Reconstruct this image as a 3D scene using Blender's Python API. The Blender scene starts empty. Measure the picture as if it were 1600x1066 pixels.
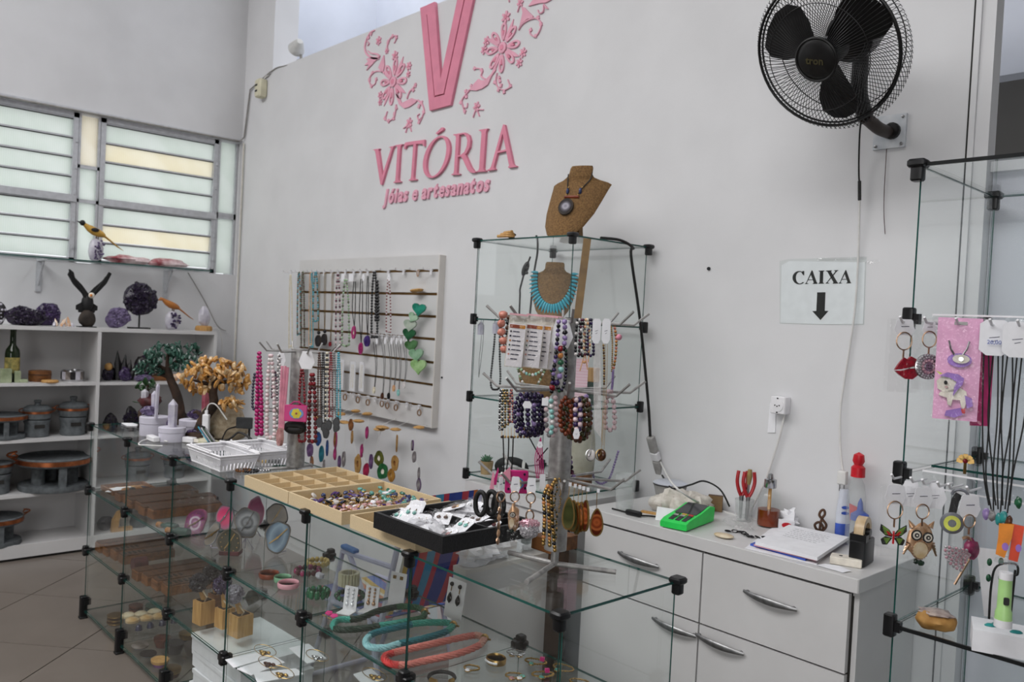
import bpy,bmesh,math,random
from mathutils import Vector,Matrix,noise as mnoise
random.seed(7)
SC=bpy.context.scene
COL=SC.collection
PI=math.pi
# ---------------------------------------------------------------- camera
F_PX,CAM_H=1295.28,1.55
YAW,PITCH,ROLL=0.821484,-0.022803,0.05094
cyw,syw,cp,sp=math.cos(YAW),math.sin(YAW),math.cos(PITCH),math.sin(PITCH)
FWD=Vector((-syw*cp,cyw*cp,sp))
_r=Vector((cyw,syw,0));_u=_r.cross(FWD)
RIGHT=math.cos(ROLL)*_r+math.sin(ROLL)*_u
UP=-math.sin(ROLL)*_r+math.cos(ROLL)*_u
EYE=Vector((0,0,CAM_H))
cam=bpy.data.cameras.new('camera')
cam.sensor_width=36;cam.lens=F_PX/1600*36;cam.clip_start=0.05;cam.clip_end=200
cam.dof.use_dof=True;cam.dof.focus_distance=2.35;cam.dof.aperture_fstop=5.0
camo=bpy.data.objects.new('camera',cam);COL.objects.link(camo)
camo.matrix_world=Matrix(((RIGHT.x,UP.x,-FWD.x,EYE.x),(RIGHT.y,UP.y,-FWD.y,EYE.y),(RIGHT.z,UP.z,-FWD.z,EYE.z),(0,0,0,1)))
SC.camera=camo
# ---------------------------------------------------------------- world, lights, exposure
world=bpy.data.worlds.new('sky');SC.world=world;world.use_nodes=True
world.node_tree.nodes['Background'].inputs[0].default_value=(0.93,0.96,1.0,1)
world.node_tree.nodes['Background'].inputs[1].default_value=1.4
def area(name,loc,aim,sx,sy,power,color=(1,1,1)):
 l=bpy.data.lights.new(name,'AREA');l.shape='RECTANGLE';l.size=sx;l.size_y=sy;l.energy=power;l.color=color
 o=bpy.data.objects.new(name,l);COL.objects.link(o);o.location=loc
 o.rotation_euler=(Vector(aim)-Vector(loc)).to_track_quat('-Z','Y').to_euler();return o
# daylight through the open shop front behind the photographer, the roof skylight of the shop, a fill light added to brighten the hall beyond
area('shopfront_daylight',(1.8,-4.15,1.7),(-1.5,2.6,1.6),2.8,2.8,60,(1.0,0.985,0.97))
area('roof_skylight',(-2.5,-1.0,4.85),(-2.5,-.6,0),7.0,3.2,430,(1.0,0.99,0.985))
area('hall_fill_light',(-3.6,3.3,4.85),(-3.6,3.3+.2,0),5.0,.8,50,(.95,0.97,1.0))
SC.view_settings.view_transform='Standard';SC.view_settings.look='None'
SC.view_settings.gamma=1;SC.view_settings.use_curve_mapping=False
SC.view_settings.exposure=0.06
SC.cycles.transparent_max_bounces=48
SC.cycles.max_bounces=14
SC.cycles.sample_clamp_indirect=6.0
# ---------------------------------------------------------------- measuring helpers
def at(u,v,x=None,y=None,z=None):
 d=RIGHT*((u-800)/F_PX)-UP*((v-533)/F_PX)+FWD
 if x is not None:t=(x-EYE.x)/d.x
 elif y is not None:t=(y-EYE.y)/d.y
 else:t=(z-EYE.z)/d.z
 return EYE+d*t
def atd(u,v,depth):
 d=RIGHT*((u-800)/F_PX)-UP*((v-533)/F_PX)+FWD
 return EYE+d*depth
def dep(p):return(Vector(p)-EYE).dot(FWD)
def px(n,p):return n*dep(p)/F_PX
CAMZ=math.radians(47)
# ---------------------------------------------------------------- materials
MATS={}
def lin(c):
 if isinstance(c,str):
  c=c.lstrip('#');c=[int(c[i:i+2],16)/255 for i in(0,2,4)]
  return tuple((x/12.92 if x<=.04045 else((x+.055)/1.055)**2.4)for x in c)
 return tuple(c)
def mat(name,color,rough=.5,metal=0,var=.12,scale=30,color2=None,bump=0,bscale=None,spec=.5,coat=0,trans=0,ior=1.45,sub=0,stretch=None,emit=0,alpha=1,detail=4):
 if name in MATS:return name
 m=bpy.data.materials.new(name);m.use_nodes=True;nt=m.node_tree;b=nt.nodes['Principled BSDF']
 c=lin(color)
 tc=nt.nodes.new('ShaderNodeTexCoord');mp=nt.nodes.new('ShaderNodeMapping');nt.links.new(tc.outputs['Object'],mp.inputs[0])
 if stretch:mp.inputs['Scale'].default_value=stretch
 nz=nt.nodes.new('ShaderNodeTexNoise');nz.inputs['Scale'].default_value=scale;nz.inputs['Detail'].default_value=detail
 nt.links.new(mp.outputs[0],nz.inputs['Vector'])
 rp=nt.nodes.new('ShaderNodeValToRGB');nt.links.new(nz.outputs['Fac'],rp.inputs[0])
 c2=lin(color2)if color2 is not None else tuple(max(0,x*(1-var*1.6))for x in c)
 c1=c if color2 is not None else tuple(min(1,x*(1+var*.6))for x in c)
 rp.color_ramp.elements[0].position=.36;rp.color_ramp.elements[1].position=.64
 rp.color_ramp.elements[0].color=(*c2,1);rp.color_ramp.elements[1].color=(*c1,1)
 nt.links.new(rp.outputs[0],b.inputs['Base Color'])
 b.inputs['Roughness'].default_value=rough;b.inputs['Metallic'].default_value=metal
 b.inputs['Specular IOR Level'].default_value=spec;b.inputs['Coat Weight'].default_value=coat
 b.inputs['Transmission Weight'].default_value=trans;b.inputs['IOR'].default_value=ior
 b.inputs['Alpha'].default_value=alpha
 if sub:b.inputs['Subsurface Weight'].default_value=sub;b.inputs['Subsurface Radius'].default_value=(.01,.01,.01)
 if emit:b.inputs['Emission Strength'].default_value=emit;b.inputs['Emission Color'].default_value=(*c,1)
 if bump:
  n2=nt.nodes.new('ShaderNodeTexNoise');n2.inputs['Scale'].default_value=bscale or scale;n2.inputs['Detail'].default_value=3
  nt.links.new(mp.outputs[0],n2.inputs['Vector'])
  bp=nt.nodes.new('ShaderNodeBump');bp.inputs['Strength'].default_value=bump;bp.inputs['Distance'].default_value=.004
  nt.links.new(n2.outputs['Fac'],bp.inputs['Height']);nt.links.new(bp.outputs[0],b.inputs['Normal'])
 MATS[name]=m;return name
def mat_pane(name,tint=(.974,.988,.983),ior=1.5,gloss_rough=.0,boost=1.0,crinkle=0):
 """Thin clear sheet: light goes straight through with a tint, the rest is mirrored by Fresnel."""
 m=bpy.data.materials.new(name);m.use_nodes=True;nt=m.node_tree
 for n in list(nt.nodes):
  if n.type!='OUTPUT_MATERIAL':nt.nodes.remove(n)
 out=nt.nodes['Material Output']
 tr=nt.nodes.new('ShaderNodeBsdfTransparent');tr.inputs[0].default_value=(*tint,1)
 gl=nt.nodes.new('ShaderNodeBsdfGlossy');gl.inputs['Roughness'].default_value=gloss_rough;gl.inputs[0].default_value=(1,1,1,1)
 fr=nt.nodes.new('ShaderNodeFresnel');fr.inputs[0].default_value=ior
 geo=nt.nodes.new('ShaderNodeNewGeometry');iv=nt.nodes.new('ShaderNodeMapRange')
 iv.inputs['To Min'].default_value=ior;iv.inputs['To Max'].default_value=1/ior
 nt.links.new(geo.outputs['Backfacing'],iv.inputs['Value']);nt.links.new(iv.outputs['Result'],fr.inputs['IOR'])
 mx=nt.nodes.new('ShaderNodeMixShader')
 if boost!=1:
  ma=nt.nodes.new('ShaderNodeMath');ma.operation='MULTIPLY';ma.inputs[1].default_value=boost;ma.use_clamp=True
  nt.links.new(fr.outputs[0],ma.inputs[0]);nt.links.new(ma.outputs[0],mx.inputs[0])
 else:nt.links.new(fr.outputs[0],mx.inputs[0])
 nt.links.new(tr.outputs[0],mx.inputs[1]);nt.links.new(gl.outputs[0],mx.inputs[2]);nt.links.new(mx.outputs[0],out.inputs[0])
 if crinkle:
  nz=nt.nodes.new('ShaderNodeTexNoise');nz.inputs['Scale'].default_value=45;nz.inputs['Detail'].default_value=2;tc=nt.nodes.new('ShaderNodeTexCoord');nt.links.new(tc.outputs['Object'],nz.inputs[0])
  bp=nt.nodes.new('ShaderNodeBump');bp.inputs['Strength'].default_value=crinkle;bp.inputs['Distance'].default_value=.02;nt.links.new(nz.outputs['Fac'],bp.inputs['Height']);nt.links.new(bp.outputs[0],gl.inputs['Normal'])
 MATS[name]=m;return name
def mat_stripe(name,cols,axis,scale,rough=.6,offset=0,interp='CONSTANT',jitter=0):
 """Repeating printed or woven stripes along one object axis."""
 m=bpy.data.materials.new(name);m.use_nodes=True;nt=m.node_tree;b=nt.nodes['Principled BSDF']
 tc=nt.nodes.new('ShaderNodeTexCoord');sx=nt.nodes.new('ShaderNodeSeparateXYZ');nt.links.new(tc.outputs['Object'],sx.inputs[0])
 a=nt.nodes.new('ShaderNodeMath');a.operation='MULTIPLY_ADD';a.inputs[1].default_value=scale;a.inputs[2].default_value=offset
 nt.links.new(sx.outputs[axis],a.inputs[0]);fin=a.outputs[0]
 if jitter:
  nz=nt.nodes.new('ShaderNodeTexNoise');nz.inputs['Scale'].default_value=25;nt.links.new(tc.outputs['Object'],nz.inputs['Vector'])
  j=nt.nodes.new('ShaderNodeMath');j.operation='MULTIPLY_ADD';j.inputs[1].default_value=jitter
  nt.links.new(nz.outputs['Fac'],j.inputs[0]);nt.links.new(fin,j.inputs[2]);fin=j.outputs[0]
 f=nt.nodes.new('ShaderNodeMath');f.operation='FRACT';nt.links.new(fin,f.inputs[0])
 rp=nt.nodes.new('ShaderNodeValToRGB');rp.color_ramp.interpolation=interp
 e=rp.color_ramp.elements
 while len(e)<len(cols):e.new(.5)
 for i,(p,c)in enumerate(cols):e[i].position=p
 for i,(p,c)in enumerate(cols):e[i].color=(*lin(c),1)
 nt.links.new(f.outputs[0],rp.inputs[0]);nt.links.new(rp.outputs[0],b.inputs['Base Color']);b.inputs['Roughness'].default_value=rough
 MATS[name]=m;return name
def mat_rings(name,cols,scale,rough=.12,center=(0,0,0),squash=(1,1,1),noise_amt=.25,nscale=25):
 """Banded stone: rings round a centre, bent by noise (agate slices)."""
 m=bpy.data.materials.new(name);m.use_nodes=True;nt=m.node_tree;b=nt.nodes['Principled BSDF']
 tc=nt.nodes.new('ShaderNodeTexCoord');mp=nt.nodes.new('ShaderNodeMapping');nt.links.new(tc.outputs['Object'],mp.inputs[0])
 mp.inputs['Scale'].default_value=squash;mp.inputs['Location'].default_value=tuple(-c for c in center)
 ln=nt.nodes.new('ShaderNodeVectorMath');ln.operation='LENGTH';nt.links.new(mp.outputs[0],ln.inputs[0])
 nz=nt.nodes.new('ShaderNodeTexNoise');nz.inputs['Scale'].default_value=nscale;nt.links.new(mp.outputs[0],nz.inputs['Vector'])
 a=nt.nodes.new('ShaderNodeMath');a.operation='MULTIPLY';a.inputs[1].default_value=scale;nt.links.new(ln.outputs['Value'],a.inputs[0])
 j=nt.nodes.new('ShaderNodeMath');j.operation='MULTIPLY_ADD';j.inputs[1].default_value=noise_amt;nt.links.new(nz.outputs['Fac'],j.inputs[0]);nt.links.new(a.outputs[0],j.inputs[2])
 rp=nt.nodes.new('ShaderNodeValToRGB');e=rp.color_ramp.elements
 while len(e)<len(cols):e.new(.5)
 for i,(p,c)in enumerate(cols):e[i].position=p
 for i,(p,c)in enumerate(cols):e[i].color=(*lin(c),1)
 nt.links.new(j.outputs[0],rp.inputs[0]);nt.links.new(rp.outputs[0],b.inputs['Base Color']);b.inputs['Roughness'].default_value=rough
 MATS[name]=m;return name
# ---------------------------------------------------------------- mesh builder
def RZ(a):return Matrix.Rotation(a,4,'Z')
def RX(a):return Matrix.Rotation(a,4,'X')
def RY(a):return Matrix.Rotation(a,4,'Y')
def TR(x,y=None,z=None):
 return Matrix.Translation(Vector(x)if y is None else Vector((x,y,z)))
def SCL(x,y,z):return Matrix.Diagonal((x,y,z,1))
class MB:
 def __init__(s):s.v=[];s.f=[];s.m=[];s.mats=[];s.x=Matrix.Identity(4)
 def mi(s,m):
  if m not in s.mats:s.mats.append(m)
  return s.mats.index(m)
 def add(s,vs,fs,m,M=None):
  X=s.x@M if M is not None else s.x
  o=len(s.v);s.v+=[tuple(X@Vector(p))for p in vs];i=s.mi(m)
  for f in fs:s.f.append([o+k for k in f]);s.m.append(i)
  return s
 def box(s,c,d,m,M=None,taper=1.0):
  x,y,z=d[0]/2,d[1]/2,d[2]/2;t=taper
  vs=[(c[0]+a*x*k,c[1]+b*y*k,c[2]+e*z)for e,k in((-1,1),(1,t))for a,b in((-1,-1),(1,-1),(1,1),(-1,1))]
  return s.add(vs,[(3,2,1,0),(4,5,6,7),(0,1,5,4),(1,2,6,5),(2,3,7,6),(3,0,4,7)],m,M)
 def bbox(s,c,d,m,r,M=None,n=2):
  """box with rounded vertical edges and chamfered top and bottom"""
  x,y,z=d[0]/2,d[1]/2,d[2]/2;r=min(r,x*.98,y*.98);ring=[]
  for(sx,sy,a0)in((1,1,0),(-1,1,PI/2),(-1,-1,PI),(1,-1,1.5*PI)):
   for k in range(n+1):
    a=a0+k/n*PI/2;ring.append((sx*(x-r),sy*(y-r),math.cos(a),math.sin(a)))
  q=min(r*.5,z*.5);L=[]
  for zz,rr in((-z,r-q),(-z+q,r),(z-q,r),(z,r-q)):
   L.append([(c[0]+p[0]+p[2]*rr,c[1]+p[1]+p[3]*rr,c[2]+zz)for p in ring])
  return s.loft(L,m,M)
 def loft(s,rings,m,M=None,cap=True,closed=True):
  n=len(rings[0]);vs=[p for r in rings for p in r];fs=[]
  for i in range(len(rings)-1):
   for k in range(n if closed else n-1):
    a=i*n+k;b=i*n+(k+1)%n;fs.append((a,b,b+n,a+n))
  if cap:fs.append(tuple(range(n-1,-1,-1)));fs.append(tuple((len(rings)-1)*n+k for k in range(n)))
  return s.add(vs,fs,m,M)
 def lathe(s,prof,m,M=None,n=20,sq=(1,1)):
  rings=[[(r*sq[0]*math.cos(2*PI*k/n),r*sq[1]*math.sin(2*PI*k/n),z)for k in range(n)]for r,z in prof]
  return s.loft(rings,m,M)
 def cyl(s,a,b,r,m,n=10,r2=None,M=None):
  return s.tube([a,b],[r,r if r2 is None else r2],m,n,M=M)
 def tube(s,path,r,m,n=6,closed=False,M=None,flat=None):
  P=[Vector(p)for p in path];N=len(P);R=r if isinstance(r,(list,tuple))else[r]*N
  rings=[];up=None
  for i in range(N):
   t=(P[(i+1)%N]-P[i-1])if closed else(P[min(i+1,N-1)]-P[max(i-1,0)])
   if t.length<1e-9:t=Vector((0,0,1))
   t.normalize()
   if up is None:
    up=Vector((0,0,1))if abs(t.z)<.9 else Vector((0,1,0))
    if flat is not None:up=Vector(flat[0])
   a=up-t*up.dot(t)
   if a.length<1e-6:a=t.orthogonal()
   a.normalize();up=a if flat is None else up;b=t.cross(a)
   fa,fb=(1,1)if flat is None else(flat[1],flat[2])
   rings.append([tuple(P[i]+(a*math.cos(2*PI*k/n)*fa+b*math.sin(2*PI*k/n)*fb)*R[i])for k in range(n)])
  if closed:rings.append(rings[0]);return s.loft(rings,m,M,cap=False)
  return s.loft(rings,m,M)
 def ribbon(s,path,w,t,m,M=None,up=(0,1,0)):
  """flat strip of rectangular section along a path; up is its thickness direction"""
  P=[Vector(p)for p in path];U=Vector(up);N=len(P);W=w if isinstance(w,(list,tuple))else[w]*N;rings=[]
  for i in range(N):
   tt=(P[min(i+1,N-1)]-P[max(i-1,0)]).normalized();sd=tt.cross(U).normalized()*W[i]/2;h=U*t/2
   rings.append([tuple(P[i]+sd+h),tuple(P[i]-sd+h),tuple(P[i]-sd-h),tuple(P[i]+sd-h)])
  return s.loft(rings,m,M)
 def sphere(s,c,r,m,M=None,n=8,k=6):
  rx,ry,rz=(r,r,r)if not isinstance(r,(tuple,list))else r;vs=[(c[0],c[1],c[2]+rz)]
  for i in range(1,k):
   a=PI*i/k
   for j in range(n):vs.append((c[0]+rx*math.sin(a)*math.cos(2*PI*j/n),c[1]+ry*math.sin(a)*math.sin(2*PI*j/n),c[2]+rz*math.cos(a)))
  vs.append((c[0],c[1],c[2]-rz));fs=[(0,1+j,1+(j+1)%n)for j in range(n)]
  for i in range(k-2):
   for j in range(n):a=1+i*n+j;b=1+i*n+(j+1)%n;fs.append((a,a+n,b+n,b))
  o=1+(k-2)*n;fs+=[(len(vs)-1,o+(j+1)%n,o+j)for j in range(n)]
  return s.add(vs,fs,m,M)
 def rock(s,c,r,m,seed=0,amp=.25,freq=1.6,n=14,k=9,M=None,flatbase=None):
  rx,ry,rz=(r,r,r)if not isinstance(r,(tuple,list))else r;t=MB();t.sphere((0,0,0),1,m,n=n,k=k);vs=[]
  for p in t.v:
   q=Vector(p);d=1+amp*mnoise.noise(q*freq+Vector((seed*3.1,seed*1.7,seed)))*2
   z=q.z*d
   if flatbase is not None:z=max(z,flatbase)
   vs.append((c[0]+q.x*d*rx,c[1]+q.y*d*ry,c[2]+z*rz))
  return s.add(vs,t.f,m,M)
 def prism(s,poly,th,m,M=None):
  """polygon in local xz, extruded along y from 0 (front at -th) """
  n=len(poly);vs=[(x,-th,z)for x,z in poly]+[(x,0,z)for x,z in poly]
  fs=[tuple(range(n)),tuple(range(2*n-1,n-1,-1))]+[(k+n,(k+1)%n+n,(k+1)%n,k)for k in range(n)]
  return s.add(vs,fs,m,M)
 def ringprism(s,outer,inner,th,m,M=None):
  n=len(outer);vs=[(x,-th,z)for x,z in outer]+[(x,-th,z)for x,z in inner]+[(x,0,z)for x,z in outer]+[(x,0,z)for x,z in inner];fs=[]
  for k in range(n):
   q=(k+1)%n;fs+=[(k,q,q+n,k+n),(k+2*n,q+2*n,q,k),(k+n,q+n,q+3*n,k+3*n),(k+3*n,q+3*n,q+2*n,k+2*n)]
  return s.add(vs,fs,m,M)
 def crystal(s,c,d,r,h,m,n=6,tip=.3,M=None):
  D=Vector(d).normalized();q=D.to_track_quat('Z','Y').to_matrix().to_4x4()
  X=TR(c)@q
  if M is not None:X=M@X
  rings=[[(r*f*math.cos(2*PI*k/n),r*f*math.sin(2*PI*k/n),z)for k in range(n)]for f,z in((.95,0),(1,h*(1-tip)),(.08,h))]
  return s.loft(rings,m,X)
 def mesh(s,name,smooth=40):
  me=bpy.data.meshes.new(name);me.from_pydata(s.v,[],s.f)
  for m in s.mats:me.materials.append(MATS[m])
  me.polygons.foreach_set('material_index',s.m)
  if smooth:
   me.polygons.foreach_set('use_smooth',[True]*len(s.f));me.set_sharp_from_angle(angle=math.radians(smooth))
  me.update();return me
 def build(s,name,parent=None,smooth=40,kind=None,label=None,loc=None,M=None):
  o=bpy.data.objects.new(name,s.mesh(name,smooth));COL.objects.link(o)
  if parent is not None:o.parent=parent
  if loc is not None:o.location=loc
  if M is not None:o.matrix_local=M
  if kind:o['kind']=kind
  if label:o['label']=label
  return o
def inst(name,me,parent=None,M=None):
 o=bpy.data.objects.new(name,me);COL.objects.link(o)
 if parent is not None:o.parent=parent
 if M is not None:o.matrix_local=M
 return o
def thing(name,label,cat,loc=(0,0,0),rz=0,group=None):
 o=bpy.data.objects.new(name,None);COL.objects.link(o);o.empty_display_size=.02
 o.location=loc;o.rotation_euler=(0,0,rz);o['label']=label;o['category']=cat
 if group:o['group']=group
 return o
def tag(o,label,cat,group=None):
 o['label']=label;o['category']=cat
 if group:o['group']=group
 return o
def struct(o):o['kind']='structure';return o
def dup(root,loc,rz,label,group=None,scale=None):
 r=root.copy();COL.objects.link(r);r.location=loc;r.rotation_euler=(0,0,rz);r['label']=label
 if scale:r.scale=scale
 if group:r['group']=group
 for ch in list(root.children):
  c=ch.copy();COL.objects.link(c);c.parent=r
  for g in list(ch.children):
   d=g.copy();COL.objects.link(d);d.parent=c
 return r
def arc(n,a0,a1):return[a0+(a1-a0)*k/(n-1)for k in range(n)]
def ell(rx,rz,n=24,c=(0,0),a0=0):return[(c[0]+rx*math.cos(a0+2*PI*k/n),c[1]+rz*math.sin(a0+2*PI*k/n))for k in range(n)]
def spline(pts,n=6):
 """Catmull-Rom through the points"""
 P=[Vector(p)for p in pts];out=[]
 for i in range(len(P)-1):
  p0,p1,p2,p3=P[max(i-1,0)],P[i],P[i+1],P[min(i+2,len(P)-1)]
  for k in range(n):
   t=k/n;out.append(.5*((2*p1)+(p2-p0)*t+(2*p0-5*p1+4*p2-p3)*t*t+(3*p1-p0-3*p2+p3)*t**3))
 out.append(P[-1]);return out
def text_mesh(body,size,m,extrude=.001,shear=0,offset=0,spacing=1.0,align='CENTER'):
 cu=bpy.data.curves.new('lettering','FONT');cu.body=body;cu.size=size;cu.extrude=extrude;cu.shear=shear;cu.offset=offset
 cu.space_character=spacing;cu.align_x=align;cu.resolution_u=2
 o=bpy.data.objects.new('lettering',cu);COL.objects.link(o)
 dg=bpy.context.evaluated_depsgraph_get();me=bpy.data.meshes.new_from_object(o.evaluated_get(dg))
 bpy.data.objects.remove(o);me.materials.clear();me.materials.append(MATS[m]);return me
# ---------------------------------------------------------------- shared materials
mat('wall_paint','#d3d3d5',.75,var=.03,scale=3,bump=.05,bscale=60)
mat('left_wall_paint','#cfcfd1',.8,var=.04,scale=2.5,bump=.05,bscale=60)
mat('upper_hall_paint','#cdd1db',.8,var=.03,scale=3)
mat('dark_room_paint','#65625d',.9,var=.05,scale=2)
mat('floor_tile','#746c65',.28,var=.05,scale=3.5,detail=6)
mat('grout','#37322e',.9,var=.1)
mat('white_laminate','#cac9c9',.35,var=.03,scale=4)
mat('laminate_edge','#cfcbc6',.4,var=.05,scale=8)
mat('gap_dark','#2a2826',.9)
mat_pane('clear_glass',boost=.62)
mat_pane('film',(.975,.975,.975),1.42,.08,1.0,.6)
mat('glass_edge','#1f4d47',.15,var=.2,scale=6)
mat('black_plastic','#121214',.38,var=.2)
mat('black_rubber','#161616',.6,var=.2)
mat('steel','#8f8f90',.38,.85,var=.18,scale=40)
mat('raw_steel','#a5a3a1',.45,.5,var=.18,scale=55,detail=8)
mat('chrome','#b9babd',.18,1,var=.08)
mat('gold','#b3925a',.32,1,var=.12)
mat('rose_gold','#c9a68a',.3,1,var=.12)
mat('silver','#c4c4c6',.25,1,var=.1)
mat('white_plastic','#e4e3e6',.35,var=.03)
mat('paper','#e6e6ea',.8,var=.03)
mat('cord_black','#1b1a1a',.6);mat('cord_white','#d6d5d3',.5,var=.05)
mat('burlap','#7d5f3c',.95,var=.22,scale=160,bump=.5,bscale=260)
mat('wood_mid','#7d4f27',.55,color2='#5c381a',scale=9,stretch=(1,8,8))
mat('wood_dark','#54351f',.55,color2='#3c2616',scale=9,stretch=(1,8,8))
mat('wood_light','#c49a5e',.55,color2='#a97d45',scale=10,stretch=(10,10,1))
mat('soapstone','#5d6265',.7,var=.2,scale=35)
mat('copper','#b06a45',.35,.9,var=.2,scale=30)
# SETTING
WY,LX=2.64,-5.82
# floor: base slab of grout plus 60 cm tiles laid at 43 degrees
b=MB();b.box((-1,0,-.05),(14,14,.09),'grout');floor=struct(b.build('floor',smooth=0))
tl=MB();tl.box((0,0,0),(.596,.596,.008),'floor_tile',taper=.997);tile_me=tl.mesh('tile',0)
g=math.radians(43);gx=Vector((math.cos(g),math.sin(g),0));gy=Vector((-math.sin(g),math.cos(g),0))
for i in range(-16,10):
 for j in range(-6,12):
  c=gx*(-2.14-.6*(i+.5))+gy*(3.5135+.6*(j+.5))
  if not(-6.1<c.x<.2 and-.9<c.y<2.9)or(c.x>-2.6 and c.y<1.2):continue
  inst('tile',tile_me,floor,TR(c.x,c.y,-.003)@RZ(g))
b=MB();b.box((-1,-1.2,4.95),(16,14,.1),'wall_paint');struct(b.build('ceiling',smooth=0))
# left wall with the louvre window band
W_T,W_B,W_Y0,W_Y1=2.745,1.79,-1.0,2.625
b=MB()
b.box((LX-.1,-.75,(W_T+5)/2),(.2,7.1,5-W_T),'left_wall_paint')
b.box((LX-.1,-.75,W_B/2),(.2,7.1,W_B),'left_wall_paint')
b.box((LX-.1,W_Y1+.1,(W_T+W_B)/2),(.2,.2,W_T-W_B),'left_wall_paint')
b.box((LX-.1,(-4.3+W_Y0)/2,(W_T+W_B)/2),(.2,W_Y0+4.3,W_T-W_B),'left_wall_paint')
struct(b.build('wall_left',smooth=0))
# logo wall: partition 3.2 m high, corner pier up to the ceiling, brighter hall wall seen above it
b=MB();b.box(((LX-.89)/2,WY+.09,1.6),(-LX-.89,.18,3.2),'wall_paint');struct(b.build('wall_back',smooth=0))
b=MB();px1=at(429,40,y=WY).x;b.box(((LX+px1)/2,WY+.0895,4.1),(px1-LX,.179,1.8),'wall_paint');struct(b.build('trim_1',smooth=0))
b=MB();b.box((-4.2,WY+1.3,3.8),(6.3,.1,2.2),'upper_hall_paint');b.box((LX-.3,WY+.8,3.8),(.1,1.2,2.2),'upper_hall_paint');struct(b.build('wall_upper_hall',smooth=0))
# post at the right end of the logo wall with a cable duct, low wall beyond, darker room above it
b=MB();b.box((-.8705,WY+.03,2.5),(.037,.06,5.0),'wall_paint');struct(b.build('trim_2',smooth=0))
mat('duct_beige','#c9c5bc',.6,var=.05)
b=MB();b.box((-.897,WY-.005,2.5),(.016,.010,4.98),'wall_paint');b.box((-.9095,WY-.002,2.5),(.004,.006,4.98),'gap_dark');struct(b.build('trim_3',smooth=0))
mat('low_wall_paint','#c8cad4',.75,var=.03,scale=3)
b=MB();b.box((.55,WY+.11,1.035),(2.80,.12,2.07),'low_wall_paint');b.box((.55,WY+.10,2.075),(2.80,.15,.03),'wall_paint');struct(b.build('wall_right_low',smooth=0))
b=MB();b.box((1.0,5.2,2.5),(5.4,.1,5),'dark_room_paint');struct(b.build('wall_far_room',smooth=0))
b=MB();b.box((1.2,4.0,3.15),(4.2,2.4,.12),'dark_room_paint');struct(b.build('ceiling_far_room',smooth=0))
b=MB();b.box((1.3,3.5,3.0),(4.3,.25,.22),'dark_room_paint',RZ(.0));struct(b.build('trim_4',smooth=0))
# the shop behind the photographer: front wall left of the wide entrance
mat('front_wall_paint','#64615e',.85,var=.05,scale=2)
b=MB();b.box((-2.9,-4.3,2.5),(6.4,.2,5),'front_wall_paint');struct(b.build('wall_front',smooth=0))
b=MB();b.box((3.3,-.85,2.5),(.2,7.1,5),'front_wall_paint');struct(b.build('wall_right',smooth=0))
b=MB();b.box((1.8,-4.3,4.1),(3.0,.2,1.8),'front_wall_paint');struct(b.build('trim_8',smooth=0))
# conduits in the corner
b=MB()
c0=at(384,216,y=WY-.012);c1=at(391,140,y=WY-.012);c2=at(422,113,y=WY-.012)
b.tube([(LX+.05,WY-.012,1.0),(LX+.05,WY-.012,2.74)],.007,'duct_beige',6)
struct(b.build('trim_5',smooth=30))
mat('conduit_grey','#8d8a86',.6)
b=MB();b.tube([(LX+.015,1.0,W_T+.004),(LX+.02,WY-.03,W_T+.01),(LX+.05,WY-.012,W_T+.04),c1,c2],.006,'conduit_grey',6);struct(b.build('trim_6',smooth=30))
# ---- louvre windows
mat('alu_frame','#c2c4c8',.45,.4,var=.06)
def mat_ribbed(name,c,c2,tr=.72):
 m=bpy.data.materials.new(name);m.use_nodes=True;nt=m.node_tree
 for n in list(nt.nodes):
  if n.type!='OUTPUT_MATERIAL':nt.nodes.remove(n)
 out=nt.nodes['Material Output'];tc=nt.nodes.new('ShaderNodeTexCoord');w=nt.nodes.new('ShaderNodeTexWave');w.bands_direction='Y'
 w.inputs['Scale'].default_value=26;w.inputs['Distortion'].default_value=.6;nt.links.new(tc.outputs['Object'],w.inputs[0])
 nz=nt.nodes.new('ShaderNodeTexNoise');nz.inputs['Scale'].default_value=5;nz.inputs['Detail'].default_value=5;nt.links.new(tc.outputs['Object'],nz.inputs[0])
 ad=nt.nodes.new('ShaderNodeMath');ad.operation='MULTIPLY_ADD';ad.inputs[1].default_value=.18;nt.links.new(w.outputs['Fac'],ad.inputs[0]);nt.links.new(nz.outputs['Fac'],ad.inputs[2])
 rp=nt.nodes.new('ShaderNodeValToRGB');rp.color_ramp.elements[0].position=.3;rp.color_ramp.elements[1].position=.75
 rp.color_ramp.elements[0].color=(*lin(c2),1);rp.color_ramp.elements[1].color=(*lin(c),1);nt.links.new(ad.outputs[0],rp.inputs[0])
 tl=nt.nodes.new('ShaderNodeBsdfTranslucent');df=nt.nodes.new('ShaderNodeBsdfDiffuse');mx=nt.nodes.new('ShaderNodeMixShader');mx.inputs[0].default_value=tr
 nt.links.new(rp.outputs[0],tl.inputs[0]);nt.links.new(rp.outputs[0],df.inputs[0]);nt.links.new(df.outputs[0],mx.inputs[1]);nt.links.new(tl.outputs[0],mx.inputs[2]);nt.links.new(mx.outputs[0],out.inputs[0])
 MATS[name]=m
mat_ribbed('ribbed_green','#f2f5f1','#e6ece5',.85);mat_ribbed('ribbed_cream','#fdf9ec','#f5eed9',.9);mat_ribbed('ribbed_warm','#faf6ec','#efe8d8',.88)
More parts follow.
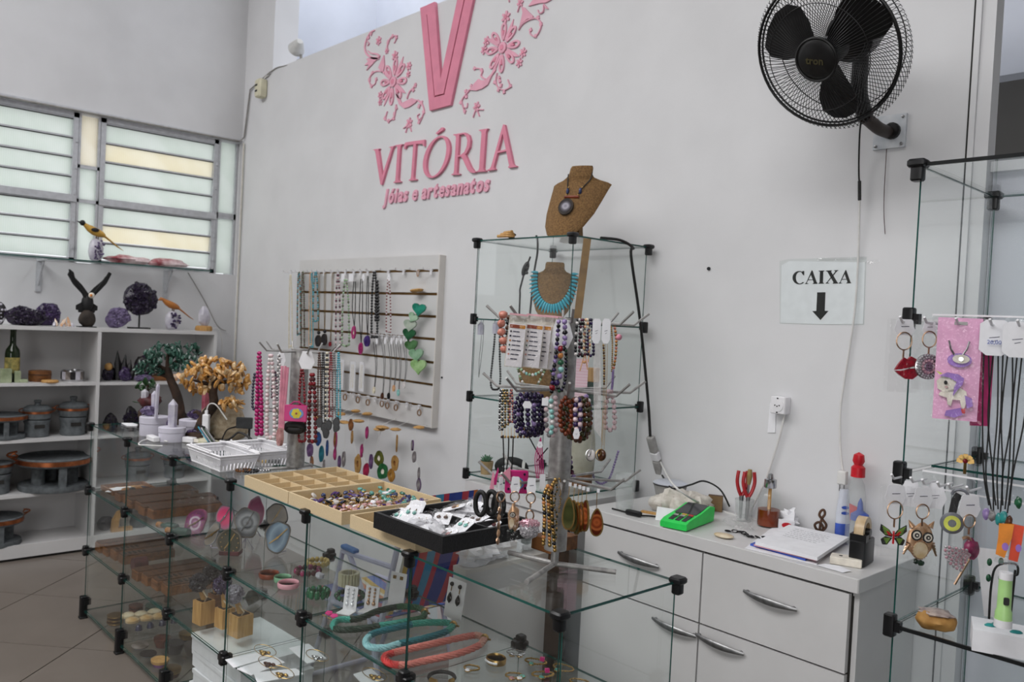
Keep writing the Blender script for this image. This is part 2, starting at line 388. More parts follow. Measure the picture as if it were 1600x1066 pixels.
def louvre_window(name,y0,y1,panes,warm=()):
 root=bpy.data.objects.new(name,None);COL.objects.link(root);root.location=(LX,y0,W_B);root['kind']='structure'
 w,h=y1-y0,W_T-W_B;x=-.05;b=MB();t=.03
 b.box((x,t/2,h/2),(.06,t,h),'alu_frame');b.box((x,w-t/2,h/2),(.06,t,h),'alu_frame')
 b.box((x,w/2,t/2),(.06,w,t),'alu_frame');b.box((x,w/2,h-t/2),(.06,w,t),'alu_frame')
 zm=h*3/7;b.box((x+.006,w/2,zm),(.07,w,.045),'alu_frame');b.build('frame',root,smooth=0)
 z=t;n=panes
 for k in range(n):
  hh=(zm-.0225-t)/3 if k<3 else(h-t-zm-.0225)/4
  zz=t+hh*k if k<3 else zm+.0225+hh*(k-3)
  p=MB();p.box((0,0,0),(.008,w-2*t-.004,hh-.012),'ribbed_cream' if k in warm else 'ribbed_green',RY(.10))
  pb=p.build('pane',root,smooth=0,loc=(x,w/2,zz+hh/2))
  q=MB();q.box((0,0,0),(.03,w-2*t,.010),'alu_frame');q.box((.004,0,-.007),(.012,w-2*t,.005),'gap_dark');q.build('louvre_bar',root,smooth=0,loc=(x+.008,w/2,zz+hh-.003))
 hb=MB()
 for k in range(5):hb.box((x+.035,w-.01,.1+k*.17),(.02,.012,.022),'alu_frame')
 hb.build('louvre_clip',root,smooth=0,kind='stuff')
 return root
louvre_window('window_1',.62,1.555,7)
louvre_window('window_2',1.69,2.475,7,warm=(1,5))
louvre_window('window_4',-.36,.50,7)
def fixed_light(name,y0,y1,mats_,cuts):
 root=bpy.data.objects.new(name,None);COL.objects.link(root);root.location=(LX,y0,W_B);root['kind']='structure'
 w,h=y1-y0,W_T-W_B;b=MB();t=.014
 b.box((-.05,t/2,h/2),(.05,t,h),'alu_frame');b.box((-.05,w-t/2,h/2),(.05,t,h),'alu_frame')
 for c in cuts:b.box((-.05,w/2,c),(.05,w,.022),'alu_frame')
 b.build('frame',root,smooth=0);zs=[0]+list(cuts)+[h]
 for k in range(len(zs)-1):
  p=MB();p.box((0,0,0),(.008,w-2*t,zs[k+1]-zs[k]-.012),mats_[k]);p.build('pane',root,smooth=0,loc=(-.05,w/2,(zs[k]+zs[k+1])/2))
fixed_light('window_3',1.558,1.688,('ribbed_green','ribbed_green','ribbed_warm'),(.40,.62))
fixed_light('window_5',2.478,2.622,('ribbed_green','ribbed_green','ribbed_green'),(.41,.43))
b=MB();b.box((LX+.004,(W_Y0+W_Y1)/2,W_T+.012),(.012,W_Y1-W_Y0,.024),'alu_frame');struct(b.build('trim_7',smooth=0))
# dark stains and chips on the walls: real little holes
mat('hole_dark','#26282a',.9)
for k,(u,v,r,l,pl)in enumerate(((1108,420,.007,'black wall plug in the white wall between showcase and cash sign','y'),(691,590,.005,'small black wall plug right of the slatted board','y'),(745,0,0,'',''))):
 if not r:continue
 p=at(u,v,y=WY);o=MB();o.tube([(0,.01,0),(0,-.006,0)],[r,r*.9],'hole_dark',10);tag(o.build('wall_plug',loc=p),l,'wall plug')
# GLASS FURNITURE HELPERS
TH,TV=.006,.004
def pane(root,c,d,name='glass_pane'):
 """a glass sheet: clear faces, green polished edges (thin axis found from the size)"""
 b=MB();x,y,z=d[0]/2,d[1]/2,d[2]/2
 vs=[(a*x,e*y,f*z)for f in(-1,1)for a,e in((-1,-1),(1,-1),(1,1),(-1,1))]
 F=[((3,2,1,0),2),((4,5,6,7),2),((0,1,5,4),1),((2,3,7,6),1),((1,2,6,5),0),((3,0,4,7),0)]
 t=d.index(min(d))
 for f,ax in F:b.add(vs,[f],'clear_glass' if ax==t else 'glass_edge')
 return b.build(name,root,smooth=0,loc=c)
def mb_clip(kind):
 """black plastic glass connectors"""
 b=MB()
 if kind=='corner':
  b.bbox((0,0,.003),(.036,.036,.016),'black_plastic',.008);b.bbox((0,0,-.014),(.024,.024,.034),'black_plastic',.006)
 elif kind=='cross':
  b.bbox((0,0,0),(.026,.026,.048),'black_plastic',.006);b.bbox((0,0,0),(.048,.024,.022),'black_plastic',.006);b.bbox((0,.012,0),(.022,.04,.022),'black_plastic',.005)
 elif kind=='foot':
  b.bbox((0,0,.055),(.032,.032,.11),'black_plastic',.005);b.bbox((0,0,.006),(.036,.036,.012),'black_rubber',.005);b.box((.012,.012,.085),(.03,.03,.03),'black_plastic')
 elif kind=='edge':
  b.bbox((0,0,0),(.022,.022,.044),'black_plastic',.005);b.box((.014,0,0),(.014,.014,.02),'black_plastic')
 return b.mesh('connector')
CLIP={k:mb_clip(k)for k in('corner','cross','foot','edge')}
# LEFT SHELF UNIT
SX,SZ=-5.467,(1.383,1.047,.714,.39,.085)
SY=[2.352-.732*k for k in range(8)]
b=None
unit=thing('shelf_unit','wide white open shelf unit standing against the wall under the louvre windows','shelf',((SX+LX)/2,1.0,0))
ux=(SX+LX)/2;ud=SX-LX-.004
def upart(name,c,d,m='white_laminate'):
 q=MB();q.box((0,0,0),d,m);q.build(name,unit,smooth=0,loc=(c[0]-ux,c[1]-1.0,c[2]))
ya,yb=SY[-1]-.011,SY[0]+.011
upart('top_board',(ux,(ya+yb)/2,1.383-.011),(ud,yb-ya,.022))
for y in SY:upart('upright',(ux,y,.70),(ud-.002,.020,1.32))
for z in SZ[1:]:
 for k in range(len(SY)-1):upart('shelf_board',(ux-.002,(SY[k]+SY[k+1])/2,z-.009),(ud-.01,.7115,.018))
upart('plinth',(SX-.012,(ya+yb)/2,.055),(.018,yb-ya-.002,.075))
upart('back_panel',(LX+.008,(ya+yb)/2,.70),(.006,yb-ya-.004,1.33))
upart('base_strip',(ux,(ya+yb)/2,.008),(ud-.03,yb-ya-.06,.016),'gap_dark')
def on_shelf(u,v,k,x=None):
 """point on shelf k under photo pixel (u, v); x fixes the depth line instead of the shelf top"""
 p=at(u,v,x=SX-.14 if x is None else x);return Vector((p.x,p.y,SZ[k]))
# glass wall shelf on brackets
gs=thing('glass_wall_shelf','long glass wall shelf on brackets below the louvre windows','shelf',(LX,1.0,1.800))
pane(gs,(.115,-.02,-.004),(.21,2.76,.008));GSZ=1.800
for y in(1.13,.35):
 q=MB();q.box((.006,y,-.11),(.012,.03,.2),'alu_frame');q.box((.08,y,-.014),(.16,.022,.012),'alu_frame');q.tube([(.01,y,-.17),(.12,y,-.022)],.006,'alu_frame',6);q.build('bracket',gs)
q=MB();q.tube(spline([(.01,1.28,-.02),(.008,1.40,-.2),(.02,1.5,-.38),(.02,1.57,-.42)],5),.003,'conduit_grey',5);q.build('cable',gs)
# GLASS COUNTER
CY0,CY1,CZ=1.252,1.662,(.95,.632,.335,.04)
CXS=[-1.158-.5265*k for k in range(7)]
counter=thing('glass_counter','long clear glass display counter with black connectors, front of the shop','display counter',(-2.74,1.457,0))
def cp(c):return(c[0]+2.74,c[1]-1.457,c[2])
L_,R_=CXS[-1],CXS[0]
for k in range(3):
 xa,xb=CXS[2*k],CXS[2*k+2]
 for zi,z in enumerate(CZ):pane(counter,cp(((xa+xb)/2,(CY0+CY1)/2,z-TH/2)),(xa-xb-.003,CY1-CY0,TH))
for i in range(3):
 z1,z0=CZ[i]-TH-.001,CZ[i+1]+.001
 for k in range(6):
  pane(counter,cp(((CXS[k]+CXS[k+1])/2,CY0+.005,(z0+z1)/2)),(.5215,TV,z1-z0))
 for k in range(7):
  if k in(1,3,5)and i==0:continue
  pane(counter,cp((CXS[k]+(-.004 if k==0 else(.004 if k==6 else 0)),(CY0+CY1)/2+.004,(z0+z1)/2)),(TV,CY1-CY0-.02,z1-z0))
for k,x in enumerate(CXS):
 for y in(CY0,CY1):
  inst('connector',CLIP['corner'],counter,TR(cp((x,y,CZ[0]-.002))))
  for z in CZ[1:3]:inst('connector',CLIP['cross'],counter,TR(cp((x,y,z-.003)))@RZ(0 if y==CY0 else PI))
  inst('foot',CLIP['foot'],counter,TR(cp((x,y,-.001))))
def on_counter(u,v):return at(u,v,z=CZ[0])
# GLASS TOWER SHOWCASE
TX0,TX1,TY0,TY1=-2.56,-2.035,2.163,2.600;TZ=(1.873,1.558,1.245,.932)
tower=thing('glass_tower','tall clear glass showcase tower with black connectors standing against the logo wall','showcase',((TX0+TX1)/2,(TY0+TY1)/2,0))
def tp(c):return(c[0]-(TX0+TX1)/2,c[1]-(TY0+TY1)/2,c[2])
for z in TZ:pane(tower,tp(((TX0+TX1)/2,(TY0+TY1)/2,z-TH/2)),(TX1-TX0,TY1-TY0,TH))
for i in range(3):
 z1,z0=TZ[i]-TH-.001,TZ[i+1]+.001;zm=(z0+z1)/2
 pane(tower,tp((TX0+.005,(TY0+TY1)/2,zm)),(TV,TY1-TY0-.014,z1-z0));pane(tower,tp((TX1-.005,(TY0+TY1)/2,zm)),(TV,TY1-TY0-.014,z1-z0))
 pane(tower,tp(((TX0+TX1)/2,TY0+.005,zm)),(TX1-TX0,TV,z1-z0))
for x in(TX0,TX1):
 for y in(TY0,TY1):
  for i,z in enumerate(TZ):
   k='corner' if i==0 else 'edge'
   inst('connector',CLIP[k],tower,TR(tp((x,y,z-.003)))@RZ((0 if x==TX0 else PI)if k=='edge' else 0))
t=thing('base_cabinet','plain white cabinet under the glass tower, seen through the counter','cabinet',((TX0+TX1)/2,(TY0+TY1)/2,0))
q=MB();q.box((0,0,.445),(TX1-TX0-.02,TY1-TY0-.02,.83),'white_laminate');q.build('body',t,smooth=0);q=MB();q.box((0,0,.881),(TX1-TX0,TY1-TY0,.040),'white_laminate');q.build('top',t,smooth=0);q=MB();q.box((0,.02,.015),(TX1-TX0-.05,TY1-TY0-.08,.03),'gap_dark');q.build('plinth',t,smooth=0)
# RIGHT SHOWCASE
RX0,RX1,RY0,RY1=-.822,.45,2.077,2.62;RZS=(1.982,1.610,1.235,.860,.485,.11)
show=thing('glass_showcase','clear glass showcase with hanging rails at the right edge of the picture','showcase',((RX0+RX1)/2,(RY0+RY1)/2,0))
def rp_(c):return(c[0]-(RX0+RX1)/2,c[1]-(RY0+RY1)/2,c[2])
mat('edge_black','#1a1c1d',.3)
for i,z in enumerate(RZS):
 if i in(1,2):
  pane(show,rp_(((RX0+RX1)/2,(RY0+RY1)/2+.1,z-TH/2)),(RX1-RX0,RY1-RY0-.2,TH));continue
 pane(show,rp_(((RX0+RX1)/2,(RY0+RY1)/2,z-TH/2)),(RX1-RX0,RY1-RY0,TH))
 if i in(0,3):
  q=MB();q.box((0,0,0),(RX1-RX0-.03,.006,.009),'edge_black');q.build('edge_profile',show,smooth=0,loc=rp_(((RX0+RX1)/2,RY0-.004,z-.003)))
for i in range(5):
 z1,z0=RZS[i]-TH-.001,RZS[i+1]+.001;zm=(z0+z1)/2
 pane(show,rp_((RX0+.005,(RY0+RY1)/2,zm)),(TV,RY1-RY0-.014,z1-z0))
 pane(show,rp_(((RX0+RX1)/2,RY1-.005,zm)),(RX1-RX0,TV,z1-z0))
 pane(show,rp_((RX1-.005,(RY0+RY1)/2,zm)),(TV,RY1-RY0-.014,z1-z0))
for x in(RX0,RX1):
 for y in(RY0,RY1):
  for i,z in enumerate(RZS):
   k='corner' if i==0 else('foot' if i==5 else 'edge')
   inst('foot' if i==5 else 'connector',CLIP[k],show,TR(rp_((x,y,z-.003 if i<5 else 0)))@RZ((0 if x==RX0 else PI)if k=='edge' else 0)@SCL(1.25,1.25,1.25 if k!='foot' else 1))
# hooked hanging rails along the front of the right showcase
def hang_rail(z):
 q=MB();q.box((0,0,0),(RX1-RX0-.06,.004,.036),'film');q.box((0,-.001,.019),(RX1-RX0-.06,.006,.004),'white_plastic');q.box((0,-.001,-.019),(RX1-RX0-.06,.006,.003),'white_plastic')
 r=q.build('hanging_rail',show,smooth=0,loc=rp_(((RX0+RX1)/2+.02,RY0+.012,z)))
 return r
rails=[hang_rail(1.600),hang_rail(1.225)]
# DRAWER CABINET
KX0,KX1,KY0,KY1,KZ=-1.955,-.965,2.215,2.635,.905
cab=thing('drawer_cabinet','white laminate drawer cabinet with curved grey handles below the cash sign','cabinet',((KX0+KX1)/2,(KY0+KY1)/2,0))
def kp(c):return(c[0]-(KX0+KX1)/2,c[1]-(KY0+KY1)/2,c[2])
q=MB();q.box((0,0,0),(KX1-KX0-.03,KY1-KY0-.025,.79),'gap_dark');q.build('carcass',cab,smooth=0,loc=kp(((KX0+KX1)/2-.004,(KY0+KY1)/2+.01,.456)))
q=MB();q.box((0,0,0),(KX1-KX0-.06,KY1-KY0-.06,.06),'gap_dark');q.build('plinth',cab,smooth=0,loc=kp(((KX0+KX1)/2,(KY0+KY1)/2+.01,.030)))
q=MB();q.box((0,0,0),(.018,KY1-KY0-.03,.86),'white_laminate');q.build('side_panel',cab,smooth=0,loc=kp((KX1-.014,(KY0+KY1)/2+.008,.437)))
q=MB();q.bbox((0,0,0),(KX1-KX0,KY1-KY0,.040),'white_laminate',.003,n=1);q.build('worktop',cab,smooth=0,loc=kp(((KX0+KX1)/2,(KY0+KY1)/2,KZ-.020)))
def handle_mb():
 h=MB();pts=[];N=12
 for k in range(N+1):
  t=k/N;pts.append(((t-.5)*.172,-.006-.017*math.sin(PI*t)**.8,.005*(1-t)-.003*t))
 h.tube(pts,[.0032+.0040*math.sin(PI*k/N)for k in range(N+1)],'steel',8,flat=((0,0,1),1.5,.8))
 h.cyl((-.074,.004,.005),(-.074,-.010,.005),.006,'steel',8);h.cyl((.074,.004,-.002),(.074,-.010,-.002),.006,'steel',8)
 return h.mesh('handle')
HND=handle_mb();kxm=-1.459
for nm,xa,xb,z0,z1,hx,hz in(('drawer',KX0+.004,kxm-.003,.639,.858,-1.707,.777),('drawer',kxm+.003,KX1-.026,.639,.858,-1.221,.777),('door',KX0+.004,kxm-.003,.068,.633,-1.549,.597),('door',kxm+.003,KX1-.026,.068,.633,-1.380,.597)):
 q=MB();q.box((0,0,0),(xb-xa,.018,z1-z0),'white_laminate');d=q.build(nm,cab,smooth=0,loc=kp(((xa+xb)/2,KY0+.013,(z0+z1)/2)))
 inst('handle',HND,d,TR(hx-(xa+xb)/2,-.009,hz-(z0+z1)/2))
# dark board added to paint the shaded gap at the cabinet's left end
q=MB();mat('gap_shade_brown','#33251b',.6,color2='#22180f',scale=8);q.bbox((0,0,.43),(.115,.03,.86),'gap_shade_brown',.004,n=1)
tag(q.build('gap_shade_board',loc=(-2.0195,2.14,0),smooth=0),'dark brown board in place of the shadowed gap between tower and drawer cabinet','board')
# LOGO ON THE WALL
mat('sign_pink','#d8849b',.55,var=.05,scale=12);mat('sign_pink_light','#e0a3b6',.55,var=.05,scale=12)
def wall_poly(pts,org,conv):
 out=[]
 for p in pts:
  u,v=conv(*p);w=at(u,v,y=WY);out.append((w.x-org.x,w.z-org.z))
 return out
def cv(ox,oy,s):return lambda x,y:(ox+x/s,oy+y/s)
ZL,ZF,ZR=cv(580,190,6.667),cv(560,0,5.075),cv(700,0,5.078)
ident=lambda x,y:(x,y)
def wall_thing(name,label,cat,u,v,group=None):
 w=at(u,v,y=WY);return thing(name,label,cat,(w.x,WY,w.z),0,group),w
# large emblem letter in two pieces with a groove between
t,o=wall_thing('emblem_letter','large raised pink letter V of the wall sign, grooved along its strokes','sign letter',690,172)
b=MB();outer=[(660.1,13.8),(674.7,173.8),(707.5,165),(742.9,0),(747.2,-20),(732.6,-16),(729.9,2),(698.0,149.4),(682.2,153.2),(670.0,24.0),(671.2,23.9),(672.5,8.7)]
b.prism(wall_poly(outer,o,ident),.016,'sign_pink');b.build('outer_stroke',t,smooth=0)
b=MB();inner=[(672.8,8.6),(671.5,24),(683.6,150.6),(697.2,147.2),(728.7,2),(731.4,-16),(722.7,-13),(718.8,0),(692.4,124.5),(683.2,4.3)]
b.prism(wall_poly(inner,o,ident),.018,'sign_pink');b.build('inner_stroke',t,smooth=0)
# the word
def ring_pts(cx,cy,a,bb,k1,k2,n=36):return[(cx+a*math.cos(q)+k1*math.sin(q),cy-bb*math.sin(q)-k2*math.cos(q))for q in[2*PI*i/n for i in range(n)]]
word=[('V',[[(36,296),(108,286),(96,300),(100,322),(136,566),(226,290),(224,278),(200,272),(262,257),(246,280),(130,662),(117,662),(62,312),(52,304)]]),('I',[[(270,252),(348,238),(328,258),(322,290),(303,600),(308,622),(328,626),(326,636),(252,642),(254,632),(270,626),(274,600),(294,290),(292,262),(272,262)]]),('T',[[(378,222),(576,193),(574,262),(560,256),(556,236),(488,238),(462,580),(466,604),(492,604),(490,614),(412,620),(414,610),(430,604),(436,580),(460,242),(402,252),(382,262),(374,288),(362,290),(366,240)]]),('O','ring'),('R',[[(876,138),(940,130),(938,160),(914,530),(920,548),(944,548),(940,558),(856,562),(858,552),(876,546),(884,520),(905,165),(900,152),(880,148)],[(930,130),(1000,120),(1040,145),(1056,200),(1048,270),(1015,335),(960,368),(915,374),(916,356),(955,352),(990,325),(1016,265),(1024,205),(1012,160),(985,136),(932,145)],[(955,366),(1000,342),(1062,480),(1090,518),(1118,526),(1100,540),(1058,536),(1025,505),(975,395)]]),('I',[[(1143,92),(1236,78),(1222,95),(1215,120),(1190,490),(1196,512),(1216,514),(1214,524),(1120,530),(1122,520),(1138,514),(1146,490),(1170,125),(1166,104),(1146,102)]]),('A',[[(1398,34),(1412,40),(1497,440),(1512,462),(1534,466),(1532,477),(1450,487),(1448,476),(1460,466),(1456,450),(1382,90)],[(1384,75),(1398,34),(1404,80),(1300,470),(1300,492),(1314,498),(1312,506),(1230,518),(1230,508),(1256,498),(1272,470)],[(1325,318),(1432,294),(1436,312),(1320,338)]])]
posn=['first letter of the pink wall word, a serif V','second letter of the pink wall word, a serif I after the V','third letter of the pink wall word, a serif T','fourth letter of the pink wall word, a round O under an accent','fifth letter of the pink wall word, a serif R','sixth letter of the pink wall word, a serif I after the R','last letter of the pink wall word, a serif A']
for k,(ch,polys)in enumerate(word):
 first=(700,372)if polys=='ring' else polys[0][0]
 u,v=ZL(*first);w=at(u,v,y=WY);b=MB()
 if polys=='ring':b.ringprism(wall_poly(ring_pts(700,372,137,217,35,35),w,ZL),wall_poly(ring_pts(700,372,99,200,33,28),w,ZL),.014,'sign_pink')
 else:
  for q,pl in enumerate(polys):b.prism(wall_poly(pl,w,ZL),.014+.0004*q,'sign_pink')
 l=tag(b.build('wall_letter',loc=(w.x,WY,w.z),smooth=0),posn[k],'sign letter','raised pink letters of the wall word')
pl=[(692,130),(752,68),(768,66),(774,80),(768,94),(706,136)];u,v=ZL(*pl[0]);w=at(u,v,y=WY);b=MB();b.prism(wall_poly(pl,w,ZL),.014,'sign_pink')
tag(b.build('wall_accent',loc=(w.x,WY,w.z),smooth=0),'pink accent mark above the letter O of the wall word','sign letter','raised pink letters of the wall word')
# the slogan, each letter a raised piece
me=None
wa,wb=at(602,319,y=WY),at(767,303.5,y=WY);tot=wb.x-wa.x
body='J\u00f3ias e artesanatos'
bpy_meshes=[text_mesh(c,.1,'sign_pink_light',.05,.22,.0032,1,'LEFT')if c!=' ' else None for c in body]
adv=[]
for c,m_ in zip(body,bpy_meshes):adv.append(.035 if m_ is None else max(v.co.x for v in m_.vertices)+.004)
sc_=tot/(sum(adv));xx=0;nth=['first','second','third','fourth','fifth','','single','','first','second','third','fourth','fifth','sixth','seventh','eighth','ninth','tenth','last']
wordn=['first word']*5+['']+['middle word']+['']+['last word']*11
for k,(c,m_)in enumerate(zip(body,bpy_meshes)):
 if m_ is not None:
  o=bpy.data.objects.new('slogan_letter',m_);COL.objects.link(o)
  o.matrix_world=TR(wa.x+xx*sc_,WY-.004,wa.z+.002)@RX(PI/2)@SCL(sc_,1.18*sc_,.13)
  tag(o,'pink slogan letter below the wall word, %s letter %s of the %s'%(nth[k],c,wordn[k]),'sign letter','raised pink slogan letters')
 xx+=adv[k]
# floral ornaments
def floral(name,label,conv,Rpx,cpx,buds,scrolls,leaves,dots,tilt):
 u,v=conv(*cpx);w=at(u,v,y=WY);t=thing(name,label,'wall ornament',(w.x,WY,w.z),0,'pink floral ornaments beside the letter');R=px(Rpx,w)
 L=lambda p:(lambda q:(q.x-w.x,q.z-w.z))(at(*conv(*p),y=WY))
 M0=lambda x,z,a:TR(x,0,z)@RY(a)
 for k in range(8):
  a=tilt+k*PI/4;b=MB();n=20;out=[];inn=[]
  for i in range(n):
   q=2*PI*i/n;s_=math.sin(q);c_=math.cos(q)
   z=.62+.36*c_;wd=.15*s_*(1-.25*c_*-1)
   out.append((R*wd,R*z));inn.append((R*wd*.5,R*(.66+.22*c_)))
  b.ringprism(out,inn,.008,'sign_pink_light',M0(0,0,a))
  b.prism([(-.025*R,.45*R),(.025*R,.45*R),(.05*R,.62*R),(0,.68*R),(-.05*R,.62*R)],.009,'sign_pink',M0(0,0,a));b.build('petal',t,smooth=0)
  if k%2==0:
   b=MB();b.prism([(-.04*R,.3*R),(.05*R,.3*R),(.17*R,.85*R),(.10*R,1.12*R),(.02*R,.8*R)],.006,'sign_pink_light',M0(0,0,a+PI/8));b.build('sepal',t,smooth=0)
 b=MB();b.lathe([(.22*R,0),(.22*R,.010),(.16*R,.012)],'sign_pink_light',RX(PI/2),16);b.lathe([(.12*R,.011),(.10*R,.014)],'sign_pink',RX(PI/2),12);b.build('flower_centre',t)
 for(x,y,r)in buds:
  cx,cz=L((x,y));r=px(r/5.08,w);b=MB();a0=random.random()*3
  for k in range(6):
   a=a0+k*PI/3;b.prism([(.0,.15*r),(.26*r,.55*r),(.2*r,.95*r),(0,1.08*r),(-.2*r,.95*r),(-.26*r,.55*r)],.007,'sign_pink_light',M0(cx,cz,a))
  b.lathe([(.34*r,0),(.34*r,.009),(.2*r,.0095)],'sign_pink',TR(cx,0,cz)@RX(PI/2),10);b.build('bud',t,smooth=0)
 for pts,w0,w1 in scrolls:
  P=spline([(L(p)[0],-.004,L(p)[1])for p in pts],5);N=len(P)
  b=MB();b.ribbon(P,[px((w0+(w1-w0)*i/(N-1))/5.08,w)for i in range(N)],.008,'sign_pink_light');b.build('scroll',t,smooth=0)
 for pts in leaves:b=MB();b.prism([L(p)for p in pts],.008,'sign_pink_light');b.build('leaf',t,smooth=0)
 b=MB()
 for(x,y)in dots:
  cx,cz=L((x,y));r=px(17/5.08,w)
  for k in range(4):b.prism([(0,0),(.42*r,.45*r),(.25*r,r),(-.25*r,r),(-.42*r,.45*r)],.007,'sign_pink_light',M0(cx,cz,k*PI/2+x))
 b.build('small_blossoms',t,smooth=0,kind='stuff')
floral('floral_ornament','pink floral wall ornament left of the large letter V',ZF,37,(283,650),[(295,445,40),(405,525,32),(400,590,26),(178,755,30),(178,810,28),(165,325,36),(408,975,38),(230,405,24)],[([(135,242),(100,262),(68,320),(56,380),(72,430),(120,462),(170,462)],8,20),([(215,585),(170,565),(120,580),(92,630),(105,680),(138,665),(145,625)],9,7),([(475,795),(510,830),(525,880),(510,930),(485,985)],11,7),([(512,932),(482,950),(474,920),(490,905)],6,6),([(390,785),(410,730),(440,700),(462,660)],12,8),([(305,830),(300,880),(285,935),(245,960),(220,940),(235,885)],10,7),([(228,420),(240,340),(275,290),(315,285)],10,7),([(300,285),(302,320),(288,345)],7,5),([(395,1000),(380,1055)],8,6),([(415,1000),(425,1045)],8,6),([(395,995),(362,1020)],8,6),([(80,405),(110,425),(150,430),(175,450)],6,16),([(68,325),(90,345),(78,365)],5,5)],[[(170,462),(110,455),(70,470),(85,490),(55,520),(90,515),(70,560),(110,520),(135,490)],[(208,440),(165,540),(200,582),(214,520)],[(300,740),(325,760),(350,820),(390,800),(430,780),(475,795),(460,815),(410,850),(370,862),(330,830)]],[(115,580),(92,635),(108,685),(145,630),(505,815),(485,845),(522,890),(485,970),(440,715),(455,680),(305,860),(290,905),(245,962),(215,940),(285,940),(240,335),(275,290),(305,300),(105,270),(85,300)],.12)
floral('floral_ornament','pink floral wall ornament right of the large letter V, running out of the picture top',ZR,40,(440,380),[(465,138,48),(312,328,38),(290,398,36),(600,420,38),(570,500,36),(232,848,40),(578,25,34)],[([(565,240),(600,190),(660,155),(710,150),(745,190),(730,250),(700,290),(662,275),(655,240)],10,8),([(765,40),(760,95),(730,106),(720,82)],10,7),([(175,715),(140,760),(115,800),(125,850),(140,905)],14,8),([(125,850),(155,855),(160,820)],7,6),([(305,632),(268,605),(280,562),(250,545),(212,548)],12,8),([(395,580),(385,640),(400,692),(450,716),(495,690),(480,635)],8,8),([(575,40),(556,100)],9,6),([(225,870),(204,935)],10,7),([(235,870),(255,925)],10,7),([(250,870),(288,872)],10,7),([(484,-10),(492,18)],10,6)],[[(590,55),(615,62),(635,85),(650,100),(682,130),(678,148),(640,152),(600,182),(572,228),(590,150),(600,100)],[(645,52),(690,-8),(832,-8),(812,8),(785,24),(725,28),(690,40)],[(765,30),(804,75),(780,70)],[(388,515),(385,560),(355,602),(322,675),(280,704),(230,722),(172,716),(200,690),(212,668),(250,628),(270,640),(300,640),(350,590),(365,560)]],[(720,140),(742,195),(700,287),(660,240),(145,725),(105,815),(138,885),(150,770),(190,685),(215,545),(272,560),(375,655),(405,716),(450,732),(500,685),(410,620),(415,645),(425,680)],.02)
# WALL FAN
mat('fan_black','#131213',.4,var=.2);mat('fan_brown','#3a302c',.5,.2,var=.2,scale=20);mat('fan_yellow','#454028',.5);mat('plate_paint','#b9bfc6',.6,color2='#dadcdf',scale=14)
wp=at(1392,207,y=WY);fc=atd(1297,79,2.36)
fan=thing('wall_fan','black caged wall fan on a bent arm above the cash sign','fan',wp)
d0=(fc-EYE).normalized();rr=RIGHT-d0*RIGHT.dot(d0);rr.normalize();uu=rr.cross(-d0)*-1
uu=d0.cross(rr)*-1
if uu.z<0:uu=-uu
lat=(-.81*rr-.58*uu).normalized();fn=(-d0*math.cos(math.radians(32))+lat*math.sin(math.radians(32))).normalized()
fx=uu.cross(fn).normalized();fy=fn.cross(fx)
FM=Matrix(((fx.x,fy.x,fn.x,fc.x-wp.x),(fx.y,fy.y,fn.y,fc.y-wp.y),(fx.z,fy.z,fn.z,fc.z-wp.z),(0,0,0,1)))
b=MB()
NW=104
prof=[(.058,.078),(.10,.080),(.15,.068),(.19,.044),(.212,.022),(.232,.000)]
def rz_(r,z,a):return(r*math.cos(a),r*math.sin(a),z)
for k in range(NW):
 a=2*PI*k/NW
 b.tube([rz_(r,z,a+.10*(.2-r))for r,z in prof],.0011,'fan_black',3)
b.build('front_grille',fan,M=FM,kind='stuff')
b=MB();profb=[(.232,0),(.214,-.030),(.18,-.062),(.12,-.088),(.06,-.094)]
for k in range(NW):
 a=2*PI*(k+.5)/NW
 b.tube([rz_(r,z,a+2.2*(.232-r))for r,z in profb],.0011,'fan_black',3)
b.build('rear_grille',fan,M=FM,kind='stuff')
b=MB()
for r,z,w in((.212,.024,.0042),(.205,.016,.003),(.15,.069,.0012),(.06,.078,.004),(.06,-.094,.004),(.19,-.056,.0015)):b.tube([rz_(r,z,2*PI*k/48)for k in range(48)],w,'fan_black',6,closed=True)
b.build('grille_ring',fan,M=FM)
b=MB();b.lathe([(.001,.088),(.045,.086),(.058,.078),(.06,.066),(.03,.06)][::-1],'fan_black',n=28);cap=b.build('cap',fan,M=FM)
tm=text_mesh('tron',.030,'fan_yellow',.0006,0,.0006);lo=inst('logo',tm,cap,TR(0,-.010,.0885)@RZ(math.radians(-3)))
bl=MB();N=14;front=[];
outl=[(.030,-.018),(.055,-.030),(.085,-.062),(.125,-.088),(.165,-.085),(.190,-.055),(.196,-.010),(.185,.035),(.155,.055),(.115,.050),(.075,.036),(.045,.028),(.030,.018)]
def blz(x,y):return .018+y*.34
vs=[(x,y,blz(x,y)+.0015)for x,y in outl]+[(x,y,blz(x,y)-.0015)for x,y in outl];n=len(outl)
bl.add(vs,[tuple(range(n)),tuple(range(2*n-1,n-1,-1))]+[(k,k+n,(k+1)%n+n,(k+1)%n)for k in range(n)],'fan_black');blm=bl.mesh('blade',30)
for deg in(163,48,-72):inst('blade',blm,fan,FM@RZ(math.radians(deg)))
b=MB();b.lathe([(.02,-.05),(.038,-.04),(.042,.02),(.03,.045),(.001,.05)],'fan_black',n=20);b.build('hub',fan,M=FM)
b=MB();b.lathe([(.03,-.23),(.062,-.215),(.072,-.17),(.072,-.11),(.055,-.095)],'fan_black',n=24);b.cyl((0,.03,-.21),(0,.075,-.205),.010,'fan_black',10);b.build('motor',fan,M=FM)
mo=FM@Vector((0,-.02,-.19));pl0=Vector((0,-.012,0))
a1=at(1352,183,y=WY-.17)-wp;a2=at(1372,200,y=WY-.10)-wp;a3=at(1388,207,y=WY-.02)-wp
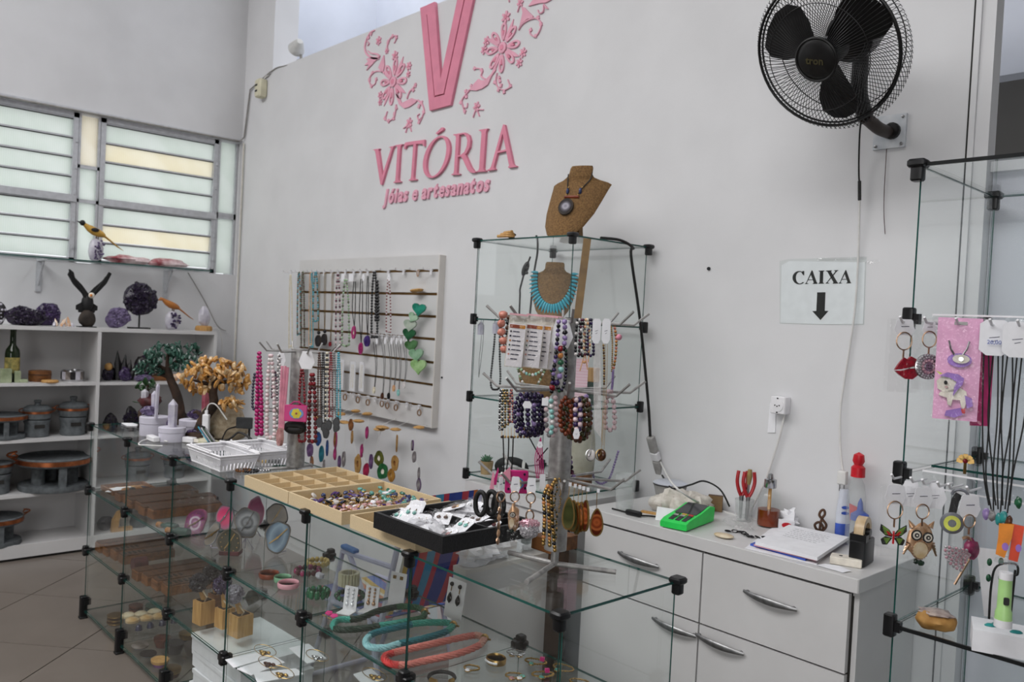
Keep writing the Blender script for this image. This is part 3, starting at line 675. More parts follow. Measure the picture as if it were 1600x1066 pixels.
b=MB();b.tube(spline([mo,mo+Vector((.0,.0,-.09)),a1+Vector((-.01,-.03,.07)),a1],5),.024,'fan_black',12);b.tube(spline([a1,a2,a3],5),.019,'fan_brown',12);b.build('arm',fan)
b=MB();s_=.050;b.box((.0,-.006,0),(.100,.012,.104),'plate_paint');b.lathe([(.026,0),(.026,.012),(.021,.018)],'fan_black',TR(.01,-.012,0)@RX(PI/2),14)
plt=b.build('wall_plate',fan,smooth=0)
q=MB();q.lathe([(.005,0),(.005,.004),(.002,.005)],'steel',RX(PI/2),8);sm_=q.mesh('screw')
for sx in(-1,1):
 for sz in(-1,1):inst('screw',sm_,plt,TR(sx*.04,-.012,sz*.042))
# cords below the fan
k0=at(1345,190,y=WY-.11)
c=MB();pts=[at(1345,190,y=WY-.11),at(1343,215,y=WY-.07),at(1342,250,y=WY-.04),at(1342,275,y=WY-.03),at(1343,285,y=WY-.03)]
c.tube([p-pts[0]for p in spline(pts,5)],.0030,'cord_black',6);c.tube([at(1343,283,y=WY-.03)-pts[0],at(1343,313,y=WY-.03)-pts[0]],.0055,'cord_black',8)
tag(c.build('fan_cable',loc=pts[0]),'short black cable hanging straight down below the wall fan','cable')
c=MB();pts=[at(1343,314,y=WY-.03),at(1341,400,y=WY-.012),at(1335,490,y=WY-.012),at(1320,590,y=WY-.012),at(1313,640,y=WY-.02),at(1313,700,y=WY-.02),at(1317,736,y=WY-.03)]
c.tube([p-pts[0]for p in spline(pts,6)],.0032,'cord_white',6)
wc=c.build('power_lead',loc=pts[0]);tag(wc,'white power cord hanging down the wall across the cash sign, ending in a plug','cord')
q=MB();q.bbox((0,0,-.022),(.030,.022,.044),'cord_white',.006);q.cyl((-.007,0,-.044),(-.007,0,-.066),.0022,'steel',6);q.cyl((.007,0,-.044),(.007,0,-.066),.0022,'steel',6)
q.build('plug',wc,loc=pts[-1]-pts[0])
mat('wire_red','#4c2e2e',.6)
c=MB();pts=[at(1386,222,y=WY-.008),at(1382,290,y=WY-.006),at(1381,330,y=WY-.008),at(1383,366,y=WY-.012)]
c.tube([p-pts[0]for p in spline(pts,5)],.0011,'wire_red',4);tag(c.build('loose_wire',loc=pts[0]),'thin loose dark wire hanging from the fan wall plate','wire')
# CASH SIGN
ZC=cv(1210,390,8.2);mat('ink','#232323',.7,var=.02)
w=at(1284,456,y=WY);sign=thing('cash_sign','white paper sign reading CAIXA with a black down arrow, taped to the wall','sign',(w.x,WY,w.z))
wl_=lambda pts:wall_poly(pts,w,ZC)
b=MB();b.prism(wl_([(95,200),(190,150),(1165,165),(1140,955),(640,960),(80,940)]),.0015,'paper');b.build('paper_sheet',sign,smooth=0)
b=MB();P=wl_([(75,150),(180,125),(1190,95),(1160,970),(75,950)]);b.prism(P,.001,'clear_glass',TR(0,-.004,0));b.build('plastic_sleeve',sign,smooth=0)
b=MB();b.prism(wl_([(560,108),(1200,92),(1190,128),(570,150)]),.001,'film',TR(0,-.0055,0));b.prism(wl_([(1150,165),(1330,135),(1360,155),(1210,190)]),.001,'film',TR(0,-.006,0));b.build('adhesive_tape',sign,smooth=0)
def arcp(cx,cy,rx,ry,a0,a1,n):return[(cx+rx*math.cos(math.radians(a)),cy-ry*math.sin(math.radians(a)))for a in arc(n,a0,a1)]
letters=[[arcp(322,362,86,86,40,318,22)+arcp(330,362,52,74,310,48,20)+[],[(366,276),(386,276),(385,332),(374,330),(352,300)],],[[(482,266),(492,272),(545,420),(556,432),(555,440),(494,442),(494,434),(508,426),(464,305)],[(478,275),(488,290),(420,425),(424,434),(440,436),(438,442),(396,443),(396,436),(410,428)],[(432,386),(500,384),(502,392),(430,395)]],[[(570,272),(644,270),(644,278),(630,284),(626,424),(640,432),(639,439),(566,440),(567,433),(582,426),(588,284),(571,280)]],[[(664,270),(740,268),(738,276),(728,282),(812,424),(822,430),(820,436),(750,438),(750,430),(762,424),(682,284),(664,278)],[(770,266),(822,264),(820,272),(806,278),(684,424),(706,430),(704,436),(658,438),(660,430),(672,424),(786,280),(772,274)]],[[(916,262),(924,266),(978,420),(988,426),(987,433),(926,435),(926,427),(940,420),(898,300)],[(912,268),(920,284),(852,420),(856,428),(870,430),(868,435),(828,437),(828,430),(842,422)],[(866,380),(934,378),(936,386),(864,389)]]]
for polys in letters:
 b=MB()
 for k,pl in enumerate(polys):b.prism(wl_(pl),.0006+.0001*k,'ink',TR(0,-.0016,0))
 b.build('letter',sign,smooth=0)
b=MB();b.prism(wl_([(552,550),(658,548),(648,786),(696,788),(594,905),(488,790),(540,788)]),.0006,'ink',TR(0,-.0016,0));b.build('arrow',sign,smooth=0)
# SOCKET AND ITS CABLE
w=at(1224,633,y=WY);sk=thing('wall_socket','white surface socket box with three round holes below the cash sign','socket',(w.x,WY,w.z))
b=MB();b.bbox((0,0,.020),(.056,.060,.040),'white_plastic',.006,RX(PI/2));b.lathe([(.022,.040),(.022,.042),(.018,.0425)],'white_plastic',TR(0,0,0)@RX(PI/2),18);b.build('box',sk)
b=MB()
for dx,dz in((-.008,0),(0,-.003),(.008,0),(0,.024),(0,-.024)):b.cyl((dx,-.040,dz),(dx,-.0435,dz),.0025,'ink',8)
b.build('hole',sk,kind='stuff')
c=MB();pts=[at(1226,648,y=WY-.018),at(1216,690,y=WY-.014),at(1196,750,y=WY-.012),at(1172,800,y=WY-.012),at(1163,822,y=WY-.02)]
c.tube([p-pts[0]for p in spline(pts,5)],.0036,'cord_white',6);tag(c.build('socket_cable',loc=pts[0]),'white cable running from the socket box down to the worktop','cable')
b=MB();b.prism(wall_poly([(1204,630),(1213,624),(1212,676),(1200,676)],at(1204,630,y=WY),ident),.004,'paper');tag(b.build('note_pad',loc=at(1204,630,y=WY),smooth=0),'narrow white note pad hanging behind the wall socket','notepad')
# SPOTLIGHT AND JUNCTION BOX AT THE TOP LEFT
w=at(466,90,y=WY+.02);w.z=3.2;sp_=thing('spotlight','small white spotlight standing on the top edge of the logo wall','spotlight',(w.x,WY+.04,3.2))
mat('lamp_white','#c9c9c7',.4,var=.05)
b=MB();b.box((0,0,.008),(.05,.04,.016),'conduit_grey');b.cyl((0,0,.012),(0,0,.05),.009,'conduit_grey',8);b.build('base',sp_)
b=MB();b.lathe([(.085,.0),(.088,.012),(.075,.05),(.045,.13),(.03,.15),(.001,.152)],'lamp_white',n=24);b.lathe([(.078,.002),(.05,.06),(.001,.065)],'silver',n=20);b.build('lamp_head',sp_,M=TR(-.035,-.02,.085)@RY(math.radians(68))@RX(math.radians(12))@SCL(.62,.62,.62))
w=at(414,140,y=WY);jb=thing('junction_box','small cream junction box on the logo wall near the corner','junction box',(w.x,WY,w.z))
mat('cream_plastic','#cfcab0',.5,var=.06)
b=MB();b.bbox((0,0,.03),(.085,.13,.06),'cream_plastic',.02,RX(PI/2));b.build('box',jb)
b=MB();b.box((-.01,-.061,.02),(.03,.004,.012),'gap_dark');b.box((-.01,-.061,-.02),(.03,.004,.012),'gap_dark');b.build('slot',jb,smooth=0)
c=MB();p1=at(420,118,y=WY-.01);c.tube([tuple(q)for q in spline([p1-w+Vector((0,WY-w.y,0)),Vector((.035,-.015,.08)),Vector((.03,-.03,.05))],5)],.004,'cord_white',5);c.build('lead',jb)
c=MB();pts=[at(422,113,y=WY-.008),at(432,106,y=WY-.004),at(445,103,y=WY),at(458,100,y=WY+.01)];c.tube([p-pts[0]for p in spline(pts,5)],.004,'conduit_grey',5);tag(c.build('spotlight_cable',loc=pts[0]),'thin grey cable running along the wall top to the spotlight','cable')
# THINGS ON THE LEFT SHELF UNIT
SRZ=PI/2
mat('amethyst_dark','#2b2038',.25,color2='#120d1a',scale=60,bump=.6,bscale=120)
mat('amethyst','#47365e',.22,color2='#241a34',scale=60,bump=.5,bscale=120)
mat('amethyst_light','#75688a',.3,color2='#463a57',scale=45,bump=.5,bscale=100)
mat('geode_crust','#6f6a63',.8,color2='#4d463f',scale=25,bump=.5,bscale=60)
mat('quartz','#dcdae2',.12,color2='#c0bcc9',scale=20,trans=.25);mat('tourmaline','#1d1a1c',.4,var=.3,bump=.5,bscale=80)
mat('pink_stone','#c98a8e',.35,color2='#8c3b44',scale=14);mat('red_white_stone','#e2cfd0',.4,color2='#8d3d45',scale=11)
mat('orange_crystal','#c9884f',.25,color2='#e6d4c0',scale=22)
mat('feather_black','#141315',.6,var=.3,scale=50,bump=.4,bscale=90);mat('bone_white','#e4ddd0',.5);mat('beak_orange','#d07c28',.4)
mat('bird_yellow','#c39a43',.45,color2='#a67b2e',scale=30);mat('bird_orange','#b87536',.5,color2='#945726',scale=12);mat('stone_brown','#3b322b',.8,color2='#241e1a',scale=20,bump=.5,bscale=50)
mat('bottle_green','#26361f',.08,var=.1,trans=.3);mat('wine_label','#b2a15c',.7,color2='#6c6a3d',scale=40);mat('onyx_green','#a7b092',.3,color2='#7f8a6b',scale=14)
mat('mica_mix','#8d8580',.3,color2='#3c342f',scale=16)
def shelf_pt(u,k,x=None,v=None):
 x=SX-.13 if x is None else x
 lo,hi=0,1066;zt=SZ[k]if isinstance(k,int)else k
 d=at(u,500,x=x);yy=None
 for _ in range(40):
  m=(lo+hi)/2;q=at(u,m,x=x)
  if q.z>zt:lo=m
  else:hi=m
 q=at(u,lo,x=x);return Vector((q.x,q.y,zt))
def geode(label,p,w,h,m,rz=SRZ,d=None,stand=None,n=70,seed=1,name='amethyst_geode',cat='crystal',lift=0,group=None,face=True,crust='geode_crust',rnd=0):
 if m.startswith('amethyst')and crust=='geode_crust':crust=m
 t=thing(name,label,cat,p,rz,group);d=d or w*.55;rg=random.Random(seed)
 b=MB();b.rock((0,0,lift+h*.49),(w/2,d/2,h*.5),crust,seed,.16,1.5,16,10,flatbase=-.97);b.build('crust',t,60)
 b=MB()
 for k in range(n):
  a=rg.uniform(0,2*PI);e=math.sqrt(rg.random())*.94;q=Vector((e*math.cos(a),0,e*math.sin(a)));y=-math.sqrt(max(0,1-e*e))*.9
  if not face:a2=rg.uniform(0,2*PI);zc=rg.uniform(-.8,1);s_=math.sqrt(1-zc*zc);nn=Vector((s_*math.cos(a2),s_*math.sin(a2),zc))
  else:nn=Vector((q.x,y,q.z))
  dd=1+.16*mnoise.noise(nn*1.5+Vector((seed*3.1,seed*1.7,seed)))*2
  c=Vector((nn.x*w/2,nn.y*d/2,max(nn.z,-.9)*h/2))*dd*.93;c.z+=lift+h*.49
  cr=max(w,h)*rg.uniform(.035,.075);dirn=(nn+Vector((rg.uniform(-.5,.5),rg.uniform(-.5,.1),rg.uniform(-.5,.5)))).normalized()
  if c.z+dirn.z*cr*1.6<.004:continue
  b.crystal(c,dirn,cr,cr*rg.uniform(1.2,1.9),m,5,.55)
 b.build('crystals',t,20,kind='stuff')
 if stand=='metal':
  s_=MB();s_.cyl((0,0,.004),(0,0,lift+h*.12),.006,'cord_black',8)
  for a in(-.5,.5,PI-.5,PI+.5):s_.box((0,0,0),(.008,.008,.008),'cord_black');s_.tube([(0,0,.005),(.075*math.cos(a),.05*math.sin(a),.005)],.005,'cord_black',6)
  s_.build('stand',t)
 return t
S=lambda n,p:px(n,p)
p=shelf_pt(-4,0);geode('black and white striped stone cut off by the left picture edge',p,S(26,p),S(34,p),'quartz',seed=4,n=24,name='striped_stone',crust='tourmaline',cat='stone')
p=shelf_pt(40,0,SX-.10);geode('dark purple amethyst cluster lying low on the shelf unit top, left of the eagle',p,S(54,p),S(28,p),'amethyst_dark',seed=2,n=110)
p=shelf_pt(75,0,SX-.21);geode('purple amethyst cluster standing right behind the low dark one on the shelf unit top',p,S(34,p),S(36,p),'amethyst',seed=3,n=80)
p=shelf_pt(99,0,SX-.06);t=thing('crystal_pieces','row of small orange and white crystals on the shelf unit top, left of the eagle','crystals',p,SRZ);b=MB()
for k in range(7):
 b=MB();b.crystal((S(-14+4.6*k,p),random.uniform(-.015,.015),.004),(random.uniform(-.8,.8),random.uniform(-.3,.3),1),S(2.5,p),S(8+4*(k%3),p),'orange_crystal' if k%3 else 'quartz',5,.5);b.build('crystal',t,20)
# eagle with raised wings on a stone
p=shelf_pt(135,0,SX-.12);t=thing('eagle_figurine','black eagle figurine with raised wings and white head, perched on a brown stone','figurine',p,SRZ)
b=MB();b.rock((0,0,S(13,p)),(S(13,p),S(10,p),S(14,p)),'stone_brown',5,.12,1.4,14,9,flatbase=-.9);b.build('stone',t,60)
b=MB();b.bbox((0,0,.003),(S(26,p),S(18,p),.006),'black_plastic',.004);b.build('base',t)
b=MB();b.sphere((0,0,S(38,p)),(S(9,p),S(8,p),S(14,p)),'feather_black',n=12,k=8)
for k in range(7):
 a=-.9+1.8*k/6;b.prism([(-.014,0),(.014,0),(.021,-S(17,p)),(0,-S(21,p)),(-.021,-S(17,p))],.006,'feather_black',TR(0,.004*k,S(40,p))@RY(-a))
b.build('body',t,60)
for s_ in(-1,1):
 b=MB();e=[(2,38),(9,52),(22,66),(30,80),(27,88),(22,84),(20,76),(10,66),(1,54),(-4,44)]if s_<0 else[(2,40),(8,48),(18,60),(26,70),(33,86),(30,88),(20,74),(8,62),(0,52),(-3,44)]
 b.prism([(S(x*s_,p),S(z,p))for x,z in(e if s_>0 else e)],.016,'feather_black');
 for k in range(5):
  z0,z1=46+8*k,56+8*k;b.tube([(S((4+5*k)*s_,p),-.018,S(z0,p)),(S((9+5*k)*s_,p),-.02,S(z1,p))],S(1.4,p),'feather_black',5)
 b.build('wing',t,30)
b=MB();b.sphere((S(4,p),-S(6,p),S(50,p)),S(4.6,p),'bone_white',n=12,k=8);b.build('head',t,60);b=MB();b.cyl((S(2.5,p),-S(9,p),S(50,p)),(S(0,p),-S(14,p),S(48.5,p)),S(2.4,p),'beak_orange',8,r2=.001);b.build('beak',t)
p=shelf_pt(183,0);geode('round grey-purple amethyst ball on the shelf unit top, right of the eagle',p,S(34,p),S(31,p),'amethyst_light',seed=6,n=110)
p=shelf_pt(217,0);geode('tall dark amethyst slab held up on a black metal stand',p,S(45,p),S(54,p),'amethyst_dark',seed=8,n=150,stand='metal',lift=S(20,p))
def bird(label,p,body,amx,flip=1,sc=1.0,mount='amethyst'):
 t=thing('bird_figurine',label,'figurine',p,SRZ);q=lambda x,z,y=0:(S(x*sc,p),y,S(z*sc,p))
 b=MB();rings=[]
 for x,z,r in[(-24,62,1),(-20,60,3.5),(-14,55,6),(-6,51,7.5),(3,48,7),(10,46,5),(14,44,3)]:rings.append([(S(x*sc,p),S(r*sc,p)*math.cos(a)*.8,S(z*sc,p)+S(r*sc,p)*math.sin(a))for a in[2*PI*i/10 for i in range(10)]])
 b.loft(rings,body);b.build('body',t,60)
 b=MB();b.loft([[(S(x*sc,p),S(r*sc,p)*math.cos(a)*.7,S(z*sc,p)+S(r*sc,p)*.6*math.sin(a))for a in[2*PI*i/8 for i in range(8)]]for x,z,r in[(8,47,4),(22,37,3.2),(34,28,2.4),(44,22,.6)]],body);b.build('tail',t,60)
 if body=='bird_yellow':
  b=MB();b.sphere(q(-22,62),S(4.4,p),'feather_black',n=10,k=7);b.cyl(q(-24,62),q(-31,64),S(2.2,p),'feather_black',8,r2=.001);b.build('head',t,60)
  b=MB();b.sphere(q(-4,52,-S(6,p)),(S(6,p),S(2,p),S(3.2,p)),'feather_black',n=10,k=6);b.build('wing',t,60)
 else:b=MB();b.cyl(q(-22,61),q(-30,58),S(3,p),body,8,r2=.001);b.build('beak',t)
 b=MB();b.cyl(q(0,36),q(0,46),S(.8,p),'wood_dark',6);b.cyl(q(3,36),q(3,46),S(.8,p),'wood_dark',6);b.build('leg',t,kind='stuff')
 b=MB();b.rock((0,0,S(19*sc,p)),(S(11,p),S(9,p),S(19.5*sc,p)),'quartz',3,.1,1.4,12,9,flatbase=-.95);b.build('stone',t,60)
 b=MB()
 for k in range(26):b.crystal((S(random.uniform(-4,10),p),-S(7,p),S(random.uniform(3,35)*sc,p)),(random.uniform(-.4,.6),-1,random.uniform(-.5,.5)),S(1.7,p),S(4,p),amx,5,.5)
 b.build('crystals',t,20,kind='stuff');return t
GX=LX+.14
p=shelf_pt(149,GSZ+.0005,GX);bird('yellow long-tailed bird figurine with black head on a pale crystal, on the glass wall shelf',p,'bird_yellow','amethyst_light',sc=.93)
p=shelf_pt(268,0,SX-.10);bird('orange-brown long-beaked bird figurine on a small amethyst point, on the shelf unit top',p,'bird_orange','amethyst',sc=.78)
p=shelf_pt(318,0,SX-.10);t=thing('quartz_lamp','clear rough quartz block on a round orange wooden base atop the shelf unit','lamp',p,SRZ)
b=MB();b.lathe([(S(12,p),0),(S(13,p),.01),(S(12,p),S(7,p)),(S(10,p),S(8,p))],'wood_light',n=16);b.build('base',t);b=MB();b.rock((0,0,S(22,p)),(S(9,p),S(8,p),S(15.5,p)),'quartz',9,.12,1.6,12,9);b.build('quartz',t,30)
c=MB();pts=[p+Vector((0,.04,.01)),p+Vector((.0,.10,.02)),p+Vector((-.02,.14,-.06)),p+Vector((-.02,.145,-.16))];c.tube([q-pts[0]for q in spline(pts,5)],.003,'cord_white',5);tag(c.build('lamp_cord',loc=pts[0]),'thin cord of the quartz lamp dropping behind the shelf unit end','cord')
p=shelf_pt(342,.985,LX+.05);t=thing('hanging_torch','black and silver object hanging on the wall beside the shelf unit end','torch',p,SRZ)
b=MB();b.cyl((0,0,0),(0,0,.11),.022,'black_plastic',12,r2=.026);b.build('body',t);b=MB();b.cyl((0,0,.11),(0,0,.15),.026,'silver',12);b.cyl((0,0,.15),(0,0,.19),.020,'white_plastic',12);b.build('collar',t)
for u,l,w_,sd in((200,'flat red and white agate slab on the glass wall shelf, next to the yellow bird',64,2),(262,'flat red and white agate slab at the right end of the glass wall shelf',62,7)):
 p=shelf_pt(u,GSZ+.0005,GX);o=MB();o.rock((0,0,S(6.2,p)),(S(w_/2,p),S(12,p),S(6.5,p)),'red_white_stone',sd,.2,1.8,18,9,flatbase=-.9);o.mats[0]='red_white_stone';tag(o.build('agate_slab',loc=p,smooth=50,M=TR(p)@RZ(SRZ)),l,'stone')
# second row
p=shelf_pt(18,1);t=thing('green_bottle','dark green wine bottle with a worn yellowish label on the second shelf','bottle',p,SRZ);R=S(10.5,p)
b=MB();b.lathe([(R*.9,0),(R,.006),(R,S(44,p)),(R*.9,S(50,p)),(R*.42,S(58,p)),(R*.38,S(78,p)),(R*.44,S(79,p)),(R*.4,S(82,p))],'bottle_green',n=20);b.build('glass',t);b=MB();b.lathe([(R*1.01,S(14,p)),(R*1.01,S(38,p))],'wine_label',n=20);b.build('wine_label',t)
for u,w_,h_,l in((8,16,22,'pale green onyx block in front of the green bottle'),(27,9,18,'narrow pale green onyx block right of the green bottle foot'),(36,12,5,'tiny flat onyx piece lying between bottle and wooden bowl')):
 p=shelf_pt(u,1,SX-.07);o=MB();o.rock((0,0,0),(1,1,1),'onyx_green',u,.01);o=MB();o.bbox((0,0,S(h_/2,p)),(S(w_,p),S(w_*.8,p),S(h_,p)),'onyx_green',.006);tag(o.build('onyx_block',M=TR(p)@RZ(SRZ)),l,'stone')
p=shelf_pt(62,1);t=thing('wooden_bowl','round reddish wooden box on the second shelf','box',p,SRZ);R=S(16,p)
b=MB();b.lathe([(R*.92,0),(R*.98,.006),(R,S(16,p)),(R*.93,S(17,p)),(R*.9,S(15.5,p)),(R*.85,S(16.5,p)),(.001,S(17.5,p))],'wood_mid',n=24);b.build('body',t);b=MB();b.lathe([(R*1.01,S(10,p)),(R*1.02,S(11,p)),(R*1.01,S(12,p))],'wood_dark',n=24);b.build('band',t)
p=shelf_pt(78,1,SX-.045);o=MB();o.lathe([(S(12,p),0),(S(12.5,p),S(2,p)),(S(11,p),S(4,p)),(.001,S(4.5,p))],'wood_light',n=20);tag(o.build('wooden_saucer',M=TR(p)),'flat light wooden saucer lying in front of the round wooden box','saucer')
p=shelf_pt(113,1);t=thing('stone_cup','short grey cup with mixed stone inlay on the second shelf','cup',p,SRZ);R=S(15.5,p);b=MB();b.lathe([(R*.98,0),(R,.004),(R,S(17,p)),(R*.9,S(17.5,p)),(R*.86,S(8,p)),(.001,S(6,p))],'silver',n=24);b.build('body',t)
for k in range(14):a=2*PI*k/14;b=MB();b.box((R*math.cos(a),R*math.sin(a),S(9,p)),(.0,.0,.0),'mica_mix');b=MB();b.box((0,0,0),(.004,.028,S(12,p)),('mica_mix','tourmaline','quartz')[k%3]);b.build('inlay',t,M=TR(R*math.cos(a),R*math.sin(a),S(9,p))@RZ(a))
p=shelf_pt(168,1);t=geode('dark amethyst topped with a round beige stone ball, on the second shelf',p,S(18,p),S(20,p),'amethyst_dark',seed=11,n=40,name='amethyst_cluster');b=MB();b.sphere((0,-.01,S(22,p)),S(6,p),'wood_light',n=14,k=10);b.build('ball',t,60)
p=shelf_pt(188,1,SX-.17);t=thing('black_crystal_cluster','tall spiky black crystal cluster on the second shelf','crystal',p,SRZ)
for dx,h_,r_,lx in((-4,46,5,-.05),(3,40,5,.08),(10,32,5,.15),(-10,28,5,-.15),(15,22,4,.2),(0,30,6,0)):
 b=MB();b.crystal((S(dx,p),random.uniform(-.02,.02),0),(lx,0,1),S(r_,p),S(h_,p),'tourmaline',6,.45);b.build('crystal',t,20)
p=shelf_pt(195,1,SX-.07);geode('small rounded purple amethyst arch on a grey base, in front of the black cluster',p,S(18,p),S(22,p),'amethyst',seed=13,n=46)
p=shelf_pt(224,1,SX-.10);geode('wide dark geode half with a pale crystal band, right in the second compartment',p,S(30,p),S(40,p),'amethyst_dark',seed=14,n=60,crust='tourmaline');
p=shelf_pt(224,1,SX-.04);geode('low pale violet crystal strip before the wide dark geode',p,S(28,p),S(11,p),'amethyst_light',seed=15,n=60)
p=shelf_pt(250,1,SX-.10);o=MB();o.bbox((0,0,S(4,p)),(S(40,p),S(14,p),S(8,p)),'wood_mid',.01);tag(o.build('wooden_block',M=TR(p)@RZ(SRZ)),'long reddish wooden block behind the bonsai trunk on the second shelf','block')
p=shelf_pt(272,1,SX-.06);geode('small pale orange stone behind the green gem tree trunk',p,S(14,p),S(11,p),'orange_crystal',seed=18,n=16,name='orange_stone',crust='orange_crystal',cat='stone')
# soapstone pots on burners
def ring_handle(b,c,dx,r,m,sz=1):
 b.tube([(c[0]+dx*math.sin(a)*r*.9,c[1],c[2]+(math.cos(a))*r*.5*sz)for a in[PI*k/8 for k in range(9)]],r*.13,m,6)
def pot(label,p,w,h,lid=True,kind='pot'):
 t=thing('soapstone_pot',label,'pot',p,SRZ);R=w/2
 b=MB();b.lathe([(R*.80,0),(R*.86,h*.02),(R*.86,h*.34),(R*.95,h*.42),(R*.93,h*.46),(R*.80,h*.47)],'soapstone',n=24)
 b.build('burner',t);b=MB();b.box((0,-R*.84,h*.30),(R*.7,R*.12,h*.09),'gap_dark');b.build('vent',t,smooth=0)
 b=MB();b.lathe([(R*.80,h*.47),(R*.95,h*.50),(R*1.0,h*.60),(R*1.0,h*.72),(R*.9,h*.73)],'soapstone',n=24);bd=b.build('body',t)
 b=MB();b.lathe([(R*1.0,h*.64),(R*1.03,h*.645),(R*1.03,h*.70),(R*1.0,h*.705)],'copper',n=24);b.build('copper_band',t)
 for s_ in(-1,1):b=MB();ring_handle(b,(s_*R*1.0,0,h*.72),s_,R*.3,'copper');b.build('handle',t)
 if lid:b=MB();b.lathe([(R*1.0,h*.73),(R*1.0,h*.77),(R*.75,h*.84),(R*.22,h*.86),(R*.2,h*.92),(R*.26,h*.94),(R*.26,h*.99),(R*.2,h),(.001,h)],'soapstone',n=24);b.build('lid',t)
 return t
def griddle(label,p,w,h,stand=True,loop=True):
 t=thing('stone_griddle',label,'griddle',p,SRZ);R=w/2
 b=MB();b.lathe([(R*.9,h*.60),(R,h*.64),(R,h*.80),(R*.96,h*.82),(R*.90,h*.79),(.001,h*.79)],'soapstone',n=28);b.build('plate',t)
 b=MB();b.lathe([(R*1.0,h*.66),(R*1.02,h*.67),(R*1.02,h*.77),(R*1.0,h*.78)],'copper',n=28);b.build('copper_band',t)
 for s_ in(-1,1):
  if loop:b=MB();b.tube([(s_*R*(1.0+.26*math.sin(a)),-R*.0,h*.80+R*.16*(1-math.cos(a))*.5+.04*R)for a in[PI*k/8 for k in range(9)]],R*.03,'copper',6);b.tube([(s_*R*1.0,0,h*.75),(s_*R*1.22,0,h*.86),(s_*R*1.08,0,h*.93),(s_*R*.98,0,h*.86)],R*.028,'copper',6);b.build('handle',t)
 b=MB();b.lathe([(R*.94,0),(R*.96,h*.03),(R*.94,h*.14),(.001,h*.15)],'soapstone',n=28);b.build('base',t)
 for x_,y_ in((-.45,-.1),(.45,-.1),(0,.4)):b=MB();b.cyl((x_*R,y_*R,h*.13),(x_*R,y_*R,h*.63),R*.18,'soapstone',14);b.build('burner',t)
 b=MB();b.box((0,-R*.88,h*.38),(R*.2,R*.1,h*.56),'soapstone');b.build('support',t,smooth=0)
 return t
p=shelf_pt(2,2);griddle('soapstone pan with copper band cut off by the left picture edge, third shelf',p,S(70,p),S(46,p))
p=shelf_pt(57,2);pot('soapstone pot with copper band, left of the two lidded pots on the third shelf',p,S(40,p),S(57,p))
p=shelf_pt(113,2);pot('soapstone pot with copper band, right of the two lidded pots on the third shelf',p,S(41,p),S(60,p))
p=shelf_pt(-8,3);pot('soapstone pot with copper band cut off by the left picture edge, fourth shelf',p,S(46,p),S(66,p),False)
p=shelf_pt(84,3);griddle('large round soapstone griddle with copper rim on its stone stand, fourth shelf',p,S(104,p),S(62,p))
p=shelf_pt(-6,4);griddle('soapstone griddle with a loop handle cut off by the left picture edge, bottom shelf',p,S(72,p),S(54,p))
p=shelf_pt(214,3);pot('soapstone pot with copper band seen through the glass counter, fourth shelf',p,S(38,p),S(52,p))
p=shelf_pt(272,3);pot('dull soapstone pot right of the copper banded one, seen through the glass counter',p,S(34,p),S(44,p))
for u,w_,h_,l in((172,20,30,'dark rock at the left end of the third shelf compartment'),(203,20,38,'slanted dark rock in the middle of the third shelf compartment'),(225,26,38,'rounded dark rock half hidden by the crystal points, third shelf')):
 p=shelf_pt(u,2);geode(l,p,S(w_,p),S(h_,p),'amethyst_dark',seed=u,n=40,name='dark_rock',crust='tourmaline',cat='rock')
p=shelf_pt(287,2);geode('small dark purple rock behind the tree trunks on the third shelf',p,S(16,p),S(24,p),'amethyst_dark',seed=31,n=30,name='dark_rock',crust='tourmaline',cat='rock')
p=shelf_pt(165,4);geode('dark purple rock on the bottom shelf beside the wooden arch',p,S(24,p),S(22,p),'amethyst_dark',seed=21,n=40,name='dark_rock',crust='tourmaline',cat='rock')
p=shelf_pt(187,4,SX-.08);t=thing('wooden_arch','light wooden arch standing on the bottom shelf, seen through glass','ornament',p,SRZ)
b=MB();a_=[(-S(13,p),0),(-S(13,p),S(14,p))]+[(S(13,p)*math.cos(q)*-1+0,S(16,p)+S(18,p)*math.sin(q))for q in arc(8,.1,1.9)]
b.prism([(-S(14,p),0),(-S(13,p),S(18,p)),(-S(6,p),S(31,p)),(S(6,p),S(35,p)),(S(12,p),S(33,p)),(S(10,p),S(28,p)),(S(2,p),S(27,p)),(-S(4,p),S(20,p)),(-S(5,p),S(6,p)),(S(16,p),S(6,p)),(S(16,p),0)],.04,'wood_light');b.build('arch',t,smooth=0)
p=shelf_pt(216,4);t=thing('stone_jar','small grey stone jar right of the wooden arch on the bottom shelf','jar',p,SRZ);b=MB();b.lathe([(S(12,p),0),(S(13,p),S(8,p)),(S(10,p),S(18,p)),(S(11,p),S(21,p))],'soapstone',n=18);b.build('body',t);b=MB();b.lathe([(S(11,p),S(21,p)),(S(4,p),S(25,p)),(S(4,p),S(29,p)),(.001,S(30,p))],'soapstone',n=18);b.build('lid',t)
p=shelf_pt(198,4,SX-.16);o=MB();o.bbox((0,0,S(7,p)),(S(20,p),S(10,p),S(13,p)),'bone_white',.01);tag(o.build('white_box',M=TR(p)@RZ(SRZ)),'small cream box behind the wooden arch on the bottom shelf','box')
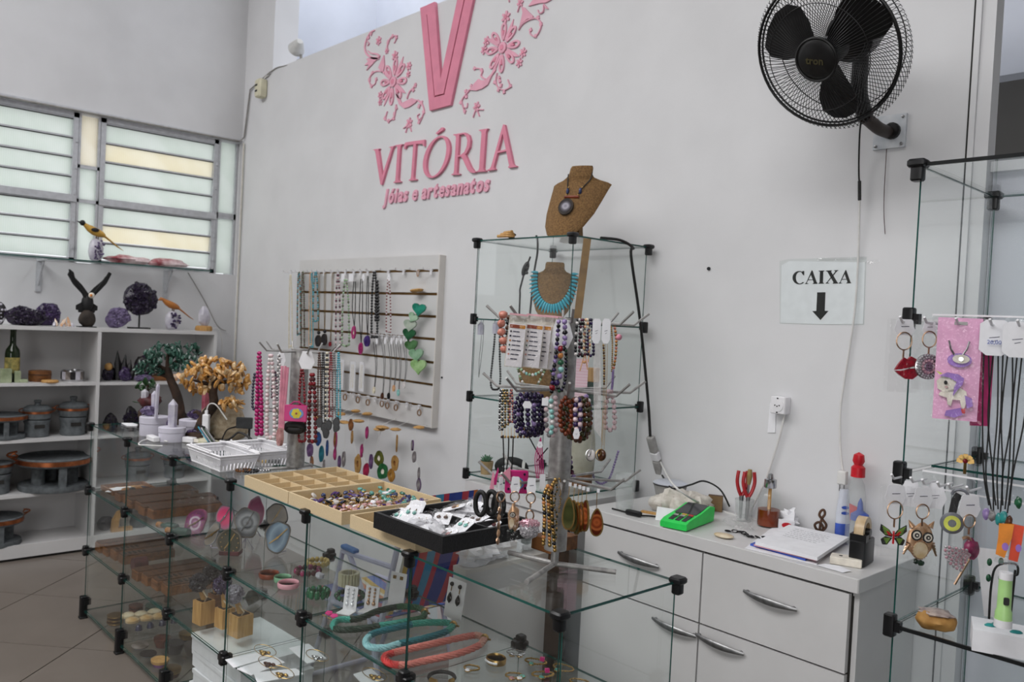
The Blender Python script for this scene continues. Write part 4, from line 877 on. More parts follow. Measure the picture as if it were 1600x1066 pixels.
# THINGS ON TOP OF THE GLASS COUNTER
C0=CZ[0]+.0005
mat('lavender_white','#c9c6d3',.45,var=.03);mat('rose_crystal','#b86a78',.25,color2='#8e4353',scale=30)
mat('leaf_gem_green','#37594c',.25,color2='#203c33',scale=80);mat('leaf_gem_amber','#ad742f',.2,color2='#c49c62',scale=90);mat('leaf_gem_pale','#bd9560',.2,color2='#d3bc98',scale=90)
mat('trunk_brown','#3d2a1e',.8,color2='#22180f',scale=30,bump=.6,bscale=60);mat('leaf_green','#2f5a2a',.5,color2='#1d3d1b',scale=30);mat('sack_cloth','#b3a48c',.95,color2='#9a8a72',scale=60,bump=.6,bscale=150)
mat('pen_blue','#3aa6c8',.35);mat('tray_green','#123f37',.5);mat('mirror_box','#3a3b3c',.15);mat('beige_felt','#cdb894',.9,var=.04,scale=300);mat('beige_felt_dark','#b8a27c',.95,var=.05,scale=300);mat('black_leather','#151517',.55,var=.2,scale=120,bump=.3,bscale=200)
p=on_counter(192,663);o=MB();P=[(-.055,-.025),(.04,-.03),(.06,.01),(.015,.03),(-.045,.025)]
o.add([(x,y,.003+.005*abs(math.sin(9*x+5*y)))for x,y in P]+[(0,0,.010),(-.02,-.008,.008)],[(0,1,5,6),(1,2,5),(2,3,5),(3,4,6,5),(4,0,6)],'paper');o.add([(x,y,.001)for x,y in P],[(4,3,2,1,0)],'paper')
for k in range(5):o.add([(P[k][0],P[k][1],.001),(P[(k+1)%5][0],P[(k+1)%5][1],.001),(P[(k+1)%5][0],P[(k+1)%5][1],.003+.005*abs(math.sin(9*P[(k+1)%5][0]+5*P[(k+1)%5][1]))),(P[k][0],P[k][1],.003+.005*abs(math.sin(9*P[k][0]+5*P[k][1])))],[(0,1,2,3)],'paper')
tag(o.build('folded_paper',loc=(p.x+.05,p.y+.02,C0),smooth=0),'crumpled white paper lying on the far left end of the glass counter','paper')
# three round boxes with crystals
def round_box(label,p,r,h,front=True):
 t=thing('round_box',label,'box',(p.x,p.y,C0),CAMZ,'white round boxes with crystals')
 b=MB();b.lathe([(r*.985,0),(r,.002),(r,h*.62),(r*.985,h*.63)],'lavender_white',n=32);b.build('body',t);b=MB();b.lathe([(r*1.0,h*.64),(r*1.03,h*.65),(r*1.03,h*.98),(r,h),(.001,h)],'lavender_white',n=32);b.build('lid',t);return t
p=Vector((-3.875,1.395,C0));round_box('white round box at the back left, with pale pink amethyst and glass points on it',p,.062,.085)
pb=Vector((-3.672,1.40,C0));round_box('big white round box in front, carrying the tall clear quartz point',pb,.055,.062)
pc=Vector((-3.78,1.545,C0));round_box('white round box at the right, half hidden behind the purple cluster',pc,.068,.075)
def amethyst_bit(label,p,w,h,m,seed):return geode(label,p,w,h,m,CAMZ,seed=seed,n=34,name='amethyst_cluster')
amethyst_bit('small pale pink amethyst on the back left round box',Vector((p.x-.02,p.y-.02,p.z+.086)),.07,.045,'amethyst_light',41)
amethyst_bit('small purple amethyst leaning against the big round box side',Vector((-3.765,1.43,C0+.0)),.05,.085,'amethyst',42)
amethyst_bit('dark purple amethyst cluster on the glass before the right round box',Vector((-3.665,1.50,C0)),.085,.05,'amethyst',43)
amethyst_bit('purple amethyst on top of the right round box',Vector((pc.x,pc.y,pc.z+.076)),.075,.045,'amethyst',44)
def point(label,p,w,h,m,lean=(0,0),tip=.25,name='crystal_point',taper=1):
 o=MB();o.crystal((0,0,0),(lean[0],lean[1],1),w/2,h,m,6,tip);return tag(o.build(name,loc=p,smooth=15),label,'crystal')
mat('quartz_clear','#d2d0d8',.1,color2='#b8b2c8',scale=30,trans=.15)
point('tall clear quartz point standing on the big round box',pb+Vector((0.0,.0,.063)),.040,.122,'quartz_clear',tip=.2)
point('thin clear glass wand standing behind the quartz point',Vector((-3.80,1.375,p.z+.086)),.018,.16,'quartz_clear',(.05,0),.1)
point('clear wand on the back left round box, left of the thin one',Vector((-3.89,1.40,p.z+.086)),.03,.115,'quartz_clear',(-.1,0),.15)
point('pink and orange crystal wand standing upright between the two gem trees',Vector((-3.805,1.60,C0+.105)),.038,.115,'rose_crystal',(.03,0),.2)
o=MB();o.bbox((0,0,.05),(.02,.02,.10),'quartz_clear',.005);tag(o.build('wand_stand',loc=(-3.805,1.60,C0)),'clear stand under the pink crystal wand','stand')
# gem trees
def gem_tree(label,base,trunk,branches,crown,n,leaf_m,lw,seed,droop):
 rg=random.Random(seed);t=thing('gem_tree',label,'ornamental tree',base,0);b=MB()
 P=spline(trunk,5);N=len(P);b.tube(P,[.030-.014*i/(N-1)for i in range(N)],'trunk_brown',8)
 tips=[]
 for br in branches:
  Q=spline(br,5);b.tube(Q,[.012-.008*i/(len(Q)-1)for i in range(len(Q))],'trunk_brown',6);tips.append(Q[-1])
 b.build('trunk',t,60)
 b=MB();b.rock((0,0,.018),(.075,.06,.024),'trunk_brown',seed,.2,2,14,8,flatbase=-.7);b.build('root',t,60)
 meshes=[]
 for m_ in leaf_m:
  for v in range(2):q=MB();q.rock((0,0,0),(lw*.5,lw*.28,lw*.75),m_,seed+v,.18,1.3,6,5);meshes.append(q.mesh('gem_leaf',25))
 for k in range(n):
  c,r=crown[k%len(crown)];c=Vector(c);a=rg.uniform(0,2*PI);z=rg.uniform(-1,1)if droop else rg.uniform(-.55,1);s_=math.sqrt(1-z*z);rad=rg.uniform(.55,1)**.5
  q=c+Vector((r[0]*s_*math.cos(a),r[1]*s_*math.sin(a),r[2]*z))*rad
  inst('gem_leaf',rg.choice(meshes),t,TR(q)@RZ(rg.uniform(0,6.3))@RX(rg.uniform(-1.1,1.1))@SCL(*(rg.uniform(.75,1.15),)*3))
 return t
R2=lambda u,v,dpt,base:atd(u,v,dpt)-base
gb=Vector((-4.03,1.55,C0));dpg=dep(gb)
g_=lambda u,v,dd=0:R2(u,v,dpg+dd,gb)
gem_tree('gem tree with dark green stone leaves, left of the amber tree',gb,[Vector((0,0,.02)),g_(281,650),g_(277,620),g_(266,592),g_(262,574)],[[g_(264,580),g_(245,572),g_(228,578)],[g_(263,576),g_(285,562),g_(305,572)],[g_(262,574),g_(262,556),g_(266,545)],[g_(266,590),g_(250,585),g_(240,586)],[g_(263,576),g_(290,555,.06),g_(300,560,.1)]],[(g_(262,562),(.085,.09,.07)),(g_(235,577),(.075,.07,.045)),(g_(295,572),(.085,.08,.05)),(g_(285,550,.05),(.10,.09,.045)),(g_(250,552),(.07,.07,.05))],250,('leaf_gem_green',),.021,3,False)
ab=Vector((-3.665,1.515,C0));dpa=dep(ab);a_=lambda u,v,dd=0:R2(u,v,dpa+dd,ab)
gem_tree('gem tree with amber citrine leaves, right of the green gem tree',ab,[Vector((0,0,.02)),a_(317,660),a_(324,646),a_(334,632),a_(333,612),a_(338,594)],[[a_(335,605),a_(318,598),a_(300,594)],[a_(337,596),a_(342,580),a_(348,566)],[a_(337,600),a_(360,596),a_(378,600)],[a_(336,598),a_(322,582),a_(312,572)],[a_(333,628),a_(350,632),a_(362,634)],[a_(320,655),a_(308,644),a_(302,646)]],[(a_(338,575),(.085,.08,.055)),(a_(305,592),(.06,.07,.05)),(a_(318,578),(.07,.07,.045)),(a_(365,588),(.06,.07,.06)),(a_(345,590),(.10,.08,.05)),(a_(360,576),(.06,.06,.04)),(a_(312,608),(.045,.05,.02)),(a_(360,632),(.05,.05,.028)),(a_(376,600),(.03,.04,.04))],210,('leaf_gem_amber','leaf_gem_pale','leaf_gem_amber'),.026,5,True)
# small plant in a red stone behind the quartz
pt=Vector((-4.16,1.47,C0));t=thing('small_plant','small dark green plant on a dark red stone beside the green tree trunk','plant',pt)
b=MB();b.rock((0,0,.05),(.055,.05,.052),'trunk_brown',2,.2,2,12,8,flatbase=-.9);b.build('base',t,60);mat('dark_red','#4f1d22',.6,var=.3)
b=MB();b.rock((0.01,0,.125),(.06,.05,.032),'dark_red',4,.2,2,12,8);b.build('red_stone',t,60);b=MB();b.crystal((.02,-.03,.14),(0,0,1),.018,.045,'quartz',6);b.build('clear_stone',t)
q=MB();q.sphere((0,0,.012),(.011,.003,.020),'leaf_green',n=6,k=5);lm=q.mesh('leaf',60)
b=MB();b.cyl((0,0,.08),(-.03,0,.20),.006,'trunk_brown',6);b.build('stem',t)
for k in range(26):inst('leaf',lm,t,TR(-.035+random.uniform(-.04,.04),random.uniform(-.04,.04),random.choice((.10,.18,.19,.20))+random.uniform(-.02,.02))@RZ(random.uniform(0,6))@RX(random.uniform(.4,1.5)))
# sack, device, cables, pens
ps=Vector((-3.69,1.635,C0));o=MB()
rings=[]
for z,r1,r2 in((0,.10,.06),(.03,.115,.07),(.08,.11,.062),(.12,.09,.05),(.15,.065,.035),(.165,.05,.02)):rings.append([(r1*math.cos(a)*(1+.08*math.sin(5*a+z*40)),r2*math.sin(a),z+.006*math.sin(3*a))for a in[2*PI*k/20 for k in range(20)]])
o.loft(rings,'sack_cloth');tag(o.build('cloth_sack',M=TR(ps)@RZ(CAMZ),smooth=70),'beige cloth sack standing behind the amber gem tree','sack')
pd=Vector((-3.83,1.80,0));dd=at(382,661,x=-3.72)
t=thing('small_screen','small black screen held up on a thin stand by the amber gem tree','device',(dd.x,min(dd.y,1.64),C0),CAMZ);zz=at(382,661,y=min(dd.y,1.64)).z-C0;dd2=at(382,661,y=min(dd.y,1.64));t.location=(dd2.x,dd2.y,C0);zz=dd2.z-C0
b=MB();b.bbox((0,0,0),(.072,.05,.012),'mirror_box',.004,RX(PI/2));b.build('housing',t,loc=(0,0,zz));b=MB();b.cyl((0.02,.01,0),(.02,.01,zz),.005,'cord_black',8);b.lathe([(.03,0),(.03,.005),(.001,.006)],'cord_black',TR(.02,.01,0),14);b.build('stand',t)
def cable(name,label,pts,r,m,n=6,cat='cable'):
 P=spline([Vector(q)for q in pts],6);c=MB();c.tube([q-P[0]for q in P],r,m,n);return tag(c.build(name,loc=P[0]),label,cat)
zc=C0+.004
def oc(u,v,dz=0):q=at(u,v,z=C0+.004+dz);return Vector((q.x,min(q.y,1.64),q.z))
cable('black_cable','black cable looping down from the small screen onto the counter',[Vector((dd2.x,dd2.y+.01,C0+zz-.01)),oc(358,670,.05),oc(350,680,.02),oc(346,690)],.0035,'cord_black')
cable('white_charger_cable','white cable of the charger looping over the counter edge',[oc(262,690,.004),oc(238,686),oc(222,689,-.0),oc(217,695),oc(232,696),oc(254,697)],.0028,'cord_white')
t=thing('phone_charger','white charger block lying in front of the big round box','charger',at(239,689,z=C0),0);b=MB();b.bbox((0,0,.011),(.09,.03,.022),'white_plastic',.006);b.build('body',t)
t=thing('power_adapter','white adapter block right of the big round box','adapter',Vector((-3.60,1.45,C0)),CAMZ*.6);b=MB();b.bbox((0,0,.012),(.06,.03,.024),'white_plastic',.006);b.build('body',t);b=MB();b.bbox((.042,0,.012),(.025,.02,.016),'bone_white',.004);b.build('nose',t)
pu=Vector((-3.61,1.525,C0));t=thing('usb_charger','white upright charger with a grey cable arching from its top','charger',pu,CAMZ);b=MB();b.bbox((0,0,.06),(.030,.026,.12),'white_plastic',.006);b.build('body',t);b=MB();b.bbox((0,0,.128),(.014,.012,.02),'white_plastic',.003);b.tube(spline([(0,0,.135),(.01,0,.165),(.04,0,.165),(.075,.005,.12),(.09,.005,.10)],6),.003,'cord_white',6);b.build('cable',t)
o=MB();o.bbox((0,0,.01),(.16,.05,.02),'cream_plastic',.005);tag(o.build('power_strip',M=TR(-3.50,1.50,C0)@RZ(.15)),'flat cream power strip lying behind the white baskets','power strip')
ptray=Vector((-3.36,1.475,C0));t=thing('pen_tray','dark green tray holding the pens behind the white baskets','tray',ptray,.5);b=MB();b.box((0,0,.002),(.11,.07,.004),'tray_green')
for s_ in(-1,1):b.box((0,s_*.033,.015),(.11,.004,.028),'tray_green');b.box((s_*.053,0,.015),(.004,.07,.028),'tray_green')
b.build('tray',t,smooth=0)
for k,(m_,l)in enumerate((('pen_blue','bright blue pen leaning in the green tray'),('silver','silver pen leaning left of the blue one'),('lavender_white','white pen leaning at the left of the green tray'),('leaf_green','dark pen with green end right of the blue one'),('silver','thin silver pen at the right of the green tray'))):
 t=thing('pen',l,'pen',ptray+Vector((-.035+.017*k,-.01,.012)),0);b=MB();b.cyl((0,0,0),(-.075,-.03,.075),.0055,m_,8);b.build('barrel',t);b=MB();b.cyl((-.075,-.03,.075),(-.083,-.033,.083),.004,'black_plastic',8);b.build('tip',t)
cable('black_adapter_cable','thick black cable and plug lying right of the pens',[oc(352,690),oc(362,684,.03),oc(374,676,.05),oc(392,686,.03),oc(398,697)],.005,'cord_black')
# two white baskets
def basket(label,x0,x1,y0,y1,h):
 t=thing('plastic_basket',label,'basket',((x0+x1)/2,(y0+y1)/2,C0),0,'white plastic baskets');w,d=x1-x0,y1-y0;tp_=.86
 b=MB();b.box((0,0,.002),(w*tp_,d*tp_,.004),'white_plastic');b.build('base',t,smooth=0)
 b=MB()
 for z,k in((h,1.0),(h*.80,.97),(.004,tp_)):
  X,Y=w/2*k,d/2*k;hh=.008 if z==h else .004
  for a,e in(((-X,-Y,z),(X,-Y,z)),((X,-Y,z),(X,Y,z)),((X,Y,z),(-X,Y,z)),((-X,Y,z),(-X,-Y,z))):b.tube([a,e],hh/2,'white_plastic',4)
 b.build('rim',t,smooth=0);b=MB()
 def wall(a0,a1,b0,b1,n):
  for k in range(n):
   f0,f1=(k+.0)/n,(k+.72)/n
   q=lambda A,B,f:tuple(A[i]+(B[i]-A[i])*f for i in range(3))
   vs=[q(a0,a1,f0),q(a0,a1,f1),q(b0,b1,f1),q(b0,b1,f0)];b.add(vs,[(0,1,2,3)],'white_plastic')
 X,Y,x_,y_=w/2,d/2,w/2*tp_,d/2*tp_
 wall((-x_,-y_,0),(x_,-y_,0),(-X,-Y,h),(X,-Y,h),20);wall((-x_,y_,0),(x_,y_,0),(-X,Y,h),(X,Y,h),20);wall((x_,-y_,0),(x_,y_,0),(X,-Y,h),(X,Y,h),10);wall((-x_,-y_,0),(-x_,y_,0),(-X,-Y,h),(-X,Y,h),10)
 for sgn in(-1,1):b.add([(-X*.93,sgn*Y*.93,h*.5),(X*.93,sgn*Y*.93,h*.5),(X,sgn*Y,h),(-X,sgn*Y,h)],[(0,1,2,3)],'white_plastic');b.add([(sgn*X*.93,-Y*.93,h*.5),(sgn*X*.93,Y*.93,h*.5),(sgn*X,Y,h),(sgn*X,-Y,h)],[(0,1,2,3)],'white_plastic')
 b.build('slatted_wall',t,smooth=0,kind='stuff')
 for s_ in(-1,1):b=MB();b.tube([(-X-.004,s_*Y*.75,h+.006),(-X+.03,s_*Y*.96,h+.006),(X*.4,s_*Y*.98,h+.007)],.004,'white_plastic',6);b.sphere((X*.4,s_*Y*.98,h+.006),.007,'white_plastic');b.build('handle',t)
 return t
basket('white slotted basket at the front counter edge, nearest to the round boxes',-3.185,-2.88,1.275,1.425,.060)
basket('white slotted basket behind the front one, next to the spinner pole',-3.185,-2.90,1.435,1.585,.062)
mat('mixed_yellow','#c8a33a',.4)
for k,(x,y,m_)in enumerate(((-3.0,1.50,'mixed_yellow'),(-2.97,1.53,'ink'),(-3.03,1.47,'ink'),(-3.06,1.51,'lavender_white'),(-3.1,1.35,'ink'),(-3.0,1.33,'lavender_white'))):
 o=MB();o.bbox((0,0,.006),(.05,.03,.012),m_,.005);tag(o.build('small_packet',M=TR(x,y,C0+.0045+.0004*k)@RZ(k)),'small %s packet lying inside the %s white basket%s'%({'mixed_yellow':'yellow','ink':'black','lavender_white':'white'}[m_],'rear' if y>1.43 else 'front',(', nearer its right end',', in the right corner',', near the front rim',', in the middle',', toward its left end',', near the front rim')[k]),'packet')
# trays
def tray(label,x0,x1,y0,y1,z,h,nx,ny,m,mi,wall=.006,fills=None):
 t=thing('display_tray',label,'tray',((x0+x1)/2,(y0+y1)/2,z),0);w,d=x1-x0,y1-y0
 b=MB();b.box((0,0,.002),(w,d,.004),m)
 for s_ in(-1,1):b.box((0,s_*(d/2-wall/2),h/2+.002),(w,wall,h-.004),m);b.box((s_*(w/2-wall/2),0,h/2+.002),(wall,d-2*wall,h-.004),m)
 b.build('frame',t,smooth=0);b=MB();b.box((0,0,.0045),(w-2*wall,d-2*wall,.002),mi);b.build('lining',t,smooth=0)
 for k in range(1,nx):b=MB();b.box((0,0,0),(.003,d-2*wall,h*.8),mi);b.build('divider',t,smooth=0,loc=(-w/2+w*k/nx,0,.004+h*.4))
 for k in range(1,ny):b=MB();b.box((0,0,0),(w-2*wall,.0031,h*.8),mi);b.build('divider',t,smooth=0,loc=(0,-d/2+d*k/ny,.004+h*.4))
 return t
tray('beige felt tray with sixteen mostly empty compartments',-2.640,-2.335,1.256,1.612,C0,.037,4,4,'beige_felt','beige_felt')
tray('open beige felt tray heaped with gold jewellery',-2.331,-2.020,1.256,1.612,C0,.037,1,1,'beige_felt','beige_felt_dark')
tray('beige felt tray under the black tray',-1.985,-1.676,1.262,1.618,C0,.037,2,2,'beige_felt','beige_felt_dark')
o=MB();o.bbox((0,0,.0185),(.075,.105,.037),'wood_mid',.003,n=1);tag(o.build('brown_box',loc=(-1.520,1.607,C0),smooth=0),'low brown box at the rear right corner of the black tray','box')
BX0,BX1,BY0,BY1,BZ=-1.830,-1.535,1.236,1.545,C0+.0375
t=thing('black_tray','black leatherette tray with compartments full of small white packets','tray',((BX0+BX1)/2,(BY0+BY1)/2,BZ),0);w,d,h=BX1-BX0,BY1-BY0,.042
b=MB();b.box((0,0,.003),(w,d,.006),'black_leather')
for s_ in(-1,1):b.box((0,s_*(d/2-.005),h/2+.003),(w,.010,h-.006),'black_leather');b.box((s_*(w/2-.005),0,h/2+.003),(.010,d-.02,h-.006),'black_leather')
b.build('frame',t,smooth=0)
for c,s_ in(((0,.02,.02),(w-.02,.006,.028)),((.06,.09,.02),(.006,d/2-.03,.028))):b=MB();b.box((0,0,0),s_,'black_leather');b.build('divider',t,smooth=0,loc=c)
# little things in the sixteen-compartment tray
for u,v,m_,l in((400,748,'ink','tiny black charm in the front left compartment of the beige tray'),(421,754,'amethyst','small dark bead pile in the second front compartment of the beige tray'),(519,737,'paper','small white card in the rear compartment of the beige tray'),(536,742,'leaf_gem_green','tiny green stone in the rear right compartment of the beige tray'),(543,750,'ink','tiny black charm in the right compartment of the beige tray')):
 q=at(u,v,z=C0+.012);o=MB()
 if m_=='paper':o.box((0,0,.004),(.05,.035,.002),'paper',RY(.15));
 else:o.rock((0,0,.006),(.012,.010,.006),m_,u,.2,2,8,6,flatbase=-.9)
 tag(o.build('small_charm' if m_!='paper' else 'small_card',loc=(q.x,min(max(q.y,1.27),1.59),C0+.0062),smooth=30),l,'charm' if m_!='paper' else 'card')
# heap of gold rings and pendants
GEMS={}
for nm,c,c2 in(('purple','#5a3f7d','#2e1f46'),('aqua','#6fa89d','#457f74'),('black','#18171b','#060607'),('white','#e9e7ea','#cfccd2'),('rose','#c09491','#9c6c6a'),('green','#3c7f68','#225443'),('blue','#3a4670','#232b4a'),('clear','#c8c2bd','#a8a19c'),('hot_pink','#e0468d','#c02f74')):mat('gem_'+nm,c,.18,color2=c2,scale=60)
def gem_ring_mesh(m,v):
 b=MB();s_=(.0115,.010,.0065)if v==0 else(.0085,.0135,.006)
 b.rock((0,0,.009),s_,m,v,.12,1.5,9,6);b.lathe([(s_[0]*.95,.005),(s_[0]*1.03,.0065),(s_[0]*.98,.008)],'gold',n=9,sq=(1,s_[1]/s_[0]))
 b.tube([(.009*math.cos(a),0,.000+.009*math.sin(a)*.6)for a in[2*PI*k/10 for k in range(10)]],.0012,'gold',4,closed=True);return b.mesh('gem_ring',35)
RM={nm:[gem_ring_mesh('gem_'+nm,v)for v in(0,1)]for nm in GEMS or('purple','aqua','black','white','rose','green','blue','clear','hot_pink')}
rg=random.Random(12);cells=[]
for i in range(17):
 for j in range(9):
  cells.append((-2.318+.285*(i+.5)/17,1.285+.305*(j+.5)/9,j))
rowc={};ORD=('first','second','third','fourth','fifth','sixth','seventh','eighth','ninth','tenth','eleventh','twelfth','thirteenth','fourteenth','fifteenth','sixteenth','seventeenth')
for k,(x,y,jr)in enumerate(cells):
 fx_,fy_=(x+2.33)/.31,(y-1.256)/.356
 if rg.random()<(.55 if fx_<.2 or fx_>.92 or fy_<.12 or fy_>.9 else .04):continue
 if fy_>.62:nm=rg.choice(('aqua','aqua','green','blue','purple','white','aqua'))
 elif fx_>.6:nm=rg.choice(('rose','rose','white','clear','purple','rose'))
 elif fx_<.35:nm=rg.choice(('purple','black','white','purple','blue','hot_pink' if k==20 else 'clear'))
 else:nm=rg.choice(('black','purple','black','clear','purple','blue'))
 rowc[jr]=rowc.get(jr,-1)+1
 o=inst('gem_ring',rg.choice(RM[nm]),None,TR(x+rg.uniform(-.004,.004),y+rg.uniform(-.006,.006),C0+.013+rg.uniform(0,.008))@RZ(rg.uniform(0,6.3))@RX(rg.uniform(-.9,.9))@SCL(*(rg.uniform(.68,.98),)*3))
 tag(o,'gold ring with %s stone, %s row from the front, %s from the left'%(nm.replace('_',' '),ORD[jr],ORD[rowc[jr]]),'ring','gold rings with %s stones'%nm.replace('_',' '))
# packets on the black tray
mat('turquoise_bit','#6fb5a8',.3);mat('bronze_bit','#7b5a44',.4)
def earring_packet(label,p,rz,tilt,gem,w=.055,h=.07,film=True,cat='packet',roll=0):
 t=thing('earring_packet',label,cat,p,0);t.rotation_euler=(tilt,roll,rz)
 b=MB();b.prism([(-w*.42,0),(w*.42,0),(w*.42,h*.8),(w*.3,h*.92),(-w*.3,h*.92),(-w*.42,h*.8)],.0012,'paper');b.build('card',t,smooth=0)
 b=MB()
 for s_ in(-1,1):b.sphere((s_*w*.17,-.004,h*.48),(.006,.003,.007),gem,n=8,k=5);b.tube([(s_*w*.17,-.003,h*.56),(s_*w*.17,-.003,h*.68)],.0012,'gold',4)
 b.build('earrings',t)
 if film:b=MB();b.add([(-w/2,-.006,-.004),(w/2,-.007,-.004),(w/2,-.009,h*.5),(w/2,-.004,h*1.05),(-w/2,-.005,h*1.05),(-w/2,-.010,h*.5)],[(0,1,2,5),(5,2,3,4)],'film');b.build('plastic_bag',t,smooth=0)
 return t
rg=random.Random(5);spots=[]
for i in range(4):
 for j in range(2):spots.append((BX0+.035+.062*i,BY0+.035+.062*j,'front'))
for i in range(3):
 for j in range(2):spots.append((BX0+.04+.055*i,BY0+.20+.05*j,'rear left'))
words_=('turquoise','bronze','pale green','black','silver','brown','rose')
gm={'turquoise':'turquoise_bit','bronze':'bronze_bit','pale green':'gem_aqua','black':'gem_black','silver':'silver','brown':'wood_dark','rose':'gem_rose'}
cnt={}
for k,(x,y,cell)in enumerate(spots):
 wd=words_[k%7];key=(wd,cell);cnt[key]=cnt.get(key,0)+1
 earring_packet('bagged white card with %s studs, %s part of the black tray%s'%(wd,cell,'' if cnt[key]==1 else ', right one'),(x,y,BZ+.012+.009*(k%3)),rg.uniform(-.8,.9),-1.15+rg.uniform(-.2,.2),gm[wd])
mat('film_white','#dedee2',.25,var=.06,alpha=.55)
for k,(x,y,cell)in enumerate(((BX0+.06,BY0+.09,'front'),(BX0+.13,BY0+.06,'front'),(BX0+.20,BY0+.06,'front'),(BX0+.10,BY0+.25,'rear left'))):
 o=MB();o.rock((0,0,0),(.045,.022,.012),'film_white',k+3,.35,2.5,12,7);tag(o.build('crumpled_bag',M=TR(x,y,BZ+.034)@RZ(k*1.3),smooth=0),'crumpled empty clear bag on the packets of the black tray, %s'%('at the left end','at the front middle','at the front right','in the rear left part')[k],'bag')
earring_packet('white card with a dark red stud in the black tray',(BX0+.225,BY0+.20,BZ+.012),.5,-1.3,'dark_red',film=False,cat='card')
earring_packet('cream card with gold clip earrings lying at the right end of the black tray',(BX0+.262,BY0+.215,BZ+.012),-.5,-1.2,'gold',film=False,cat='card')
# beads and chains scattered by the tray
for u,v,m_,l in((380,737,'wood_mid','brown bead bracelet on the glass between basket and beige tray'),(392,738,'tourmaline','black bead bracelet on the glass between basket and beige tray'),(412,736,'silver','silver ring of beads beside the spinner foot'),(437,732,'leaf_gem_green','green bead string beside the spinner foot')):
 q=at(u,v,z=C0);t=thing('bead_bracelet',l,'bracelet',(q.x,q.y,C0));b=MB()
 for k in range(14):a=2*PI*k/14;b.sphere((.024*math.cos(a),.024*math.sin(a),.005),.005,m_,n=6,k=5)
 b.build('beads',t,60,kind='stuff')
# THINGS INSIDE THE GLASS COUNTER
Z2,Z3,Z4=(CZ[k]+.0006 for k in(1,2,3))
def inz(u,v,z):return at(u,v,z=z)
mat('cloth_blue','#2a3144',.9,color2='#1b2030',scale=40);mat('cork','#9a6f45',.8,color2='#7d5630',scale=60);mat('bottle_glass','#1f4236',.1);mat('clear_dark','#4d4f4c',.2,color2='#2f302f',scale=30)
# small wooden tray with cards
p=inz(181,762,Z2);t=thing('wooden_tray','small wooden tray of white and blue cards, far left on the counter shelf','tray',(-4.20,1.40,Z2),0)
b=MB();b.box((0,0,.003),(.17,.20,.006),'wood_light')
for s_ in(-1,1):b.box((s_*.082,0,.012),(.008,.20,.022),'wood_mid');b.box((0,s_*.096,.012),(.156,.008,.022),'wood_mid')
b.build('tray',t,smooth=0)
for k,(x,y,m_,l)in enumerate(((-.02,-.03,'paper','white card in the small wooden tray'),(.02,.03,'cloth_blue','dark blue card across the small wooden tray'),(.03,-.06,'paper','short white card at the front of the small wooden tray'))):
 o=MB();o.box((0,0,0),(.06,.11,.003),m_);tag(o.build('small_card',M=TR(-4.20+x,1.40+y,Z2+.008+.004*k)@RZ(.4*k),smooth=0),l,'card')
o=MB();
for k in range(6):o.rock((-.06+.025*k,.012*math.sin(k*2),.012+.004*(k%3)),(.035,.06,.014),'cloth_blue',k,.3,2.2,10,7,flatbase=-.8)
tag(o.build('cloth_pile',loc=(-4.00,1.50,Z2),smooth=30),'dark blue crumpled cloth pile on the counter shelf behind the wooden boxes','cloth')
for u,v,m_,l in((194,766,'cork','cork piece beside the small wooden tray'),(203,766,'tourmaline','black stone between the two cork pieces'),(212,763,'cork','second cork piece, right of the black stone')):
 q=inz(u,v,Z2+.015);o=MB();o.rock((0,0,.016),(.026,.022,.018),m_,u,.12,2,10,7,flatbase=-.9);tag(o.build('cork_piece' if m_=='cork' else 'black_stone',loc=(q.x+.03,q.y,Z2),smooth=40),l,'stopper' if m_=='cork' else 'stone')
# long wooden boxes lying across the shelves
def long_box(label,x,y0,L,z,w=.062,h=.036,m='wood_mid',slots=0,rz=0):
 t=thing('wooden_box',label,'box',(x,y0+L/2,z),rz,'long wooden boxes in the glass counter')
 b=MB();b.bbox((0,0,h/2),(w,L,h),m,.004,n=1);b.build('body',t,smooth=0)
 b=MB();b.bbox((0,0,h+.003),(w*.92,L*.97,.006),'wood_dark',.003,n=1);b.build('lid',t,smooth=0)
 for k in range(slots):b=MB();b.box((0,0,0),(w*.5,.010,.003),'gap_dark');b.build('slot',t,smooth=0,loc=(0,-L*.42+.022*k,h+.0065))
 return t
nth_=('first','second','third','fourth','fifth','sixth','seventh')
for k in range(6):long_box('long closed wooden box on the upper counter shelf, %s of six from the left'%nth_[k],-4.00+.078*k,1.285+.012*(k%2),.345-.02*(k%3),Z2,.068,.034+.004*(k%2))
for k in range(4):long_box('long %swooden box on the middle counter shelf, %s from the left end'%('' if k<2 else 'slotted ',nth_[k]),-4.255+.082*k,1.285+.01*k,.33-.03*k,Z3,.070,.042-.005*(k%2),slots=0 if k<2 else 5)
for k in range(4):long_box('long %swooden box, middle counter shelf, %s right of the red cylinder'%('' if k<2 else 'slotted ',nth_[k]),-3.735+.085*k,1.285+.012*k,.34-.02*k,Z3,.070,.040,slots=0 if k<2 else 5)
o=MB();o.tube([(-.0,0,.03),(.0,.06,.03)],.03,'dark_red',14);tag(o.build('red_cylinder',loc=(-3.86,1.32,Z3)),'dark red cylinder lying between the two groups of wooden boxes','cylinder')
